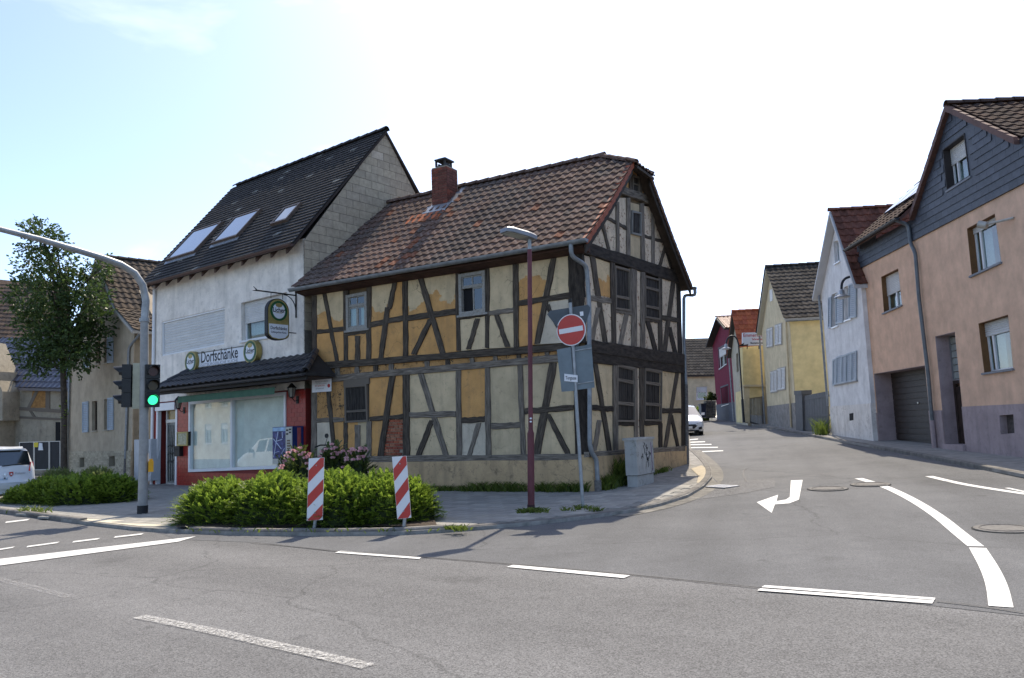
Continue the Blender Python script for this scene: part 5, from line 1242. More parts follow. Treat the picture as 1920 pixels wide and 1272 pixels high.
for a, b in zip(rp, rp[1:]):
    o = HP(*a, 0); up = HP(*b, 0) - o; ln = up.length; up = up.normalized()
    tile_roof(rf, o + Vector((0, 0, .01)), -FH.n, up, [(-.2, 0), (DEP, 0), (DEP, ln), (-.2, ln)], .26, ln / max(1, round(ln / .34)), GT, 'wave', 145)
capline(HP(apu, apv + .12, -.2), HP(apu, apv + .12, DEP), .11, .4, GT[0], rf)
MB().tube(smooth_pts([HP(ee[0] - sgn * .05, ev - .25, .1), HP(ur_ - sgn * .35, ev - .75, -.06), HP(ur_ - sgn * .5, .9, -.06)]), .05, 8).build('downpipe', ZINC, LH, smooth=50)
MB().tube([HP(ur_ - sgn * .5, .95, -.06), HP(ur_ - sgn * .52, .05, -.06)], .055, 8).build('standpipe', IRON, LH, smooth=50)
MB().tube([HP(ul2 + sgn * .08, ev, -.07), HP(ul2 + sgn * .08, 1.3, -.07)], .05, 8).build('downpipe', ZINC, LH, smooth=50)
# ------------------------------------------------------------------ the barn group at the left edge
pb_ = CPOS + ray(60, 890) * 37.0
FB = Fac(pb_, -72)
BARN = thing('farm_outbuilding', (pb_.x, pb_.y, 0.1), 'old farm outbuilding with grey timbers and glossy tiled lean-to at the left edge', 'building')
BP = plaster('outbuilding_plaster', (0.34, 0.30, 0.23), crack=0.6, grime=0.6, bump=0.8)
aq = quadpx(FB, c2, [(432, 150), (60, 150), (60, 640), (432, 650)])
def bpoly(C, L, w0, w1, m, nm): return MB().fpoly(FB, quadpx(FB, C, L), w0, w1).build(nm, m, BARN)
bpoly(c2, [(90, 145), (440, 150), (440, 720), (90, 720)], -.3, 0, BP, 'annex_wall')
bpoly(c2, [(-300, 60), (92, 60), (92, 720), (-300, 720)], -.3, .9, BP, 'barn_wall')
bpoly(c1, [(-300, 800), (0, 840), (118, 1130), (120, 1300), (-300, 1300)], -.3, .9, BP, 'barn_gable')
bpoly(c2, [(200, 150), (285, 155), (270, 270), (180, 270)], -.02, .018, mat('orange_brick_field', (0.33, 0.17, 0.06), 0.9, 0.25, 8, bump=0.5), 'infill_panel')
for L in ([(80, 262), (430, 285), (430, 305), (80, 282)], [(80, 318), (430, 335), (430, 348), (80, 332)], [(215, 165), (235, 165), (185, 268), (165, 268)], [(275, 160), (300, 160), (300, 280), (275, 280)], [(170, 280), (185, 280), (215, 325), (200, 325)]): bpoly(c2, L, -.02, .03 + random.uniform(0, .012), OAK_G, 'beam')
for L in ([(20, -10), (40, -10), (30, 720), (10, 720)], [(0, 95), (95, 105), (95, 120), (0, 110)], [(-60, 300), (80, 290), (80, 302), (-60, 315)]): bpoly(c2, L, .88, .93 + random.uniform(0, .012), mat('pale_grey_timber', (0.22, 0.21, 0.19), 0.9, 0.2, 6), 'beam')
bpoly(c2, [(333, 355), (360, 355), (360, 640), (333, 640)], -.02, .02, DARK, 'doorway')
MB().tube([FB.P(*FB.px(*c2(78, 240)), 1.0), FB.P(*FB.px(*c2(74, 640)), 1.0)], .06, 8).build('downpipe', ZINC, BARN)
# glossy lean-to roof and the big brown roof above
def roof_px(parent, L, nrm_tilt, mats, tw, th, limit, name, F, wtop, wbot, kind='wave', spec=None):
    """roof plane from its traced corners: bottom corners at depth wbot, top corners at depth wtop (along the facade normal)"""
    bl, br_, tr_, tl = [F.P(*F.px(x, y, w), w) for (x, y), w in zip(L, (wbot, wbot, wtop, wtop))]
    d = MB(); d.prism([bl, br_, tr_, tl], [q - Vector((0, 0, .12)) for q in (bl, br_, tr_, tl)]); o = d.build(name, mats[0], parent)
    a = (br_ - bl).normalized(); mid = ((tl - bl) + (tr_ - br_)) / 2; up = (mid - a * mid.dot(a)); up.normalize()
    poly = [((q - bl).dot(a), (q - bl).dot(up)) for q in (bl, br_, tr_, tl)]; nn = a.cross(up); nn = nn if nn.z > 0 else -nn
    tile_roof(o, bl + nn * .01, a, up, poly, tw, th, mats, kind, limit); return o
GLO = [mat('glossy_blue_black_tile', (0.05, 0.05, 0.07), 0.32, 0.2, 6, spec=0.9, rnd=0.1, coat=0.3)]
roof_px(BARN, [c1(110, 1105), c1(440, 1112), c1(440, 830), c1(-20, 812)], 0, GLO, .30, .36, 290, 'lean_to_roof', FB, -1.6, .35)
BRN = [mat('barn_tile_%d' % i, c, 0.95, 0.25, 9, spec=0.08, rnd=0.2) for i, c in enumerate(((0.13, 0.09, 0.065), (0.10, 0.075, 0.06)))]
roof_px(BARN, [c1(-200, 800), c1(420, 830), c1(420, 500), c1(-200, 440)], 0, BRN, .28, .34, 290, 'roof', FB, -5.5, -1.7)
# dark hoarding in front of the yard
pf = CPOS + ray(100, 893) * 34.0; FF = Fac(pf, -72)
HO = thing('site_fence', (pf.x, pf.y, .1), 'dark hoarding panels in pale metal frames in front of the farm yard', 'fence')
for x0, x1 in ((118, 205), (207, 296), (298, 362)):
    q = quadpx(FF, c2, [(x0, 478 - x0 * .03), (x1, 478 - x1 * .03), (x1, 640), (x0, 642)]); f = fr_bars(FF, q, .03, -.03, .03, ALU, 'panel_frame', HO); MB().fpoly(FF, shrink(q, .02), -.01, .01).build('panel', mat('dark_sheeting', (0.018, 0.021, 0.026), 0.6, 0.2, 4), f)
MB().fpoly(FF, quadpx(FF, c2, [(206, 478), (230, 476), (230, 504), (206, 505)]), .012, .034).build('yellow_sign', mat('sign_yellow', (0.62, 0.50, 0.04), 0.5, 0.05), HO)
MB().fpoly(FF, quadpx(FF, c2, [(236, 480), (254, 480), (260, 523), (232, 523)]), .012, .034).build('white_sign', SIGNW, HO)
# ------------------------------------------------------------------ houses along the right of the side street
cR1 = crop(1560, 180, 3.533); cR2 = crop(1560, 500, 3.347); cW = crop(1400, 380, 2.765); cS = crop(1260, 560, 4.54)
def base_z(p): return zg(p.x, p.y) - .15
def sweep(F, prof, d0, d1, t=.12):           # roof slab: profile (u, v) swept back along the normal
    mb = MB()
    for a, b in zip(prof, prof[1:]):
        q = [F.P(*a, d0), F.P(*b, d0), F.P(*b, d1), F.P(*a, d1)]; mb.prism(q, [x - Vector((0, 0, t)) for x in q])
    return mb
def roof_tiles(roof, F, a, b, d0, d1, mats, tw=.26, th=.33, limit=290, kind='wave'):
    """tiles on the plane from eave a to ridge b (facade coordinates), between depths d0 and d1"""
    o = F.P(*a, 0); up = F.P(*b, 0) - o; ln = up.length; up = up.normalized()
    tile_roof(roof, o + Vector((0, 0, .01)), F.n, up, [(d1, 0), (d0, 0), (d0, ln), (d1, ln)], tw, ln / max(1, round(ln / th)), mats, kind, limit)
BROWN_REV = mat('brown_reveal', (0.17, 0.085, 0.035), 0.8, 0.15, 5); GREYSILL = mat('grey_sill', (0.20, 0.21, 0.23), 0.7, 0.15, 6)
# --- apricot house
pk = gnd(1750, 838, .09); FK = Fac((12.15, 23.69), 3)
KH = thing('apricot_house', (12.3, 22, .3), 'apricot rendered house with slate gable and brown garage door at the right edge', 'house')
APR = plaster('apricot_render', (0.70, 0.455, 0.315), crack=0.0, grime=0.12, stain=(0.30, 0.2, 0.14), bump=0.5, fine=60)
LIL = plaster('lilac_plinth', (0.38, 0.30, 0.30), crack=0.1, grime=0.5, stain=(0.16, 0.14, 0.14), bump=0.4)
Q = lambda C, L, w=0.0: quadpx(FK, C, L, w)
kwin = [Q(cR1, [(893, 880), (1078, 780), (1122, 1100), (925, 1192)]), Q(cR2, [(308, 65), (415, 12), (440, 240), (326, 292)]), Q(cR2, [(918, 358), (1105, 302), (1138, 640), (955, 668)])]
kgar = Q(cR2, [(273, 685), (583, 604), (628, 1118), (292, 1112)]); kdoor = Q(cR2, [(653, 440), (762, 408), (850, 1120), (708, 1142)]); kcel = Q(cR2, [(1053, 932), (1145, 924), (1154, 1048), (1064, 1056)])
sl = Q(cR1, [(172, 1170), (1700, 300)]); su = [p[0] for p in sl]
zsl = FK.px(*cR1(700, 880))[1]
uL_, uR_ = Q(cR2, [(185, 50)])[0][0], Q(cR1, [(1275, 560)])[0][0] - 3.2
zpl = FK.px(*cR2(900, 876))[1]; zpl2 = FK.px(*cR2(660, 903))[1]
zb = .12
def dropz(q, z): return [(u, max(v, z)) for u, v in q]
kg2 = [kgar[0], kgar[1], (kgar[2][0], zb + .02), (kgar[3][0], zb + .02)]; kd2 = [kdoor[0], kdoor[1], (kdoor[2][0], zb + .03), (kdoor[3][0], zb + .03)]
avg = lambda q, i, j: (q[i][0] + q[j][0]) / 2
gl_, gr_ = avg(kgar, 0, 3), avg(kgar, 1, 2); dl_, dr_ = avg(kdoor, 0, 3), avg(kdoor, 1, 2)
gt, dt = (kgar[0][1] + kgar[1][1]) / 2, (kdoor[0][1] + kdoor[1][1]) / 2
kg2 = [(gl_, gt), (gr_, gt), (gr_, zb + .02), (gl_, zb + .02)]; kd2 = [(dl_, dt), (dr_, dt), (dr_, zb + .03), (dl_, zb + .03)]
wall_holes(FK, [(uL_, zb), (uL_, zsl), (uR_, zsl), (uR_, zb)], kwin + [kg2, kd2, kcel], -.7, 0, 'wall', APR, KH)
for a, b, z in ((uL_, gl_, zpl2), (gr_, dl_, zpl2), (dr_, uR_, zpl)):
    h = [kcel] if a == dr_ else []
    wall_holes(FK, [(a, zb), (a, z), (b, z), (b, zb)], h, -.05, .022, 'plinth_wall', LIL, KH)
for q, sh in zip(kwin, (.13, .55, .28)):
    w = modern_window(FK, q, KH, sh, (.22,) if sh < .5 else (.5,), PVC, .17, True, CURT, silm=GREYSILL)
    fr_bars(FK, q, .012, -.17, -.003, BROWN_REV, 'reveal', w)
fr_bars(FK, kcel, .012, -.2, .024, LIL, 'reveal', KH)
MB().fpoly(FK, shrink(kcel, -.02), -.22, -.15).build('cellar_window', mat('cellar_grate', (0.10, 0.085, 0.08), 0.8, 0.3, 12), KH)
GD = mat('garage_brown', (0.042, 0.033, 0.029), 0.55, 0.12, 6, rnd=0.05); gdo = MB(); gdo.fpoly(FK, shrink(kg2, -.03), -.62, -.58); gdoor = gdo.build('garage_door', GD, KH)
n = 15
for k in range(n):
    a, b = k / n, (k + .88) / n; MB().fpoly(FK, [lerp2(kg2, .005, a), lerp2(kg2, .995, a), lerp2(kg2, .995, b), lerp2(kg2, .005, b)], -.59, -.555).build('door_plank', GD, gdoor)
MB().box((0, 0, .01), .09, .05, .03, FK.M(*lerp2(kg2, .5, .38), -.555)).build('handle', SILV, gdoor)
dw = MB(); q = kd2; dsplit = .36
drw = fr_bars(FK, [lerp2(q, 0, dsplit), lerp2(q, 1, dsplit), q[2], q[3]], .09, -.44, -.36, mat('door_dark_wood', (0.045, 0.030, 0.024), 0.6, 0.3, 7), 'front_door', KH)
for k in range(4):
    p = [lerp2(q, .08 + .21 * k, dsplit + .05), lerp2(q, .08 + .21 * k + .19, dsplit + .05), lerp2(q, .08 + .21 * k + .19, .98), lerp2(q, .08 + .21 * k, .98)]; MB().fpoly(FK, p, -.45, -.39 - .015 * (k % 2)).build('door_board', MATS['door_dark_wood'], drw)
for q_, dd in ((kg2, .58), (kd2, .40)):
    fr_bars(FK, q_, .012, -dd, -.003, LIL, 'reveal', KH)
gb = fr_bars(FK, [q[0], q[1], lerp2(q, 1, dsplit), lerp2(q, 0, dsplit)], .04, -.44, -.36, mat('grey_frame', (0.25, 0.25, 0.26), 0.7, 0.1), 'glass_block_light', KH)
for i in range(3):
    for j in range(6): p = [lerp2(q, .06 + .3 * i, .02 + .055 * j), lerp2(q, .06 + .3 * i + .27, .02 + .055 * j), lerp2(q, .06 + .3 * i + .27, .02 + .055 * j + .05), lerp2(q, .06 + .3 * i, .02 + .055 * j + .05)]; MB().fpoly(FK, p, -.43, -.38).build('glass_block', mat('glass_block', (0.30, 0.34, 0.33), 0.15, 0.15, 9, rnd=0.1), gb)
MB().fpoly(FK, [(dl_, zb), (dr_, zb), (dr_, zb + .55), (dl_, zb + .55)], -.44, .1).build('door_step', LIL, KH)
# slate gable with a window
gwq = Q(cR1, [(742, 356), (886, 246), (922, 532), (770, 628)]); gab = Q(cR1, [(172, 1015), (525, 792), (752, 95), (1205, 292), (1275, 300)])
SLT = [mat('gable_slate_%d' % i, c, 0.55, 0.2, 8, bump=0.2, rnd=0.2, spec=0.4) for i, c in enumerate(((0.040, 0.046, 0.060), (0.032, 0.038, 0.050)))]
sl_out = [(uL_, zsl + .003), gab[0], gab[1], gab[2], gab[3], (uR_, gab[3][1]), (uR_, zsl + .003)]
sl_out[1] = (uL_, gab[0][1]); a_, r_, l_ = FK.px(*cR1(752, 74), .15), FK.px(*cR1(1208, 290), .15), FK.px(*cR1(515, 800), .15); sl_out[2:5] = [(l_[0] - .1, l_[1] - .05), (a_[0], a_[1] - .16), (r_[0] + .15, r_[1] - .1)]; sl_out[5] = (uR_, r_[1] - .1)
slw = wall_holes(FK, sl_out, [gwq], -.3, .03, 'slate_gable', SLT[1], KH)
cnt = 0; rest = MB(); sts = []
r = 0; hrow = .20
while zsl + r * hrow < gab[2][1]:
    v = zsl + r * hrow; u = uR_ - (.17 if r % 2 else 0); r += 1
    while u < uL_:
        P_ = clip_poly(sl_out, [(u + .004, v + .004), (u + .336, v + .004), (u + .336, v + hrow + .02), (u + .004, v + hrow + .02)]) if True else None
        c = (u + .17, v + .1)
        if inside(c, sl_out) and not (bbox(gwq)[0] - .2 < c[0] < bbox(gwq)[1] + .2 and bbox(gwq)[2] - .12 < c[1] < bbox(gwq)[3] + .12): sts.append((u, v))
        u += .34
sts.sort(key=lambda p: abs(p[0]))
sm = MB(); sm.add([(-.167, -.1, .022), (.167, -.1, .022), (.167, .12, .004), (-.167, .12, .004), (-.167, -.1, 0), (.167, -.1, 0)], [[0, 1, 2, 3], [4, 5, 1, 0], [0, 3, 4], [1, 5, 2]])
sme = [sm.mesh('slate', m) for m in SLT]
for i, (u, v) in enumerate(sts):
    if i < 295: inst('slate', sme[i % 2], FK.M(u + .17, v + .1, .032), slw)
    else: M_ = FK.M(u + .17, v + .1, .032); rest.add([M_ @ p for p in sm.v], sm.f)
if rest.v: rest.build('slates', SLT[0], slw, kind='stuff')
w = modern_window(FK, gwq, KH, .42, (.25,), PVC, .17, True, CURT, silm=GREYSILL); fr_bars(FK, gwq, .03, -.17, .045, mat('slate_reveal', (0.035, 0.03, 0.03), 0.7, 0.1), 'reveal', w)
BT = [mat('brown_tile_%d' % i, c, 0.95, 0.25, 9, spec=0.08, bump=0.3, rnd=0.2) for i, c in enumerate(((0.075, 0.048, 0.038), (0.06, 0.042, 0.036)))]
KD = 9.0
ax, rx, lx = FK.px(*cR1(752, 74), .15), FK.px(*cR1(1208, 290), .15), FK.px(*cR1(515, 800), .15)
kr = sweep(FK, [lx, ax, rx], .14, -KD).build('roof', mat('brown_verge', (0.10, 0.05, 0.04), 0.7, 0.2, 5), KH)
roof_tiles(kr, FK, rx, ax, .12, -KD, BT, .3, .36, 200); roof_tiles(kr, FK, lx, ax, .12, -KD, BT, .3, .36, 80)
capline(FK.P(ax[0], ax[1] + .05, .12), FK.P(ax[0], ax[1] + .05, -KD), .12, .42, BT[1], kr)
for a, b in ((lx, ax), (rx, ax)):
    n = 9
    for i in range(n):
        t0, t1 = i / n, (i + 1.03) / n; p0 = [a[k] + (b[k] - a[k]) * t0 for k in (0, 1)]; p1 = [a[k] + (b[k] - a[k]) * t1 for k in (0, 1)]
        m = MB(); qq = [FK.P(p0[0], p0[1] + .07, .17), FK.P(p1[0], p1[1] + .045, .17), FK.P(p1[0], p1[1] - .13, .17), FK.P(p0[0], p0[1] - .11, .17)]; m.prism(qq, [x - FK.n * .10 for x in qq]); m.build('verge_tile', mat('verge_brown', (0.115, 0.055, 0.042), 0.7, 0.2, 6, rnd=0.12), kr)
# lower wing with eaves to the street
le = Q(cR1, [(108, 1022), (480, 778)], .35); zE = (le[0][1] + le[1][1]) / 2; wu0, wu1 = gab[1][0] - .1, le[0][0]
wr = MB(); t_ = [FK.P(wu0, zE, .38), FK.P(wu1, zE, .38), FK.P(wu1, zE + 3.0, -3.2), FK.P(wu0, zE + 3.0, -3.2)]; wr.prism(t_, [x - Vector((0, 0, .12)) for x in t_]); wro = wr.build('wing_roof', MATS['brown_verge'], KH)
wup = (t_[3] - t_[0]); wl_ = wup.length; wup.normalize(); tile_roof(wro, t_[0] + Vector((0, 0, .01)), FK.u, wup, [(0, 0), (wu1 - wu0, 0), (wu1 - wu0, wl_), (0, wl_)], .3, .36, BT, 'wave', 250)
wn_ = FK.u.cross(wup); wn_ = wn_ if wn_.z > 0 else -wn_
for k in range(3):
    a = .25 + k * .95; P3 = lambda u, v, h: t_[0] + FK.u * u + wup * v + wn_ * h
    m = MB(); m.prism([P3(a, 1.2, .16), P3(a + .85, 1.2, .16), P3(a + .85, 2.6, .16), P3(a, 2.6, .16)], [P3(a, 1.2, .1), P3(a + .85, 1.2, .1), P3(a + .85, 2.6, .1), P3(a, 2.6, .1)]); m.build('solar_panel', mat('solar_dark', (0.012, 0.016, 0.03), 0.12, 0.2, spec=0.7), wro)
gutter(FK.P(wu0, zE - .02, .46), FK.P(wu1 + .05, zE - .02, .46), .07, mat('anthracite_gutter', (0.045, 0.05, 0.058), 0.45, 0.1, metal=0.3), KH)
kp = [FK.P(wu0 + .15, zE - .06, .44)]
for C, x, y in ((cR1, 505, 855), (cR1, 520, 975), (cR1, 552, 1040), (cR2, 545, 190), (cR2, 605, 690), (cR2, 628, 970)): u, v = FK.px(*C(x, y), .09); kp.append(FK.P(u, v, .09))
MB().tube(smooth_pts(kp), .055, 10).build('downpipe', mat('grey_blue_pipe', (0.14, 0.155, 0.165), 0.5, 0.15, 5, metal=0.3), KH, smooth=50)
MB().tube([kp[-1] + Vector((0, 0, .02)), Vector((kp[-1].x, kp[-1].y, .3))], .065, 10).build('standpipe', LIL, KH, smooth=50)
bb = MB(); cs = [(uL_ - .02, zb), (uL_ - .02, zE), (uR_ + .02, zE), (uR_ + .02, zb)]; bb.prism([FK.P(u, v, -.75) for u, v in cs], [FK.P(u, v, -KD) for u, v in cs]); bb.build('rear_body', APR, KH)
bb = MB(); bb.prism([FK.P(uL_ - .01, v, w) for v, w in ((zb, -.02), (zE, -.02), (zE, -.8), (zb, -.8))], [FK.P(uL_ - .2, v, w) for v, w in ((zb, -.02), (zE, -.02), (zE, -.8), (zb, -.8))]); bb.build('side_wall', APR, KH)
# awning bracket/floodlight on the upper window
u, v = FK.px(*cR1(1030, 850), .3); m = MB(); m.tube([FK.P(u - .6, v - .02, .02), FK.P(u + .1, v, .35)], .03, 8); m.tube([FK.P(u + .02, v - .03, .3), FK.P(u + .16, v + .05, .42)], .09, 10); m.build('floodlight', SILV, KH, smooth=40)

def gable_house(name, label, F, C, wallm, L, R_, apex, gbot, plinth, holes, depth, mats, roofm, ov=.3, lim=200, zbase=None, overh=.35):
    """house with its gable to the street, traced corners in crop C"""
    pL, pR, pA = F.px(*C(*L)), F.px(*C(*R_)), F.px(*C(*apex), ov); zb = zbase if zbase is not None else F.px(*C(*gbot))[1] - .25
    T = thing(name, F.P((pL[0] + pR[0]) / 2, zb, 0), label, 'house')
    ez = (pL[1] + pR[1]) / 2; pl = F.px(*C(*plinth[0]))[1] if plinth else zb
    wall_holes(F, [(pL[0], pl), (pL[0], pL[1]), (pA[0], pA[1] - .1), (pR[0], pR[1]), (pR[0], pl)], [quadpx(F, C, h) for h in holes], -.25, 0, 'wall', wallm, T)
    if plinth: MB().fpoly(F, [(pL[0], zb), (pL[0], pl - .002), (pR[0], pl - .002), (pR[0], zb)], -.25, .03).build('plinth_wall', plinth[1], T)
    s = 1 if pR[0] > pL[0] else -1
    cs = [(pL[0] + s * .02, zb), (pL[0] + s * .02, pL[1] - .1), (pA[0], pA[1] - .2), (pR[0] - s * .02, pR[1] - .1), (pR[0] - s * .02, zb)]
    m = MB(); m.prism([F.P(u, v, -.9) for u, v in cs], [F.P(u, v, -depth) for u, v in cs]); m.build('rear_body', wallm, T)
    for p, t in ((pL, s), (pR, -s)): m = MB(); q = ((zb, -.02), (p[1] - .05, -.02), (p[1] - .05, -.95), (zb, -.95)); m.prism([F.P(p[0] + t * .004, v, w) for v, w in q], [F.P(p[0] + t * .2, v, w) for v, w in q]); m.build('side_wall', wallm, T)
    def ext(p): d = (p[0] - pA[0], p[1] - pA[1]); k = 1 + overh / math.hypot(*d); return (pA[0] + d[0] * k, pA[1] + d[1] * k + .08)
    eL, eR, eA = ext(pL), ext(pR), (pA[0], pA[1] + .1)
    rf = sweep(F, [eL, eA, eR], ov, -depth).build('roof', roofm, T)
    roof_tiles(rf, F, eR, eA, ov - .03, -depth, mats, .28, .35, lim); roof_tiles(rf, F, eL, eA, ov - .03, -depth, mats, .28, .35, 0)
    capline(F.P(eA[0], eA[1] + .04, ov), F.P(eA[0], eA[1] + .04, -depth), .11, .42, mats[0], rf)
    return T, zb, pL, pR, pA, eL, eR
# --- white house
FW = Fac(gnd(1632, 826, .09), 6)
WHT = plaster('white_lime_wall', (0.70, 0.70, 0.69), crack=0.0, grime=0.25, stain=(0.33, 0.33, 0.31), bump=0.3)
WPL = plaster('flaking_white_plinth', (0.74, 0.71, 0.66), crack=0.5, grime=0.5, stain=(0.30, 0.26, 0.20), bump=0.8)
RTW = [mat('red_brown_tile_%d' % i, c, 0.95, 0.25, 9, spec=0.08, bump=0.3, rnd=0.2) for i, c in enumerate(((0.15, 0.066, 0.048), (0.125, 0.058, 0.044)))]
wh_open = [[(440, 478), (470, 466), (476, 636), (446, 648)], [(503, 440), (537, 426), (545, 600), (512, 612)], [(450, 204), (478, 194), (485, 302), (458, 318)]]
WH, zbw, pL, pR, pA, eL, eR = gable_house('white_house', 'narrow white gabled house with pale blue shutters above a flaking plinth', FW, cW, WHT, (386, 470), (590, 400), (428, 62), (440, 1215), ((530, 1050), WPL), wh_open, 9, RTW, mat('white_bargeboard', (0.5, 0.5, 0.5), 0.7, 0.05), .3, 290)
for h in wh_open: modern_window(FW, quadpx(FW, cW, h), WH, 0, (.5,), PVC, .1, True, CURT, ft=.05)
for r in ((428, 488, 444, 654), (468, 462, 505, 630), (536, 412, 573, 602), (452, 808, 470, 950), (471, 792, 498, 945), (498, 786, 524, 940), (522, 776, 548, 936), (549, 768, 574, 930)):
    x0, y0, x1, y1 = r; leaf_shutter(FW, quadpx(FW, cW, [(x0, y0 + (x1 - x0) * .35), (x1, y0), (x1, y1 - (x1 - x0) * .2), (x0, y1)]), WH, SHB)
MB().fpoly(FW, quadpx(FW, cW, [(460, 945), (578, 922), (578, 928), (460, 952)]), 0, .06).build('sill', mat('sill_stone', (0.3, 0.29, 0.27), 0.9, 0.1), WH)
MB().fpoly(FW, quadpx(FW, cW, [(537, 1095), (558, 1090), (558, 1128), (538, 1132)]), -.02, .034).build('cellar_window', DARK, WH)
MB().tube([FW.P(*FW.px(*cW(384, 480)), .07), FW.P(*FW.px(*cW(430, 1055)), .07)], .05, 8).build('downpipe', ZINC, WH, smooth=50)
# --- cream house and its yellow side
FC = Fac(gnd(1489, 805, .09), 8)
CRM = plaster('cream_render', (0.60, 0.51, 0.34), crack=0.0, grime=0.2, stain=(0.36, 0.32, 0.22), bump=0.3)
DTL = [mat('dark_grey_tile_%d' % i, c, 0.95, 0.3, 9, spec=0.08, bump=0.3, rnd=0.25) for i, c in enumerate(((0.058, 0.052, 0.046), (0.075, 0.066, 0.056)))]
CH, zbc, pLc, pRc, pAc, eLc, eRc = gable_house('cream_house', 'cream gabled house with closed white shutters and dark tiled roof', FC, cW, CRM, (78, 665), (218, 590), (100, 348), (105, 1150), ((160, 1050), mat('grey_plinth', (0.25, 0.235, 0.215), 0.95, 0.25, 4, bump=0.5)), [], 9.5, DTL, mat('cream_verge', (0.45, 0.43, 0.36), 0.8, 0.05), .25, 290)
WSH = mat('white_shutter', (0.58, 0.58, 0.56), 0.6, 0.08, 5)
for r in ((107, 650, 138, 750), (150, 630, 184, 738), (127, 872, 160, 984), (163, 856, 203, 972)):
    x0, y0, x1, y1 = r; q = quadpx(FC, cW, [(x0, y0 + 9), (x1, y0), (x1, y1 - 6), (x0, y1)]); s_ = fr_bars(FC, shrink(q, -.06), .06, 0, .03, mat('stone_surround', (0.36, 0.34, 0.3), 0.9, 0.1), 'window', CH)
    a, b = [q[0], lerp2(q, .48, 0), lerp2(q, .48, 1), q[3]], [lerp2(q, .52, 0), q[1], q[2], lerp2(q, .52, 1)]
    leaf_shutter(FC, a, CH, WSH, .012); leaf_shutter(FC, b, CH, WSH, .012)
MB().fpoly(FC, quadpx(FC, cW, [(121, 455), (135, 448), (137, 508), (124, 515)]), 0, .03).build('attic_shutter', WSH, CH)
FCS = Fac(FC.P(pRc[0], 0, 0), 98); YEL = plaster('yellow_render', (0.68, 0.56, 0.29), crack=0.0, grime=0.1, stain=(0.4, 0.34, 0.2), bump=0.3)
MB().fpoly(FCS, [(.03, zbc), (9, zbc), (9, pRc[1] - .05), (.03, pRc[1] - .05)], -.02, .025).build('yellow_wall', YEL, CH)
MB().tube([FC.P(*FC.px(*cW(212, 600)), .08), FC.P(*FC.px(*cW(240, 1165)), .08)], .045, 8).build('downpipe', CRM, CH); MB().tube([FC.P(*FC.px(*cW(74, 690)), .08), FC.P(*FC.px(*cW(102, 1150)), .08)], .05, 8).build('downpipe', ZINC, CH)
gutter(FC.P(eRc[0], eRc[1] - .08, .2), FC.P(eRc[0], eRc[1] - .08, -9.4), .07, ZINC, CH)
# --- dark yard gate between the cream and the white house
ga_, gb_ = gnd(1492, 806, .09), gnd(1550, 814, .09); gaz = math.degrees(math.atan2(ga_.x - gb_.x, ga_.y - gb_.y)); FGt = Fac(gb_, gaz)
GT_ = thing('yard_gate', (gb_.x, gb_.y, zg(gb_.x, gb_.y)), 'dark grey boarded yard gate with post between cream and white house', 'gate'); GGR = mat('gate_grey', (0.085, 0.088, 0.092), 0.7, 0.15, 4, rnd=0.1)
q = quadpx(FGt, cW, [(300, 1002), (422, 978), (428, 1195), (306, 1182)])
for k in range(9): MB().fpoly(FGt, [lerp2(q, k / 9, 0), lerp2(q, (k + .93) / 9, 0), lerp2(q, (k + .93) / 9, 1), lerp2(q, k / 9, 1)], -.03, .01).build('board', GGR, GT_)
for s in (.08, .55, .92): MB().fpoly(FGt, [lerp2(q, 0, s), lerp2(q, 1, s), lerp2(q, 1, s + .05), lerp2(q, 0, s + .05)], -.06, .03).build('rail', GGR, GT_)
q = quadpx(FGt, cW, [(262, 992), (298, 990), (304, 1190), (268, 1185)]); MB().fpoly(FGt, q, -.3, .1).build('post', GGR, GT_); MB().fpoly(FGt, [(p[0], p[1]) for p in shrink([q[0], q[1], (q[1][0], q[1][1] + .1), (q[0][0], q[0][1] + .1)], -.04)], -.33, .13).build('post_cap', GGR, GT_)
# --- beige house with orange tiles, and yellow gatehouse with a name board
pBe = CPOS + ray(1400, 790) * 47.5; FBe = Fac(pBe, 6)
OT = [mat('orange_tile_%d' % i, c, 0.95, 0.2, 9, spec=0.08, rnd=0.18) for i, c in enumerate(((0.40, 0.115, 0.055), (0.33, 0.09, 0.05)))]
BE2 = plaster('pale_beige_wall', (0.42, 0.385, 0.30), crack=0.0, grime=0.2, stain=(0.3, 0.27, 0.2), bump=0.3)
BH, *_r = gable_house('beige_house', 'small beige house with bright orange tiled roof beside the dark red house', FBe, cS, BE2, (505, 470), (600, 400), (512, 130), (545, 1060), None, [[(545, 475), (562, 462), (568, 620), (552, 630)]], 7, OT, mat('dark_verge', (0.06, 0.05, 0.045), 0.8, 0.1), .25, 290)
MB().fpoly(FBe, quadpx(FBe, cS, [(543, 472), (564, 460), (570, 622), (550, 632)]), -.14, -.1).build('window', DARK, BH)
MB().fpoly(FBe, quadpx(FBe, cS, [(545, 800), (590, 785), (600, 1060), (552, 1052)]), -.02, .02).build('door', YEL, BH)
MB().tube([FBe.P(*FBe.px(*cS(498, 510)), .1), FBe.P(*FBe.px(*cS(540, 1045)), .1)], .05, 8).build('downpipe', ZINC, BH)
pY = CPOS + ray(1400, 790) * 46.0; FY = Fac(pY, 80)
YG = thing('yellow_gatehouse', FY.P(0, 1.2, 0), 'pale yellow gatehouse wall over a grey metal gate, left of the cream house', 'building')
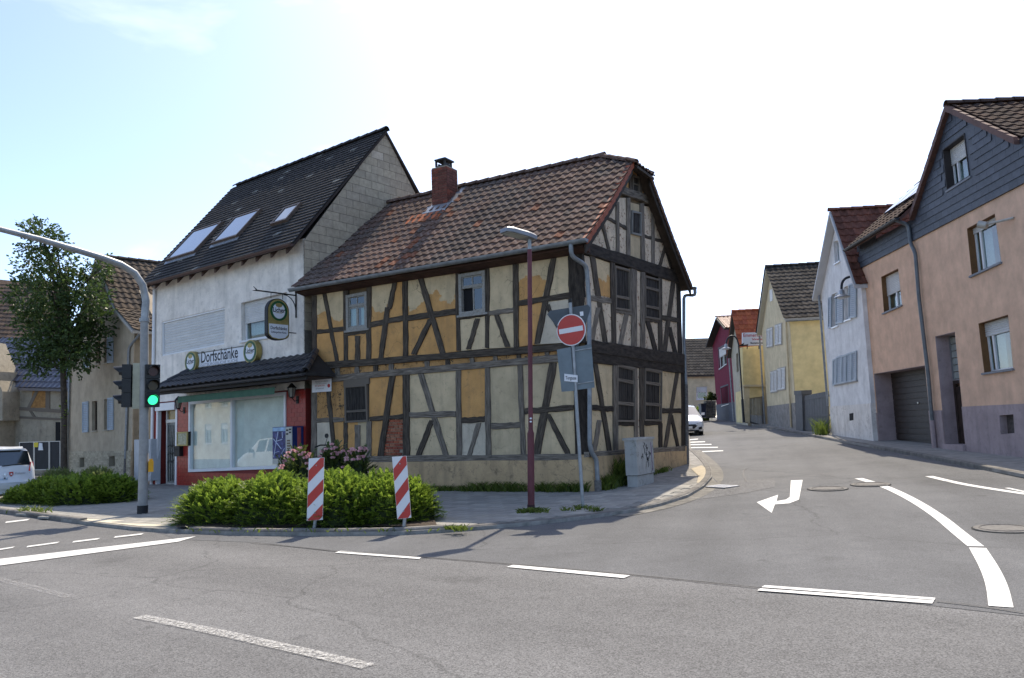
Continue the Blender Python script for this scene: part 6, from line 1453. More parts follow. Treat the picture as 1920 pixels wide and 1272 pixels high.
for L, m, w, nm in (([(600, 415), (785, 400), (788, 740), (606, 740)], YEL, 0, 'wall'), ([(600, 735), (790, 733), (790, 752), (606, 752)], CRM, .12, 'ledge'), ([(610, 755), (660, 755), (664, 1060), (622, 1050)], CRM, -.01, 'pier'), ([(655, 752), (790, 752), (790, 830), (660, 850)], YEL, -.05, 'lintel')): MB().fpoly(FY, quadpx(FY, cS, L), -.4, w).build(nm, m, YG)
q = quadpx(FY, cS, [(662, 840), (783, 806), (788, 1085), (668, 1055)]); fr_bars(FY, q, .06, -.2, -.1, GGR, 'gate_frame', YG)
for k in range(4):
    p = [lerp2(q, .04 + .235 * k, .03), lerp2(q, .04 + .235 * k + .21, .03), lerp2(q, .04 + .235 * k + .21, .66), lerp2(q, .04 + .235 * k, .66)]; MB().fpoly(FY, p, -.18, -.15).build('gate_pane', mat('frosted_pane', (0.33, 0.31, 0.24), 0.4, 0.1), YG); p = [lerp2(q, .04 + .235 * k, .69), lerp2(q, .04 + .235 * k + .21, .69), lerp2(q, .04 + .235 * k + .21, .97), lerp2(q, .04 + .235 * k, .97)]; MB().fpoly(FY, p, -.18, -.14).build('gate_panel', mat('gate_pale', (0.33, 0.35, 0.36), 0.6, 0.1), YG)
sq = quadpx(FY, cS, [(600, 292), (772, 285), (775, 398), (600, 402)], .3); NBd = thing('name_board', FY.P(sum(p[0] for p in sq) / 4, min(p[1] for p in sq), .3), 'white roadside name board with red lettering Emmerich above the yellow gatehouse', 'sign')
MB().fpoly(FY, sq, .22, .30).build('panel', SIGNW, NBd); cu_, cv_ = sum(p[0] for p in sq) / 4, sum(p[1] for p in sq) / 4; hh = abs(sq[0][1] - sq[3][1])
for s, z, mm, dv, dx in (('Emmerich', .50, RED_INK, .28, 0), ('Schreinerei', .30, RED_INK, -.03, .35), ('Bestattungen', .27, INK, -.32, .25)): lettering(s, z * hh / 1.05 * .8, FY.M(cu_ + dx * (FY.M(0, 0).col[0].to_3d().dot(FY.u)), cv_ + dv * hh, .3005), mm, NBd, .002, bold=.004)
MB().fpoly(FY, [(cu_ + dx_ * (FY.M(0, 0).col[0].to_3d().dot(FY.u)), cv_ + dy_) for dx_, dy_ in ((-1.0, -.42), (-.55, -.22), (-.6, -.34), (-.3, -.3), (-.32, -.38), (-.62, -.42))], .30, .303).build('bird_mark', INK, NBd)
for x in (640, 740): MB().tube([FY.P(*FY.px(*cS(x, 398), .26), .26), FY.P(*FY.px(*cS(x, 430), .26), .26)], .03, 6).build('strut', BLACKM, NBd)
# --- dark red house
pRd = CPOS + ray(1377, 788) * 55.0; FR = Fac(pRd, 6)
CRIM = plaster('crimson_render', (0.17, 0.018, 0.042), crack=0.0, grime=0.1, stain=(0.1, .015, .03), bump=0.3)
PTL = [mat('pale_orange_tile', (0.42, 0.27, 0.20), 0.6, 0.2, 9, rnd=0.2)]
rw = [[(395, 432), (460, 398), (466, 555), (405, 600)], [(415, 762), (478, 740), (487, 895), (426, 915)]]
RH, *_r = gable_house('crimson_house', 'dark crimson house with grey plinth and white framed windows up the street', FR, cS, CRIM, (345, 400), (500, 250), (372, 175), (375, 1040), ((450, 893), mat('slate_grey_plinth', (0.085, 0.095, 0.115), 0.8, 0.1)), rw, 8, PTL, mat('black_verge', (0.02, 0.018, 0.018), 0.8, 0.1), .5, 200)
for h in rw:
    q = quadpx(FR, cS, h); w = modern_window(FR, q, RH, .45, (.5,), PVC, .06, True, CURT, ft=.07); fr_bars(FR, shrink(q, -.1), .1, 0, .02, mat('grey_surround', (0.085, 0.095, 0.11), 0.8, 0.1), 'surround', w)
# --- far house closing the street
pFr = CPOS + ray(1320, 790) * 72.0; FF2 = Fac(pFr, -78)
FH2 = thing('far_house', FF2.P(0, 1.4, 0), 'cream house with dark pantile roof closing the view up the street', 'house')
hole = quadpx(FF2, cS, [(207, 752), (298, 748), (298, 858), (207, 862)]); wo_ = quadpx(FF2, cS, [(-150, 640), (372, 640), (378, 1000), (-150, 1000)])
wall_holes(FF2, wo_, [hole], -.3, 0, 'wall', CRM, FH2); modern_window(FF2, hole, FH2, .45, (), PVC, .08, True, mat('mauve_curtain', (0.10, 0.06, 0.07), 0.9, 0.1), ft=.12)
roof_px(FH2, [cS(-150, 660), cS(375, 652), cS(365, 335), cS(-150, 350)], 0, DTL, .30, .42, 290, 'roof', FF2, -4.2, .4)
# --- pier, shrub and bins in front of it
pP = CPOS + ray(1332, 788) * 58.0; FPi = Fac(pP, 85)
SP = thing('stone_pier', FPi.P(0, 1.3, 0), 'rough stone gate pier with plants on top below the crimson house', 'pier')
for j in range(7):
    for i in range(3):
        q = quadpx(FPi, cS, [(292 + 27 * i, 872 + 21 * j), (317 + 27 * i, 872 + 21 * j), (317 + 27 * i, 891 + 21 * j), (292 + 27 * i, 891 + 21 * j)]); MB().fpoly(FPi, q, -.6, random.uniform(-.03, .03)).build('stone', mat('pier_stone', (0.17, 0.15, 0.12), 0.95, 0.3, 5, bump=0.6, rnd=0.25), SP)
bn = thing('wheelie_bin', FPi.P(*FPi.px(*cS(268, 1012), .3), .3), 'dark blue wheelie bin beside the stone pier up the street', 'bin'); q = quadpx(FPi, cS, [(248, 905), (290, 902), (288, 1012), (252, 1014)], .5); MB().fpoly(FPi, q, -.1, .5).build('body', mat('bin_blue', (0.02, 0.025, 0.045), 0.5, 0.1), bn); q2 = [(p[0], p[1]) for p in shrink([q[0], q[1], (q[1][0], q[1][1] + .06), (q[0][0], q[0][1] + .06)], -.03)]; MB().fpoly(FPi, q2, -.12, .54).build('lid', mat('bin_lid', (0.03, 0.032, 0.04), 0.5, 0.1), bn)
# --- arched street lanterns
def arch_lamp(C, base, top, arc, head, Y, label, az=85):
    b = C(*base); p0 = CPOS + ray(*b) * Y; F = Fac(p0, az); t = thing('arched_lamp', p0, label, 'street lamp', 'arched street lamps')
    A = [F.P(*F.px(*C(*q)), 0) for q in [base, top] + arc]; GP = mat('lamp_post_black', (0.03, 0.033, 0.038), 0.5, 0.15, metal=0.3)
    MB().tube([A[0], A[0] + (A[1] - A[0]) * .3], .075, 10).build('base_post', GP, t, smooth=50); MB().tube([A[0] + (A[1] - A[0]) * .29] + smooth_pts(A[1:], .3), .045, 10).build('post', GP, t, smooth=50)
    h = F.P(*F.px(*C(*head)), 0); prof = [(.03, .28), (.09, .22), (.1, .08), (.26, .0), (.27, -.03)]; m = MB(); n = 16
    for r, z in prof: m.v += [h + Vector((r * math.cos(2 * math.pi * k / n), r * math.sin(2 * math.pi * k / n), z)) for k in range(n)]
    for i in range(len(prof) - 1): m.f += [[i * n + k, i * n + (k + 1) % n, (i + 1) * n + (k + 1) % n, (i + 1) * n + k] for k in range(n)]
    m.f.append(list(range(n))); m.build('shade', mat('galvanised_shade', (0.36, 0.37, 0.37), 0.35, 0.15, metal=0.7), t, smooth=50); MB().disc(Matrix.Translation(h + Vector((0, 0, -.07))), .16, .06, 16).build('diffuser', mat('frosted_glass', (0.6, 0.6, 0.58), 0.3, 0.05), t)
arch_lamp(cW, (655, 1243), (597, 440), [(588, 405), (565, 388), (535, 384), (508, 395), (493, 418), (491, 455)], (495, 488), 27.6, 'black arched lamp with bell shade in front of the white house')
arch_lamp(cS, (612, 1056), (568, 400), [(555, 345), (530, 318), (500, 318), (475, 335), (463, 365), (460, 390)], (462, 425), 45.0, 'black arched lamp with bell shade in front of the beige house')
# ------------------------------------------------------------------ street furniture
GALV = mat('galvanised_steel', (0.30, 0.32, 0.33), 0.5, 0.18, 7, metal=0.45, bump=0.1)
MAROON = mat('maroon_paint', (0.125, 0.030, 0.038), 0.5, 0.18, 5, rnd=0.0)
def pole_plane(base, dz=KZ, az=90): p = gnd(*base, dz); return p, Fac(p, az)
# --- street lamp on a maroon pole
lb, FLm = pole_plane((996, 957))
SLp = thing('street_lamp', lb, 'tall maroon street lamp with flat grey head in front of the timbered house', 'street lamp')
LV = lambda x, y: FLm.P(*FLm.px(x, y), 0)
MB().tube([lb, LV(995, 812)], .062, 14).build('lower_pole', MAROON, SLp, smooth=50); MB().tube([LV(995, 814), LV(995, 806)], [.062, .042], 14).build('collar', MAROON, SLp, smooth=50)
tp = LV(993, 468); MB().tube([LV(995, 808), tp], .042, 14).build('upper_pole', MAROON, SLp, smooth=50)
tp2 = LV(993, 452); MB().tube([tp, tp2 + Vector((0, 0, .03))], .034, 12).build('spigot', GALV, SLp, smooth=50)
MB().tube([lb + Vector((0, 0, .0)), lb + Vector((0, 0, .10))], .068, 14).build('base_sleeve', mat('dark_base', (0.05, 0.02, 0.022), 0.7, 0.2), SLp)
for y in (785, 791): MB().disc(Matrix.Translation(LV(995, y)) @ Matrix.Rotation(RAD(90), 4, 'X') @ Matrix.Translation((0, 0, .058)), .016, .006, 8, .022).build('sticker', SIGNW, SLp)
hd = Vector((-.78, -.62, .10)).normalized(); hs_ = hd.cross(Vector((0, 0, 1))).normalized(); hn = hs_.cross(hd).normalized(); hn = hn if hn.z > 0 else -hn
def HD(a, b, c): return tp2 + hd * a + hs_ * b + hn * (c + .05)
m = MB(); lo_ = [(-.1, -.10), (.12, -.15), (.5, -.15), (.62, -.10), (.62, .10), (.5, .15), (.12, .15), (-.1, .10)]
m.prism([HD(a, b, .05) for a, b in lo_], [HD(a, b, -.02) for a, b in lo_]); m.prism([HD(a * .85 + .03, b * .75, .085) for a, b in lo_], [HD(a, b, .05) for a, b in lo_]); m.build('head', mat('lamp_head_grey', (0.22, 0.23, 0.25), 0.45, 0.1, metal=0.3), SLp)
m = MB(); m.prism([HD(a, b, -.021) for a, b in ((.14, -.11), (.56, -.11), (.56, .11), (.14, .11))], [HD(a, b, -.028) for a, b in ((.14, -.11), (.56, -.11), (.56, .11), (.14, .11))]); m.build('lens', mat('lamp_lens', (0.35, 0.36, 0.33), 0.2, 0.1), SLp)
# --- leaning sign post
sb, FSp = pole_plane((1093, 952)); SP_ = thing('sign_post', sb, 'leaning grey sign post with round red no-entry sign and sign backs', 'traffic sign')
SV = lambda x, y, w=0.0: FSp.P(*FSp.px(x, y, w), w)
MB().tube([sb, SV(1069, 566)], .032, 12).build('post', GALV, SP_, smooth=50); MB().tube([SV(1069, 568), SV(1068.6, 561)], .034, 12).build('post_cap', BLACKM, SP_)
BACK = mat('sign_back_grey', (0.15, 0.185, 0.20), 0.5, 0.12, 4, metal=0.2); BACKD = mat('dark_sign_back', (0.075, 0.09, 0.10), 0.55, 0.12, 4)
RS = mat('sign_red', (0.48, 0.045, 0.035), 0.35, 0.06, 5); WS = mat('sign_reflective_white', (0.68, 0.69, 0.70), 0.35, 0.04)
tri = [FSp.px(x, y, -.06) for x, y in ((1026, 590), (1031, 583), (1102, 572), (1107, 577), (1106, 584), (1085, 648), (1078, 652), (1072, 650))]; MB().fpoly(FSp, tri, -.065, -.055).build('yield_sign_back', BACKD, SP_)
q = [FSp.px(x, y, -.05) for x, y in ((1087, 585), (1093.5, 584), (1094, 592), (1088, 593))]; MB().fpoly(FSp, q, -.054, -.052).build('sticker', WS, SP_)
cx0 = SV(1071, 619, .06); tn = (CPOS - cx0); tn.z = 0; tn.normalize(); tn = (tn + Vector((.0, 0, 0))).normalized(); tilt = RAD(4.5)
xa = Vector((0, 0, 1)).cross(tn).normalized(); xr = (xa * math.cos(tilt) + Vector((0, 0, 1)) * math.sin(tilt)).normalized(); yr = tn.cross(xr)
DM = Matrix(((xr.x, yr.x, tn.x, cx0.x), (xr.y, yr.y, tn.y, cx0.y), (xr.z, yr.z, tn.z, cx0.z), (0, 0, 0, 1))) @ Matrix.Rotation(RAD(-24), 4, 'Y')
ne = MB().disc(DM, .292, .008, 40).build('no_entry_sign', WS, SP_); MB().disc(DM @ Matrix.Translation((0, 0, .0085)), .274, .003, 40).build('red_disc', RS, ne); MB().box((0, 0, .0125), .48, .09, .003, DM).build('white_bar', WS, ne)
for z in (-.09, .09): MB().box((0, z, -.02), .1, .03, .035, DM).build('clamp', GALV, ne)
for L, nm in (([(1044, 656), (1070, 651), (1077, 733), (1053, 735)], 'left_plate_back'), ([(1080, 652), (1108, 645), (1115, 727), (1085, 731)], 'right_plate_back')):
    q = [FSp.px(x, y, .035 if 'left' in nm else -.045) for x, y in L]; MB().fpoly(FSp, q, *((.025, .035) if 'left' in nm else (-.05, -.04))).build('plate_back', BACK, SP_)
q = [FSp.px(x, y, -.03) for x, y in ((1044, 656), (1109, 646), (1115, 727), (1053, 735))]; MB().fpoly(FSp, q, -.038, -.03).build('plate_backing', BACK, SP_)
for y in (660, 722): a, b = SV(1046 if y < 700 else 1053, y + 3, -.02), SV(1109 if y < 700 else 1114, y - 7, -.02); MB().tube([a, b], .013, 6).build('cross_rail', GALV, SP_)
q = [FSp.px(x, y, .05) for x, y in ((1058, 701), (1083, 704), (1083, 717), (1058, 715))]; npl = MB().fpoly(FSp, q, .046, .054).build('street_name_plate', WS, SP_); lettering('Torgasse', .088, FSp.M(sum(p[0] for p in q) / 4, sum(p[1] for p in q) / 4, .0545) @ Matrix.Rotation(RAD(-3), 4, 'Z'), INK, npl, .001, bold=.001, sx=.62)
# --- red and white beacons
def beacon(L, foot, label):
    b, F = pole_plane(foot, .09); t = thing('guide_beacon', b, label, 'beacon', 'red and white guide beacons in the shrubs')
    q = [F.px(x, y) for x, y in L]; MB().fpoly(F, q, -.012, .0).build('panel', WS, t)
    tp_, w_ = lerp2(q, .5, 0), abs(q[1][0] - q[0][0]); h_ = abs(q[0][1] - q[3][1])
    ua, ub = lerp2(q, 0, .5), lerp2(q, 1, .5); poly = shrink(q, .004)
    for k in range(-1, 4):
        s0 = .0 + k * .40; bq = [lerp2(q, 0, s0 - .04 + .24), lerp2(q, 1, s0 - .30 + .24), lerp2(q, 1, s0 - .10 + .24), lerp2(q, 0, s0 + .16 + .24)]
        P_ = clip_poly(poly, bq)
        if len(P_) > 2: MB().fpoly(F, P_, .0005, .002).build('red_stripe', RS, t)
    a, c = lerp2(q, .5, .3), lerp2(q, .5, 1.0); MB().tube([F.P(a[0], a[1], -.05), F.P(c[0], c[1], -.045), Vector((b.x, b.y, b.z)) - F.n * .04], .028, 10).build('post', GALV, t, smooth=50)
    for s in (.12, .88): p = lerp2(q, .5, s); MB().disc(F.M(*p, .002), .012, .004, 8).build('bolt', GALV, t)
beacon([(579, 860), (608, 858), (605, 975), (575, 977)], (588, 991), 'left red and white striped beacon, half covered by shrub and roses')
beacon([(735, 857), (762, 855), (771, 971), (745, 974)], (757, 988), 'right red and white striped beacon at the end of the shrub bed')
# --- traffic light with long arm
tb = gnd(267, 965, .05); adir = Vector((-.57, -.82, 0)).normalized(); FT = Fac(tb, math.degrees(math.atan2(adir.x, adir.y)))
TL = thing('traffic_light', tb, 'grey traffic light mast with green signal and long arm over the road', 'traffic light')
Ft2 = Fac(tb, 90); TV = lambda x, y: Ft2.P(*Ft2.px(x, y), 0)
MB().tube([tb, TV(267.5, 948)], .105, 16).build('black_sleeve', mat('black_sleeve', (0.02, 0.02, 0.022), 0.7, 0.2), TL, smooth=50)
MB().tube([TV(267.5, 949), TV(270, 820), TV(271, 600)], [.095, .093, .080], 16).build('mast', mat('mast_concrete_grey', (0.27, 0.275, 0.27), 0.7, 0.15, 6), TL, smooth=50)
MB().tube([TV(271, 604), TV(271, 597)], .1, 16).build('flange', GALV, TL)
arm = [TV(271, 600)]
for x, y in ((274, 565), (268, 535), (252, 512), (226, 496), (190, 483), (140, 468), (75, 449), (0, 430), (-110, 402)):
    k = {274: .05, 268: .12, 252: .3, 226: .6}.get(x)
    u, v = FT.px(x, y); arm.append(FT.P(u, v, 0) if k is None else FT.P(u, v, 0))
MB().tube(arm, [.078, .076, .074, .072, .07, .067, .063, .058, .052, .045], 14).build('arm', GALV, TL, smooth=60)
HOUS = mat('signal_black', (0.012, 0.013, 0.014), 0.45, 0.15, 5)
def signal(cpx, face, parent, lit=None, nm='signal_head'):
    """three-lamp head; face = horizontal direction it looks"""
    c = TV(*cpx); f = Vector(face).normalized(); x = Vector((0, 0, 1)).cross(f)
    M_ = Matrix(((x.x, 0, f.x, c.x), (x.y, 0, f.y, c.y), (0, 1, 0, c.z), (0, 0, 0, 1)))
    m = MB(); 
    for k in range(3): m.box((0, .30 - .30 * k, 0), .28, .292, .18, M_)
    h = m.build(nm, HOUS, parent)
    for k, cc in enumerate(((0.05, 0.008, 0.008), (0.05, 0.03, 0.006), (0.005, 0.04, 0.022))):
        T = M_ @ Matrix.Translation((0, .30 - .30 * k, .09))
        lm = mat('lens_%d' % k, cc, 0.25, 0.1)
        if lit == k:
            lm, n_, l_, b_ = base_mat('green_light'); b_.inputs['Base Color'].default_value = (0.0, 0.25, 0.12, 1); b_.inputs['Emission Color'].default_value = (0.0, 0.75, 0.33, 1); b_.inputs['Emission Strength'].default_value = 0.9
        MB().disc(T, .098, .012, 24).build('lens', lm, h)
        v = MB(); n = 20; P0 = []
        for e, (r0, dz) in enumerate(((.118, 0.0), (.112, .20))):
            for j in range(n):
                a = math.pi * (-.22 + 1.44 * j / (n - 1)); d = dz * (1 if e == 0 else (.35 + .65 * max(0, math.sin(a)) ** .6))
                for rr in (r0, r0 - .006): v.v.append(T @ Vector((rr * math.cos(a), rr * math.sin(a), d)))
        o1 = 2 * n
        for j in range(n - 1): v.f += [[2 * j, 2 * j + 2, o1 + 2 * j + 2, o1 + 2 * j], [2 * j + 1, 2 * j + 3, o1 + 2 * j + 3, o1 + 2 * j + 1]]
        v.build('visor', HOUS, h, smooth=50, fix=False)
    return h
fc = CPOS - tb; fc.z = 0; fc.normalize()
signal((285, 724), (fc.x * .9 + .25, fc.y, 0), TL, 2); signal((240, 724), (-.93, -.2, 0), TL)
q0 = TV(256, 724); m = MB(); fx = Vector((.95, .3, 0)).normalized(); fy = Vector((-.3, .95, 0))
m.box((0, 0, 0), .14, .11, .96, Matrix(((fx.x, fy.x, 0, q0.x), (fx.y, fy.y, 0, q0.y), (0, 0, 1, q0.z), (0, 0, 0, 1)))); m.build('mounting_box', mat('ivory_case', (0.36, 0.36, 0.27), 0.6, 0.15, 5), TL)
q0 = TV(283, 875); m = MB(); M_ = Matrix(((fc.y, 0, -fc.x, q0.x), (-fc.x, 0, -fc.y, q0.y), (0, 1, 0, q0.z), (0, 0, 0, 1))); m.box((0, 0, 0), .10, .22, .12, M_); m.box((0, .13, 0), .07, .05, .08, M_); m.build('push_button_box', mat('signal_yellow', (0.62, 0.30, 0.01), 0.45, 0.1), TL)
MB().tube([TV(278, 850), TV(277, 770)], .014, 6).build('cable_conduit', GALV, TL)
# --- white switch cabinet beyond the mast
pc_ = gnd(286, 908, .1); cbt = thing('switch_cabinet', pc_, 'pale grey switch cabinet behind the traffic light mast', 'cabinet'); Fsc = Fac(pc_, -44)
q = quadpx(Fsc, crop(200, 660, 3.975), [(205, 655), (330, 650), (330, 960), (205, 965)])
LGR = mat('cabinet_pale', (0.42, 0.44, 0.46), 0.6, 0.08, 5); MB().fpoly(Fsc, q, -.3, 0).build('case', LGR, cbt); MB().fpoly(Fsc, [lerp2(q, .04, .03), lerp2(q, .49, .03), lerp2(q, .49, .82), lerp2(q, .04, .82)], 0, .015).build('door', LGR, cbt); MB().fpoly(Fsc, [lerp2(q, .51, .03), lerp2(q, .96, .03), lerp2(q, .96, .82), lerp2(q, .51, .82)], 0, .015).build('door', LGR, cbt)
# --- graffitied utility cabinet by the gable
cb = gnd(1197, 914, KZ); FA = Fac(cb, 30); FBc = Fac(cb, -60)
UC = thing('utility_cabinet', cb, 'weathered grey utility cabinet with black graffiti by the gable wall', 'cabinet')
wA = FA.px(1226, 860)[0]; wB = FBc.px(1172, 860)[0]; zt = FA.px(1195.5, 823)[1]; zl = FA.px(1196, 893)[1]
CABW = plaster('cabinet_concrete', (0.40, 0.40, 0.385), crack=0.0, grime=0.9, stain=(0.13, 0.13, 0.10), bump=0.2, rough=0.75)
def cbx(a0, a1, b0, b1, z0, z1, m, nm):
    P_ = [cb + FA.u * a + FBc.u * b for a, b in ((a0, b0), (a1, b0), (a1, b1), (a0, b1))]; mb = MB(); mb.prism([Vector((p.x, p.y, z0)) for p in P_], [Vector((p.x, p.y, z1)) for p in P_]); return mb.build(nm, m, UC)
cbx(.02, wA - .02, .02, wB - .02, cb.z - .1, zl, CABW, 'plinth'); cbx(0, wA, 0, wB, zl + .012, zt - .03, CABW, 'case'); cbx(-.03, wA + .03, -.03, wB + .03, zt - .03, zt + .02, CABW, 'lid')
cbx(.005, wA - .005, .005, wB - .005, zl, zl + .012, GAP, 'shadow_joint')
SPR = mat('graffiti_black', (0.03, 0.03, 0.032), 0.7, 0.1); rg_ = random.Random(3); FA2 = Fac(cb, 30)
for k in range(13):
    u = wA * (.22 + .5 * rg_.random()); v = zt - .12 - rg_.random() * (zt - zl) * .5
    pts = [(u, v)]
    for j in range(4): pts.append((pts[-1][0] + rg_.uniform(-.07, .07), pts[-1][1] + rg_.uniform(-.09, .06)))
    MB().tube([FA.P(a, b, .003) for a, b in pts], .007, 5).build('graffiti_stroke', SPR, UC)
MB().tube([FA.P(wA * .87, zl + .06, .004), FA.P(wA * .85, zt - .1, .004)], .006, 5).build('graffiti_line', mat('violet_line', (0.18, 0.08, 0.2), 0.7, 0.1), UC)
# --- bicycle leaning at the wall behind the roses
bu, bv = FL.px(*c6(235, 800), .35); zb_ = zg(FL.P(bu, 0, .4).x, FL.P(bu, 0, .4).y) + KZ
BK = thing('bicycle', FL.P(bu + .5, zb_, .4), 'black bicycle with a handlebar mirror leaning against the house behind the roses', 'bicycle')
RUB = mat('tyre_rubber', (0.015, 0.015, 0.015), 0.85, 0.15); BKP = lambda a, z, w=.4: FL.P(bu + a, zb_ + z, w + (1 - z) * .08)
for a in (.12, 1.15):
    wl_o = MB(); wl_o.tube([BKP(a + .33 * math.cos(t), .34 + .33 * math.sin(t)) for t in [2 * math.pi * i / 24 for i in range(25)]], .018, 6); w = wl_o.build('wheel', RUB, BK)
    for i in range(8): MB().tube([BKP(a, .34), BKP(a + .32 * math.cos(i * .785), .34 + .32 * math.sin(i * .785))], .003, 4).build('spoke', GALV, w)
m = MB()
for A_, B_ in (((.12, .34), (.2, .95)), ((.2, .9), (.6, .35)), ((.2, .88), (.82, .85)), ((.6, .35), (.85, .92)), ((.6, .35), (1.15, .34)), ((.83, .85), (1.15, .34))): m.tube([BKP(*A_), BKP(*B_)], .016, 8)
m.build('frame', BLACKM, BK, smooth=40); MB().tube([BKP(.2, .95), BKP(.2, 1.08), BKP(.1, 1.16, .2), BKP(.15, 1.17, .55), BKP(.25, 1.12, .65)], .018, 8).build('handlebar', RUB, BK, smooth=40)
MB().tube([BKP(.1, 1.14, .45), BKP(.02, 1.36, .45)], .007, 6).build('mirror_stem', BLACKM, BK); MB().disc(FL.M(bu + .02, zb_ + 1.40, .44), .06, .02, 14).build('mirror', BLACKM, BK); m = MB(); m.box((0, 0, 0), .26, .08, .14, FL.M(bu + .9, zb_ + .98, .42)); m.build('saddle', RUB, BK)
# ------------------------------------------------------------------ vehicles
def car_paint(name, c): return mat(name, c, 0.22, 0.02, 2, spec=0.5, coat=0.8)
TYRE = RUB; RIM = mat('alloy_rim', (0.35, 0.36, 0.37), 0.35, 0.1, metal=0.8); CGLASS = mat('car_glass', (0.02, 0.026, 0.028), 0.05, 0.05, spec=0.9, coat=1.0); PLASTIC = mat('black_plastic', (0.02, 0.02, 0.021), 0.6, 0.1)
def car(name, label, M_, S, cabin, ws, rwin, paint, wheels, extra=None, cat='car'):
    """S stations from front to rear: y, zbot, zmid, zbelt, zedge, zcen, wbot, wmid, wbelt, wedge"""
    t = thing(name, M_.to_translation(), label, cat)
    def ring(s):
        y, z0, z1, z2, z3, z4, w0, w1, w2, w3 = s
        half = [(0, z0), (w0, z0), (w1, z1), ((w1 * .6 + w2 * .4) * 1.005, z1 + (z2 - z1) * .6), (w2, z2), (w3, z3), (w3 * .55, z3 + (z4 - z3) * .8), (0, z4)]
        return [M_ @ Vector((x, y, z)) for x, z in half] + [M_ @ Vector((-x, y, z)) for x, z in half[1:-1][::-1]]
    R_ = [ring(s) for s in S]; n = len(R_[0]); body, sideg, scr, rear_ = MB(), MB(), MB(), MB()
    for i in range(len(S) - 1):
        for k in range(n):
            k2 = (k + 1) % n; a = [R_[i][k], R_[i][k2], R_[i + 1][k2], R_[i + 1][k]]
            topb = k in (5, 6, 7, 8); side = k in (4, 9)
            if side and cabin[0] <= i < cabin[1]:            # inset side glazing framed by body colour
                c = (a[0] + a[1] + a[2] + a[3]) / 4; inn = [c + (p - c) * .84 for p in a]; sideg.quad(*inn)
                for e in range(4): body.quad(a[e], a[(e + 1) % 4], inn[(e + 1) % 4], inn[e])
            elif topb and i == ws: scr.quad(*a)
            elif topb and i == rwin: rear_.quad(*a)
            else: body.quad(*a)
    body.add(R_[0], [list(range(n))]); body.add(R_[-1], [list(range(n))[::-1]])
    def weld(b, nm, m, par):
        me = b.mesh(nm, m, org(t)); bm = bmesh.new(); bm.from_mesh(me); bmesh.ops.remove_doubles(bm, verts=bm.verts, dist=.0005); bmesh.ops.recalc_face_normals(bm, faces=bm.faces); bm.to_mesh(me); bm.free()
        for p in me.polygons: p.use_smooth = True
        try: me.set_sharp_from_angle(angle=RAD(38))
        except Exception: pass
        return put(nm, me, par)
    bo = weld(body, 'body', paint, t); weld(scr, 'windscreen', CGLASS, t); weld(rear_, 'rear_window', CGLASS, t); weld(sideg, 'side_windows', CGLASS, t)
    for x, y, r in wheels:
        sx = 1 if x > 0 else -1; T = M_ @ Matrix.Translation((x, y, r)) @ Matrix.Rotation(RAD(90) * sx, 4, 'Y')
        w = MB().disc(T @ Matrix.Translation((0, 0, -.12)), r, .20, 28).build('wheel', TYRE, t, smooth=40); MB().disc(T @ Matrix.Translation((0, 0, .075)), r * .66, .012, 20).build('rim', RIM, w)
        for k in range(5): a_ = k * 1.2566; MB().box((math.cos(a_) * r * .34, math.sin(a_) * r * .34, .09), r * .12, r * .12, .012, T).build('spoke_gap', PLASTIC, w)
        MB().disc(T @ Matrix.Translation((0, 0, .03)), r * 1.13, .04, 28).build('wheel_arch', PLASTIC, t)
    if extra: extra(t, M_)
    return t
WPAINT = car_paint('white_car_paint', (0.66, 0.68, 0.70)); CLEARL = mat('headlamp_glass', (0.35, 0.37, 0.38), 0.08, 0.3, 12, spec=0.9, coat=1.0); REDL = mat('tail_lamp_red', (0.40, 0.015, 0.012), 0.15, 0.1, coat=0.6); CHROME = mat('chrome', (0.6, 0.6, 0.6), 0.1, 0.02, metal=1.0); PLATE = mat('plate_white', (0.62, 0.62, 0.60), 0.5, 0.03); EUB = mat('plate_blue', (0.02, 0.06, 0.35), 0.5, 0.05)
HS_ = [(0.0, .30, .42, .56, .60, .62, .50, .58, .55, .42), (.05, .22, .42, .62, .67, .70, .66, .74, .70, .55), (.25, .20, .46, .72, .77, .80, .76, .83, .79, .62), (.6, .20, .5, .81, .88, .91, .79, .86, .82, .68), (1.05, .20, .55, .90, .97, 1.0, .80, .865, .83, .70), (1.8, .20, .55, .93, 1.38, 1.43, .80, .87, .83, .58), (2.4, .20, .55, .95, 1.45, 1.50, .80, .87, .83, .58), (3.1, .20, .55, .98, 1.42, 1.47, .80, .87, .84, .57), (3.6, .20, .55, 1.02, 1.32, 1.37, .80, .86, .82, .54), (3.95, .28, .55, .99, 1.03, 1.05, .74, .82, .78, .60), (4.06, .34, .55, .80, .84, .86, .66, .74, .68, .52)]
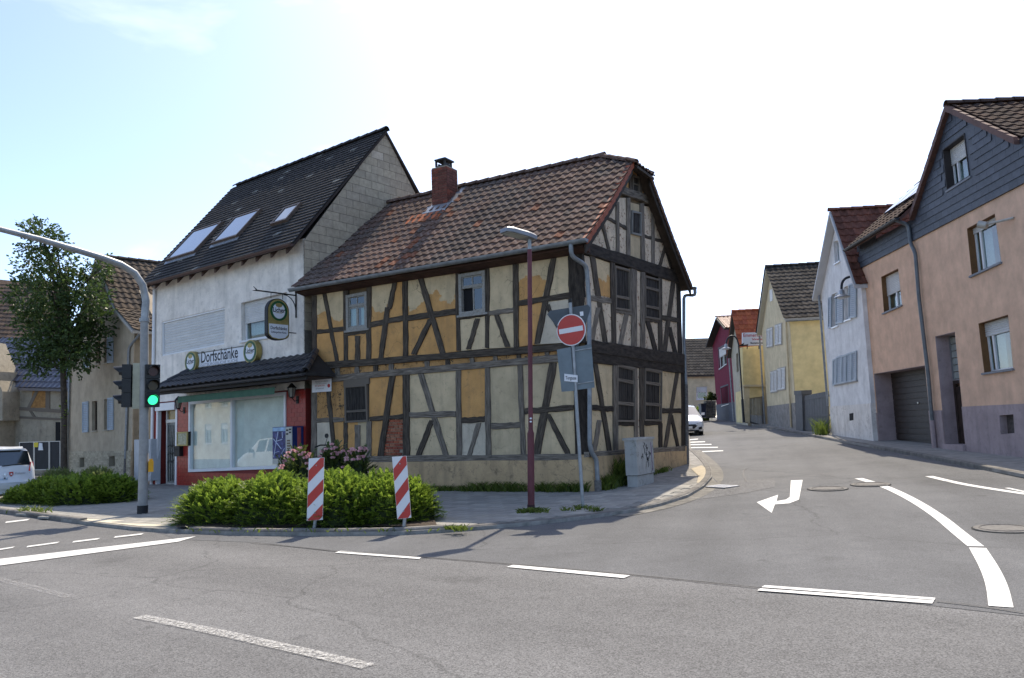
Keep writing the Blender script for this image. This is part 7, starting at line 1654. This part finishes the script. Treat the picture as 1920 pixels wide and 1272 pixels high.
def mazda_bits(t, M_):
    B_ = lambda nm, m, P0, P1: MB().prism([M_ @ Vector(p) for p in P0], [M_ @ Vector(p) for p in P1]).build(nm, m, t)
    g = [(-.42, -.02, .56), (.42, -.02, .56), (.50, .0, .46), (.34, -.01, .33), (-.34, -.01, .33), (-.50, .0, .46)]; gr = B_('grille', PLASTIC, [(x, y - .02, z) for x, y, z in g], [(x, y + .1, z) for x, y, z in g])
    MB().tube([M_ @ Vector(p) for p in ((-.52, -.03, .50), (-.34, -.04, .34), (.34, -.04, .34), (.52, -.03, .50))], .016, 6).build('grille_chrome', CHROME, gr)
    for s in (1, -1):
        h = [(s * .50, -.0, .60), (s * .74, .14, .67), (s * .80, .38, .745), (s * .66, .17, .70), (s * .5, .02, .63)]; B_('headlight', CLEARL, [(x, y - .05, z) for x, y, z in h], [(x - s * .05, y + .15, z - .02) for x, y, z in h])
        f = [(s * .56, .0, .40), (s * .72, .06, .44), (s * .72, .06, .30), (s * .56, .0, .30)]; B_('fog_lamp_bay', PLASTIC, [(x, y - .06, z) for x, y, z in f], [(x, y + .06, z) for x, y, z in f])
        m = [(s * .86, 1.5, .96), (s * 1.02, 1.47, .96), (s * 1.03, 1.47, 1.09), (s * .88, 1.5, 1.08)]; B_('mirror', WPAINT, m, [(x, y + .10, z) for x, y, z in m])
    p = [(-.26, -.06, .47), (.26, -.06, .47), (.26, -.06, .36), (-.26, -.06, .36)]; B_('number_plate', PLATE, p, [(x, y + .03, z) for x, y, z in p])
    p = [(-.55, -.03, .28), (.55, -.03, .28), (.6, .0, .20), (-.6, .0, .20)]; B_('lower_intake', PLASTIC, p, [(x, y + .12, z) for x, y, z in p])
cpos = gnd(1289, 818); hdg = RAD(-8)           # heading: nose towards the camera
cz0 = zg(cpos.x, cpos.y); cz1 = zg(cpos.x + .5, cpos.y + 4); CM = Matrix.Translation((cpos.x, cpos.y, cz0 + .004)) @ Matrix.Rotation(hdg, 4, 'Z') @ Matrix.Rotation(math.atan2(cz1 - cz0, 4.03), 4, 'X')
car('parked_car', 'white hatchback parked up the side street behind the timbered house', CM, HS_, (5, 8), 4, 8, WPAINT, [(.74, .78, .31), (-.74, .78, .31), (.74, 3.3, .31), (-.74, 3.3, .31)], mazda_bits)
VS_ = [(0.0, .30, .42, .62, .70, .74, .50, .58, .55, .42), (.06, .22, .42, .72, .82, .86, .66, .72, .68, .55), (.35, .20, .5, .82, .92, .96, .74, .78, .74, .62), (.75, .20, .5, .92, 1.02, 1.06, .75, .79, .76, .64), (1.35, .20, .5, .95, 1.46, 1.52, .76, .79, .77, .60), (2.0, .20, .5, .97, 1.50, 1.56, .76, .79, .77, .60), (2.8, .20, .5, .98, 1.50, 1.56, .76, .79, .77, .60), (3.38, .22, .5, 1.0, 1.46, 1.52, .76, .79, .77, .60), (3.48, .24, .5, .98, 1.40, 1.46, .755, .785, .765, .61), (3.58, .28, .5, .94, 1.02, 1.03, .74, .775, .75, .66), (3.61, .28, .5, .84, .90, .91, .73, .77, .74, .66), (3.66, .28, .45, .55, .60, .61, .70, .74, .72, .66), (3.68, .30, .42, .52, .56, .57, .66, .70, .68, .62)]
def van_bits(t, M_):
    B_ = lambda nm, m, P0, P1: MB().prism([M_ @ Vector(p) for p in P0], [M_ @ Vector(p) for p in P1]).build(nm, m, t)
    for s in (1, -1):
        for nm, mm, z0, z1 in (('tail_lamp', REDL, .86, 1.10), ('reversing_lamp', CLEARL, .80, .86), ('tail_lamp', REDL, .66, .80)):
            yy = lambda z: 3.62 + (1.0 - z) * .05; q = [(s * .60, yy(z0) + .02, z0), (s * .775, yy(z0) - .10, z0), (s * .765, yy(z1) - .14, z1), (s * .655, yy(z1) - .03, z1)]; B_(nm, mm, q, [(x * .96, y - .12, z) for x, y, z in q])
    q = [(-.6, 3.69, .58), (.6, 3.69, .58), (.68, 3.64, .36), (-.68, 3.64, .36)]; B_('bumper', WPAINT, [(x, y + .03, z) for x, y, z in q], [(x, y - .1, z) for x, y, z in q])
    q = [(-.26, 3.73, .52), (.26, 3.73, .52), (.26, 3.73, .41), (-.26, 3.73, .41)]; B_('number_plate', PLATE, q, [(x, y - .03, z) for x, y, z in q]); q = [(-.26, 3.734, .52), (-.215, 3.734, .52), (-.215, 3.734, .41), (-.26, 3.734, .41)]; q = [(-x, y, z) for x, y, z in q]; B_('plate_blue_band', EUB, q, [(x, y - .003, z) for x, y, z in q])
    TR = M_ @ Matrix.Translation((-.16, 3.648, .80)) @ Matrix.Rotation(RAD(180), 4, 'Z') @ Matrix.Rotation(RAD(90 - 5), 4, 'X')
    for s, z, mm, p in (('Malteser', .085, GREY_INK, (.22, .012, 0)), ('hausnotruf', .10, mat('pale_blue_print', (0.25, 0.42, 0.58), 0.5, 0.05), (-.28, -.12, 0))): inst('lettering', text_mesh(s, z, .001, mm, sx=.9), TR @ Matrix.Translation(p), t)
    sh = [(-.05, .06), (.05, .06), (.05, -.01), (0, -.065), (-.05, -.01)]; MB().prism([TR @ Vector((x, y, .004)) for x, y in sh], [TR @ Vector((x, y, -.01)) for x, y in sh]).build('red_shield', RS, t); MB().disc(TR @ Matrix.Translation((0, 0, .004)), .025, .002, 10).build('shield_cross', WS, t); MB().box((-.16, 0, .0), .06, .05, .02, TR).build('badge', CHROME, t); MB().disc(TR @ Matrix.Translation((-.16, -.1, 0)), .022, .012, 10).build('lock', PLASTIC, t)
    MB().tube([M_ @ Vector((.05, 3.60, 1.02)), M_ @ Vector((-.42, 3.585, 1.06))], .012, 6).build('wiper', PLASTIC, t); q = [(-.5, 3.42, 1.53), (.5, 3.42, 1.53), (.46, 3.60, 1.47), (-.46, 3.60, 1.47)]; B_('roof_spoiler', WPAINT, q, [(x, y, z - .035) for x, y, z in q])
    MB().tube([M_ @ Vector((.1, 3.2, 1.54)), M_ @ Vector((.1, 3.45, 1.85))], .006, 5).build('aerial', PLASTIC, t)
    for s in (1, -1): m = [(s * .78, 1.2, .98), (s * .95, 1.18, .98), (s * .95, 1.18, 1.12), (s * .79, 1.2, 1.1)]; B_('mirror', PLASTIC, m, [(x, y + .1, z) for x, y, z in m])
# rear right corner of the van stands at pixel (68, 940)
vc = gnd(66, 942); vh = Vector((-.80, .60, 0)).normalized(); vr = Vector((vh.y, -vh.x, 0)) ; ang = math.atan2(-vh.x, vh.y)
VM_ = Matrix.Translation(Vector((vc.x, vc.y, .004)) - vr * .78 + vh * 3.64) @ Matrix.Rotation(ang, 4, 'Z') @ Matrix.Rotation(RAD(180), 4, 'Z')
car('delivery_car', 'white high-roofed hatchback with red shield and lettering on its tailgate, at left edge', VM_, VS_, (4, 7), 3, 8, WPAINT, [(.68, .62, .29), (-.68, .62, .29), (.68, 2.95, .29), (-.68, 2.95, .29)], van_bits)
# ------------------------------------------------------------------ vegetation
def leaf_mat(name, c, c2, trans=0.45, rough=0.45):
    m, n, l, b = base_mat(name); o = n['Material Output']
    g = n.new('ShaderNodeNewGeometry'); oi = n.new('ShaderNodeTexNoise'); oi.inputs['Scale'].default_value = 7; l.new(g.outputs['Position'], oi.inputs['Vector'])
    ad = n.new('ShaderNodeMath'); ad.operation = 'MULTIPLY_ADD'; l.new(g.outputs['Random Per Island'], ad.inputs[0]); ad.inputs[1].default_value = .5; l.new(oi.outputs['Fac'], ad.inputs[2])
    r = n.new('ShaderNodeValToRGB'); r.color_ramp.elements[0].position, r.color_ramp.elements[1].position = .42, 1.02; r.color_ramp.elements[0].color, r.color_ramp.elements[1].color = rgba(c), rgba(c2); l.new(ad.outputs[0], r.inputs['Fac'])
    l.new(r.outputs['Color'], b.inputs['Base Color']); b.inputs['Roughness'].default_value = rough; setspec(b, .3)
    t = n.new('ShaderNodeBsdfTranslucent'); l.new(r.outputs['Color'], t.inputs[0]); s = n.new('ShaderNodeMixShader'); s.inputs[0].default_value = trans; l.new(b.outputs[0], s.inputs[1]); l.new(t.outputs[0], s.inputs[2]); l.new(s.outputs[0], o.inputs[0])
    return m
SHR = leaf_mat('shrub_leaf', (0.055, 0.105, 0.014), (0.27, 0.38, 0.055), .5); SHD = leaf_mat('shrub_leaf_pale', (0.07, 0.11, 0.035), (0.22, 0.27, 0.10), .45); TRL = leaf_mat('tree_leaf', (0.022, 0.045, 0.012), (0.09, 0.14, 0.04), .4); ROSE = leaf_mat('rose_leaf', (0.035, 0.07, 0.018), (0.12, 0.15, 0.04), .4); GRS = leaf_mat('weed_blade', (0.05, 0.09, 0.015), (0.17, 0.22, 0.045), .5)
PET = leaf_mat('rose_petal', (0.62, 0.24, 0.30), (0.85, 0.55, 0.55), .4); BARK = mat('bark', (0.07, 0.055, 0.042), 0.95, 0.35, 9, bump=1.0, bscale=25); TWIGM = mat('twig', (0.05, 0.035, 0.02), 0.9, 0.3)
def leaf(mb, p, d, nrm, L, W):
    s = d.cross(nrm).normalized() * W; mb.f.append([len(mb.v) + i for i in range(4)]); mb.v += [p, p + d * L * .5 + s, p + d * L, p + d * L * .5 - s]
def shrub(lumps, m, rng, twigs, name, label, core_m, lf=(.045, .011), droop=.5, cat='shrub', stem_base=None):
    c0 = Vector(lumps[0][:3]); t = thing(name, c0, label, cat); fo = MB(); st = MB(); core = MB()
    for (x, y, z, rx, ry, h, ang) in lumps:
        ca, sa = math.cos(ang), math.sin(ang)
        n = 14; rings = 6
        for i in range(rings + 1):
            ph = math.pi / 2 * i / rings
            for k in range(n):
                a = 2 * math.pi * k / n; f = .78 * (1 + .10 * math.sin(3 * a + x) + .06 * math.sin(7 * a + i)); px_, py_, pz_ = math.cos(ph) * math.cos(a) * rx * f, math.cos(ph) * math.sin(a) * ry * f, math.sin(ph) * h * f
                core.v.append(Vector((x + ca * px_ - sa * py_, y + sa * px_ + ca * py_, z + pz_ + .02)))
        b0 = len(core.v) - n * (rings + 1)
        for i in range(rings):
            for k in range(n): core.f.append([b0 + i * n + k, b0 + i * n + (k + 1) % n, b0 + (i + 1) * n + (k + 1) % n, b0 + (i + 1) * n + k])
        area = rx * ry * h
        for _ in range(int(twigs * (rx * ry) ** .5 * 1.0)):
            a = rng.uniform(0, 2 * math.pi); sz = rng.random() ** .75; ph = math.asin(sz); rr = rng.uniform(.72, 1.0)
            nx, ny, nz_ = math.cos(ph) * math.cos(a), math.cos(ph) * math.sin(a), math.sin(ph)
            p = Vector((x + ca * nx * rx * rr - sa * ny * ry * rr, y + sa * nx * rx * rr + ca * ny * ry * rr, z + nz_ * h * rr))
            nv = Vector((ca * nx / rx - sa * ny / ry, sa * nx / rx + ca * ny / ry, nz_ / h)).normalized()
            d = (nv * .9 + Vector((rng.uniform(-.6, .6), rng.uniform(-.6, .6), rng.uniform(-.1, .55)))).normalized(); L = rng.uniform(.14, .30); k = 9; pts = []
            for j in range(k + 1):
                tt = j / k; pts.append(p + d * L * (tt - .25) + Vector((0, 0, -droop * L * tt * tt * .5)))
            side = d.cross(Vector((0, 0, 1))).normalized() if abs(d.z) < .95 else Vector((1, 0, 0)); up = side.cross(d)
            for j in range(1, k + 1):
                dd = (pts[j] - pts[j - 1]).normalized()
                for s in (-1, 1): leaf(fo, pts[j], (dd * .75 + side * s * .75 + up * rng.uniform(-.2, .3)).normalized(), (up + side * rng.uniform(-.5, .5)).normalized(), lf[0] * rng.uniform(.7, 1.3) * (1.1 - .4 * j / k), lf[1] * rng.uniform(.8, 1.2))
            leaf(fo, pts[-1], d, up, lf[0], lf[1])
        for _ in range(5): a = rng.uniform(0, 6.28); st.tube([Vector((x, y, z - .05)), Vector((x + math.cos(a) * rx * .4, y + math.sin(a) * ry * .4, z + h * .6))], [.02, .006], 5)
    st.build('stems', TWIGM, t, kind='stuff'); core.build('dark_core', core_m, t, smooth=60); fo.build('foliage', m, t, kind='stuff', fix=False)
    return t
CORE = mat('shrub_depth', (0.02, 0.033, 0.008), 0.95, 0.4, 12, bump=1.0, bscale=30)  # solid dark core put inside each shrub to block the view through
rng = random.Random(11)
def gl(x, y, rx, ry, h, dz=.07, ang=-.62): p = gnd(x, y, dz); return (p.x, p.y, p.z - .03, rx, ry, h, ang)
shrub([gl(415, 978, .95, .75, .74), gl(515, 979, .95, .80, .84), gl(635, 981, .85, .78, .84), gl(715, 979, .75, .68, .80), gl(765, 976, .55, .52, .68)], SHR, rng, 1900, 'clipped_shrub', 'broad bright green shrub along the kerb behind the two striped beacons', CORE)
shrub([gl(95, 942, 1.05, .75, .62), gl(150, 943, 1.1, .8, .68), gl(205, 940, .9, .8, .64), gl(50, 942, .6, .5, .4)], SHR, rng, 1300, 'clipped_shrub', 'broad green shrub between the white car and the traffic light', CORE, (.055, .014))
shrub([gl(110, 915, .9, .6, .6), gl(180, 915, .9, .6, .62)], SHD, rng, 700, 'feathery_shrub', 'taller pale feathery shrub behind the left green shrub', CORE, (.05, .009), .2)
# roses with pink flowers
def roses(lumps, label, nfl):
    t = shrub(lumps, ROSE, rng, 520, 'rose_bush', label, CORE, (.055, .020), .1); mb = MB()
    fl_ = []
    for i in range(nfl):
        x, y, z, rx, ry, h, an = lumps[rng.randrange(len(lumps))]; a = rng.uniform(3.4, 6.2); ph = rng.uniform(.15, 1.3); fl_.append(Vector((x + math.cos(a) * math.cos(ph) * rx * 1.05, y + math.sin(a) * math.cos(ph) * ry * 1.05, z + math.sin(ph) * h * 1.08)))
    for c in fl_:
        f = MB()
        for lay, (r, n) in enumerate(((.045, 6), (.03, 5), (.018, 3))):
            for k in range(n): a = 2 * math.pi * k / n + lay * .5; d = Vector((math.cos(a), math.sin(a), .35 + lay * .6)).normalized(); leaf(f, c + Vector((0, 0, lay * .008)), d, Vector((-math.sin(a) * .2, math.cos(a) * .2, 1)).cross(d), r * 1.3, r * .62)
        f.build('flower', PET, t, fix=False)
roses([gl(562, 960, .46, .4, 1.22), gl(540, 955, .38, .35, 1.05)], 'rose bush with pink flowers left of the left striped beacon', 55)
roses([gl(628, 952, .46, .4, 1.28), gl(672, 954, .42, .38, 1.18)], 'rose bush with pink flowers between the two striped beacons', 60)
# street tree
tb_ = CPOS + ray(121, 884) * 29.5; tb_.z = zg(tb_.x, tb_.y) + .05; k_ = tb_.y / FPX
TR_ = thing('street_tree', tb_, 'young leafy street tree with slender trunk in front of the beige house', 'tree')
FTr = Fac(tb_, 90); TP = lambda x, y, w=0.0: FTr.P(*FTr.px(x, y, w), w)
tr = MB(); trunk = [tb_, TP(121, 780), TP(118, 690), TP(115, 600), TP(100, 520), TP(80, 450)]; tr.tube(trunk, [.13, .11, .10, .085, .06, .02], 12); limbs = []
crown = [(75, 452, 34), (62, 498, 32), (110, 500, 34), (95, 545, 42), (50, 555, 34), (140, 540, 34), (178, 520, 26), (175, 560, 28), (150, 585, 42), (100, 605, 44), (60, 600, 30), (185, 605, 24), (120, 640, 46), (165, 640, 32), (75, 650, 38), (135, 665, 36), (70, 685, 20), (60, 430, 14), (195, 500, 14), (105, 455, 14)]
lm = MB(); rt = random.Random(5); leaves = MB()
for cx, cy, r in crown:
    w = rt.uniform(-.9, .9) * (1 if r > 25 else .3); c = TP(cx, cy, w); R0 = r * k_ * .98
    s = TP(115 + (cx - 115) * .15, min(690, cy + 70), w * .2); lm.tube([s, (s + c) / 2 + Vector((0, 0, .15)), c], [.045, .03, .012], 6)
    for _ in range(int(145 * (r / 34) ** 2) + 14):
        d = Vector((rt.gauss(0, 1), rt.gauss(0, 1), rt.gauss(0, 1))).normalized(); p = c + d * R0 * rt.random() ** .42; tw = (d + Vector((rt.uniform(-.6, .6), rt.uniform(-.6, .6), rt.uniform(-.2, .5)))).normalized()
        for j in range(5):
            q = p + tw * .07 * j; dd = (tw + Vector((rt.uniform(-1, 1), rt.uniform(-1, 1), rt.uniform(-.9, .5)))).normalized(); leaf(leaves, q, dd, Vector((rt.uniform(-1, 1), rt.uniform(-1, 1), rt.uniform(-.2, 1))).normalized(), rt.uniform(.10, .17), rt.uniform(.032, .052))
tr.build('trunk', BARK, TR_, smooth=60); lm.build('limbs', BARK, TR_, smooth=60); leaves.build('crown', TRL, TR_, kind='stuff', fix=False)
sp_ = MB(); ls = MB()
for j in range(40): p = TP(rt.uniform(112, 127), rt.uniform(755, 800), rt.uniform(-.15, .15)); leaf(ls, p, Vector((rt.uniform(-1, 1), rt.uniform(-1, 1), rt.uniform(-.2, 1))).normalized(), Vector((rt.uniform(-1, 1), rt.uniform(-1, 1), 1)).normalized(), .13, .035)
ls.build('trunk_shoots', SHR, TR_, kind='stuff', fix=False)
MB().tube([TP(128, 880), TP(127, 770)], .025, 6).build('stake', mat('stake_wood', (0.25, 0.22, 0.17), 0.9, 0.2), TR_)
# weeds along the foot of the walls and in joints
wd = MB()
def tuft(p, n, h, sp, flat=.3):
    for _ in range(n):
        a = rng.uniform(0, 6.28); d = Vector((math.cos(a) * flat, math.sin(a) * flat, 1)).normalized(); q = p + Vector((rng.gauss(0, sp), rng.gauss(0, sp), 0)); L = h * rng.uniform(.5, 1.2); s = d.cross(Vector((rng.uniform(-1, 1), rng.uniform(-1, 1), .1))).normalized() * rng.uniform(.006, .016); m_ = q + d * L * .55; e = q + d * L + Vector((math.cos(a), math.sin(a), -.3)) * L * .25
        k = len(wd.v); wd.v += [q - s, q + s, m_ + s * .9, m_ - s * .9, e]; wd.f += [[k, k + 1, k + 2, k + 3], [k + 3, k + 2, k + 4]]
for i in range(150):
    u = rng.uniform(.1, 5.5); p = FL.P(u, 0, rng.uniform(.06, .22)); p.z = zg(p.x, p.y) + KZ; tuft(p, 9, .16 if u > 3 else .26, .06, .5)
for i in range(95):
    s = rng.uniform(.05, 2.3); p = FG.P(s, 0, rng.uniform(.06, .25)); p.z = zg(p.x, p.y) + KZ; tuft(p, 12, .34 if .3 < s < 1.9 else .2, .06, .35)
for i in range(40): s = rng.uniform(.9, 1.9); p = FG.P(s, 0, rng.uniform(.05, .2)); p.z = zg(p.x, p.y) + KZ; tuft(p, 9, .68, .05, .22)
for i in range(30): s = rng.uniform(2.8, 4.6); p = FG.P(s, 0, rng.uniform(.05, .16)); p.z = zg(p.x, p.y) + KZ; tuft(p, 7, .14, .05, .5)
for x, y, n in ((996, 960, 22), (985, 961, 14), (1010, 961, 10), (1093, 955, 8), (1070, 958, 5), (1110, 957, 6), (850, 993, 8), (865, 995, 10)):
    for _ in range(n): p = gnd(x + rng.uniform(-14, 14), y + rng.uniform(-2, 2), KZ); tuft(p, 7, .10, .03, .8)
for i in range(26): p = gnd(1540 + rng.uniform(-6, 10), 815 + rng.uniform(-2, 2), .09); tuft(p, 9, .75, .08, .3)
for x in range(330, 830, 26): p = gnd(x + rng.uniform(-9, 9), 997, .08); tuft(p, 3, .08, .08, .7)
for i in range(14): p = gnd(rng.uniform(40, 90), rng.uniform(957, 963), .06); tuft(p, 10, .16, .08, .6)
wd.build('weeds', GRS, None, kind='stuff', fix=False, label='weeds and grass growing along the wall foot and paving joints', cat='weeds')
yb = CPOS + ray(1308, 775) * 60; shrub([(yb.x, yb.y, 1.5, 1.0, .8, 1.1, 0)], SHR, rng, 260, 'garden_shrub', 'yellow-green shrub in front of the far cream house', CORE, (.09, .03))
tpz = FPi.px(*cS(330, 868))[1]; tc_ = FPi.P(FPi.px(*cS(345, 868))[0], tpz, -.3); shrub([(tc_.x, tc_.y, tpz, .5, .35, .45, 0)], ROSE, rng, 200, 'potted_plant', 'flowering plant on top of the stone pier up the street', CORE, (.08, .03), .1, 'plant')
# paving slabs in rows parallel to the old house
sm_ = MB(); sm_.box((0, 0, 0), .395, .295, .04); sme_ = [sm_.mesh('slab', m) for m in SLAB]; spots = []
ua, va = FL.u, FL.n
for j in range(-4, 26):
    for i in range(-16, 52):
        p = FL.o + ua * (i * .40 + (.2 if j % 2 else 0)) + va * (.20 + j * .30); 
        if in_pave((p.x, p.y), .29): spots.append(p)
bed_a = [gnd(x, y).xy for x, y in ((330, 1000), (820, 998), (800, 950), (360, 950))]
bedp = [tuple(q) for q in bed_a]
spots = [p for p in spots if not inside((p.x, p.y), bedp) and (p - FL.o).dot(FL.n) > .05 or ((p - FL.o).dot(FG.n) > .05 and not inside((p.x, p.y), bedp))]
spots.sort(key=lambda p: p.length); spots = [p for p in spots if p.length < 30]
rest = MB(); nrm_t = Vector((0.57, 0.82, 0)).normalized()
for i, p in enumerate(spots):
    z = zg(p.x, p.y); gx = (zg(p.x + .2, p.y) - z) / .2; gy = (zg(p.x, p.y + .2) - z) / .2; n_ = Vector((-gx, -gy, 1)).normalized(); x_ = (ua - n_ * ua.dot(n_)).normalized(); y_ = n_.cross(x_)
    M_ = Matrix(((x_.x, y_.x, n_.x, p.x), (x_.y, y_.y, n_.y, p.y), (x_.z, y_.z, n_.z, z + KZ - .018 + rng.uniform(-.003, .003)), (0, 0, 0, 1)))
    if i < 295: inst('slab', sme_[rng.random() < .3], M_, near_pavement)
    else: rest.add([M_ @ v for v in sm_.v], sm_.f)
if rest.v: rest.build('far_slabs', SLAB[0], near_pavement, kind='stuff')
sheet('planting_bed', bedp, KZ + .03, mat('bark_mulch', (0.055, 0.038, 0.026), 0.95, 0.5, 20, bump=1.0, bscale=50), near_pavement)
sheet('red_paving', gp([(190, 968), (300, 955), (345, 952), (340, 985), (320, 992), (250, 986)]), KZ - .006, mat('red_brick_paving', (0.16, 0.105, 0.095), 0.9, 0.2, 14, bump=0.4), near_pavement)
sheet('tactile_strip', gp([(78, 970), (262, 957), (262, 966), (205, 971), (330, 984), (318, 994), (262, 994), (180, 985), (110, 976)]), KZ - .002, mat('pale_tactile_slabs', (0.60, 0.54, 0.42), 0.9, 0.12, 10, bump=0.4), near_pavement)
sheet('corner_paving', gp([(1296, 884), (1316, 878), (1327, 886), (1325, 900), (1314, 912), (1307, 912), (1310, 898)]), KZ + .004, mat('sunlit_sand_slabs', (0.42, 0.36, 0.26), 0.9, 0.1, 10), near_pavement)  # sand slabs, with the corner's sunlight put into their pale colour
# ------------------------------------------------------------------ the house across the main road (mirrored in the shop window)
wc = FP.P(sum(p[0] for p in q_sh2) / 4, 1.8, 0); dv_ = (wc - CPOS); dv_.z = 0; dv_.normalize(); rf_ = dv_ - FP.n * 2 * dv_.dot(FP.n); op = wc + rf_ * 38
oaz = math.degrees(math.atan2(.82 * 0 - .81, .58)); FO = Fac((op.x, op.y), -54.4)
if FO.n.dot(wc - op) < 0: FO.n = -FO.n
OH = thing('house_opposite', FO.P(0, 0, 0), 'beige house across the main road, seen only mirrored in the pub window', 'house')
ow = [[(u - .5, v + 1.5), (u + .5, v + 1.5), (u + .5, v), (u - .5, v)] for u in (1.6, 4.0, 6.6) for v in (1.2, 4.0)]
wall_holes(FO, [(.2, -.1), (8.5, -.1), (8.5, 6.6), (.2, 6.6)], ow, -.25, 0, 'wall', plaster('straw_render', (0.55, 0.47, 0.33), crack=0.0, grime=0.1), OH)
for q in ow: modern_window(FO, q, OH, .3, (.5,), PVC, .1, True, CURT)
m = MB(); m.prism([FO.P(u, v, -.9) for u, v in ((.3, -.1), (8.4, -.1), (8.4, 6.5), (.3, 6.5))], [FO.P(u, v, -8) for u, v in ((.3, -.1), (8.4, -.1), (8.4, 6.5), (.3, 6.5))]); m.build('rear_body', BEIGE, OH)
m = MB(); a = [FO.P(-.1, 6.5, .4), FO.P(8.8, 6.5, .4), FO.P(8.8, 10, -4), FO.P(-.1, 10, -4)]; m.prism(a, [p - Vector((0, 0, .15)) for p in a]); a = [FO.P(-.1, 6.5, -8.4), FO.P(8.8, 6.5, -8.4), FO.P(8.8, 10, -4), FO.P(-.1, 10, -4)]; m.prism(a, [p - Vector((0, 0, .15)) for p in a]); m.build('roof', BRN[0], OH)
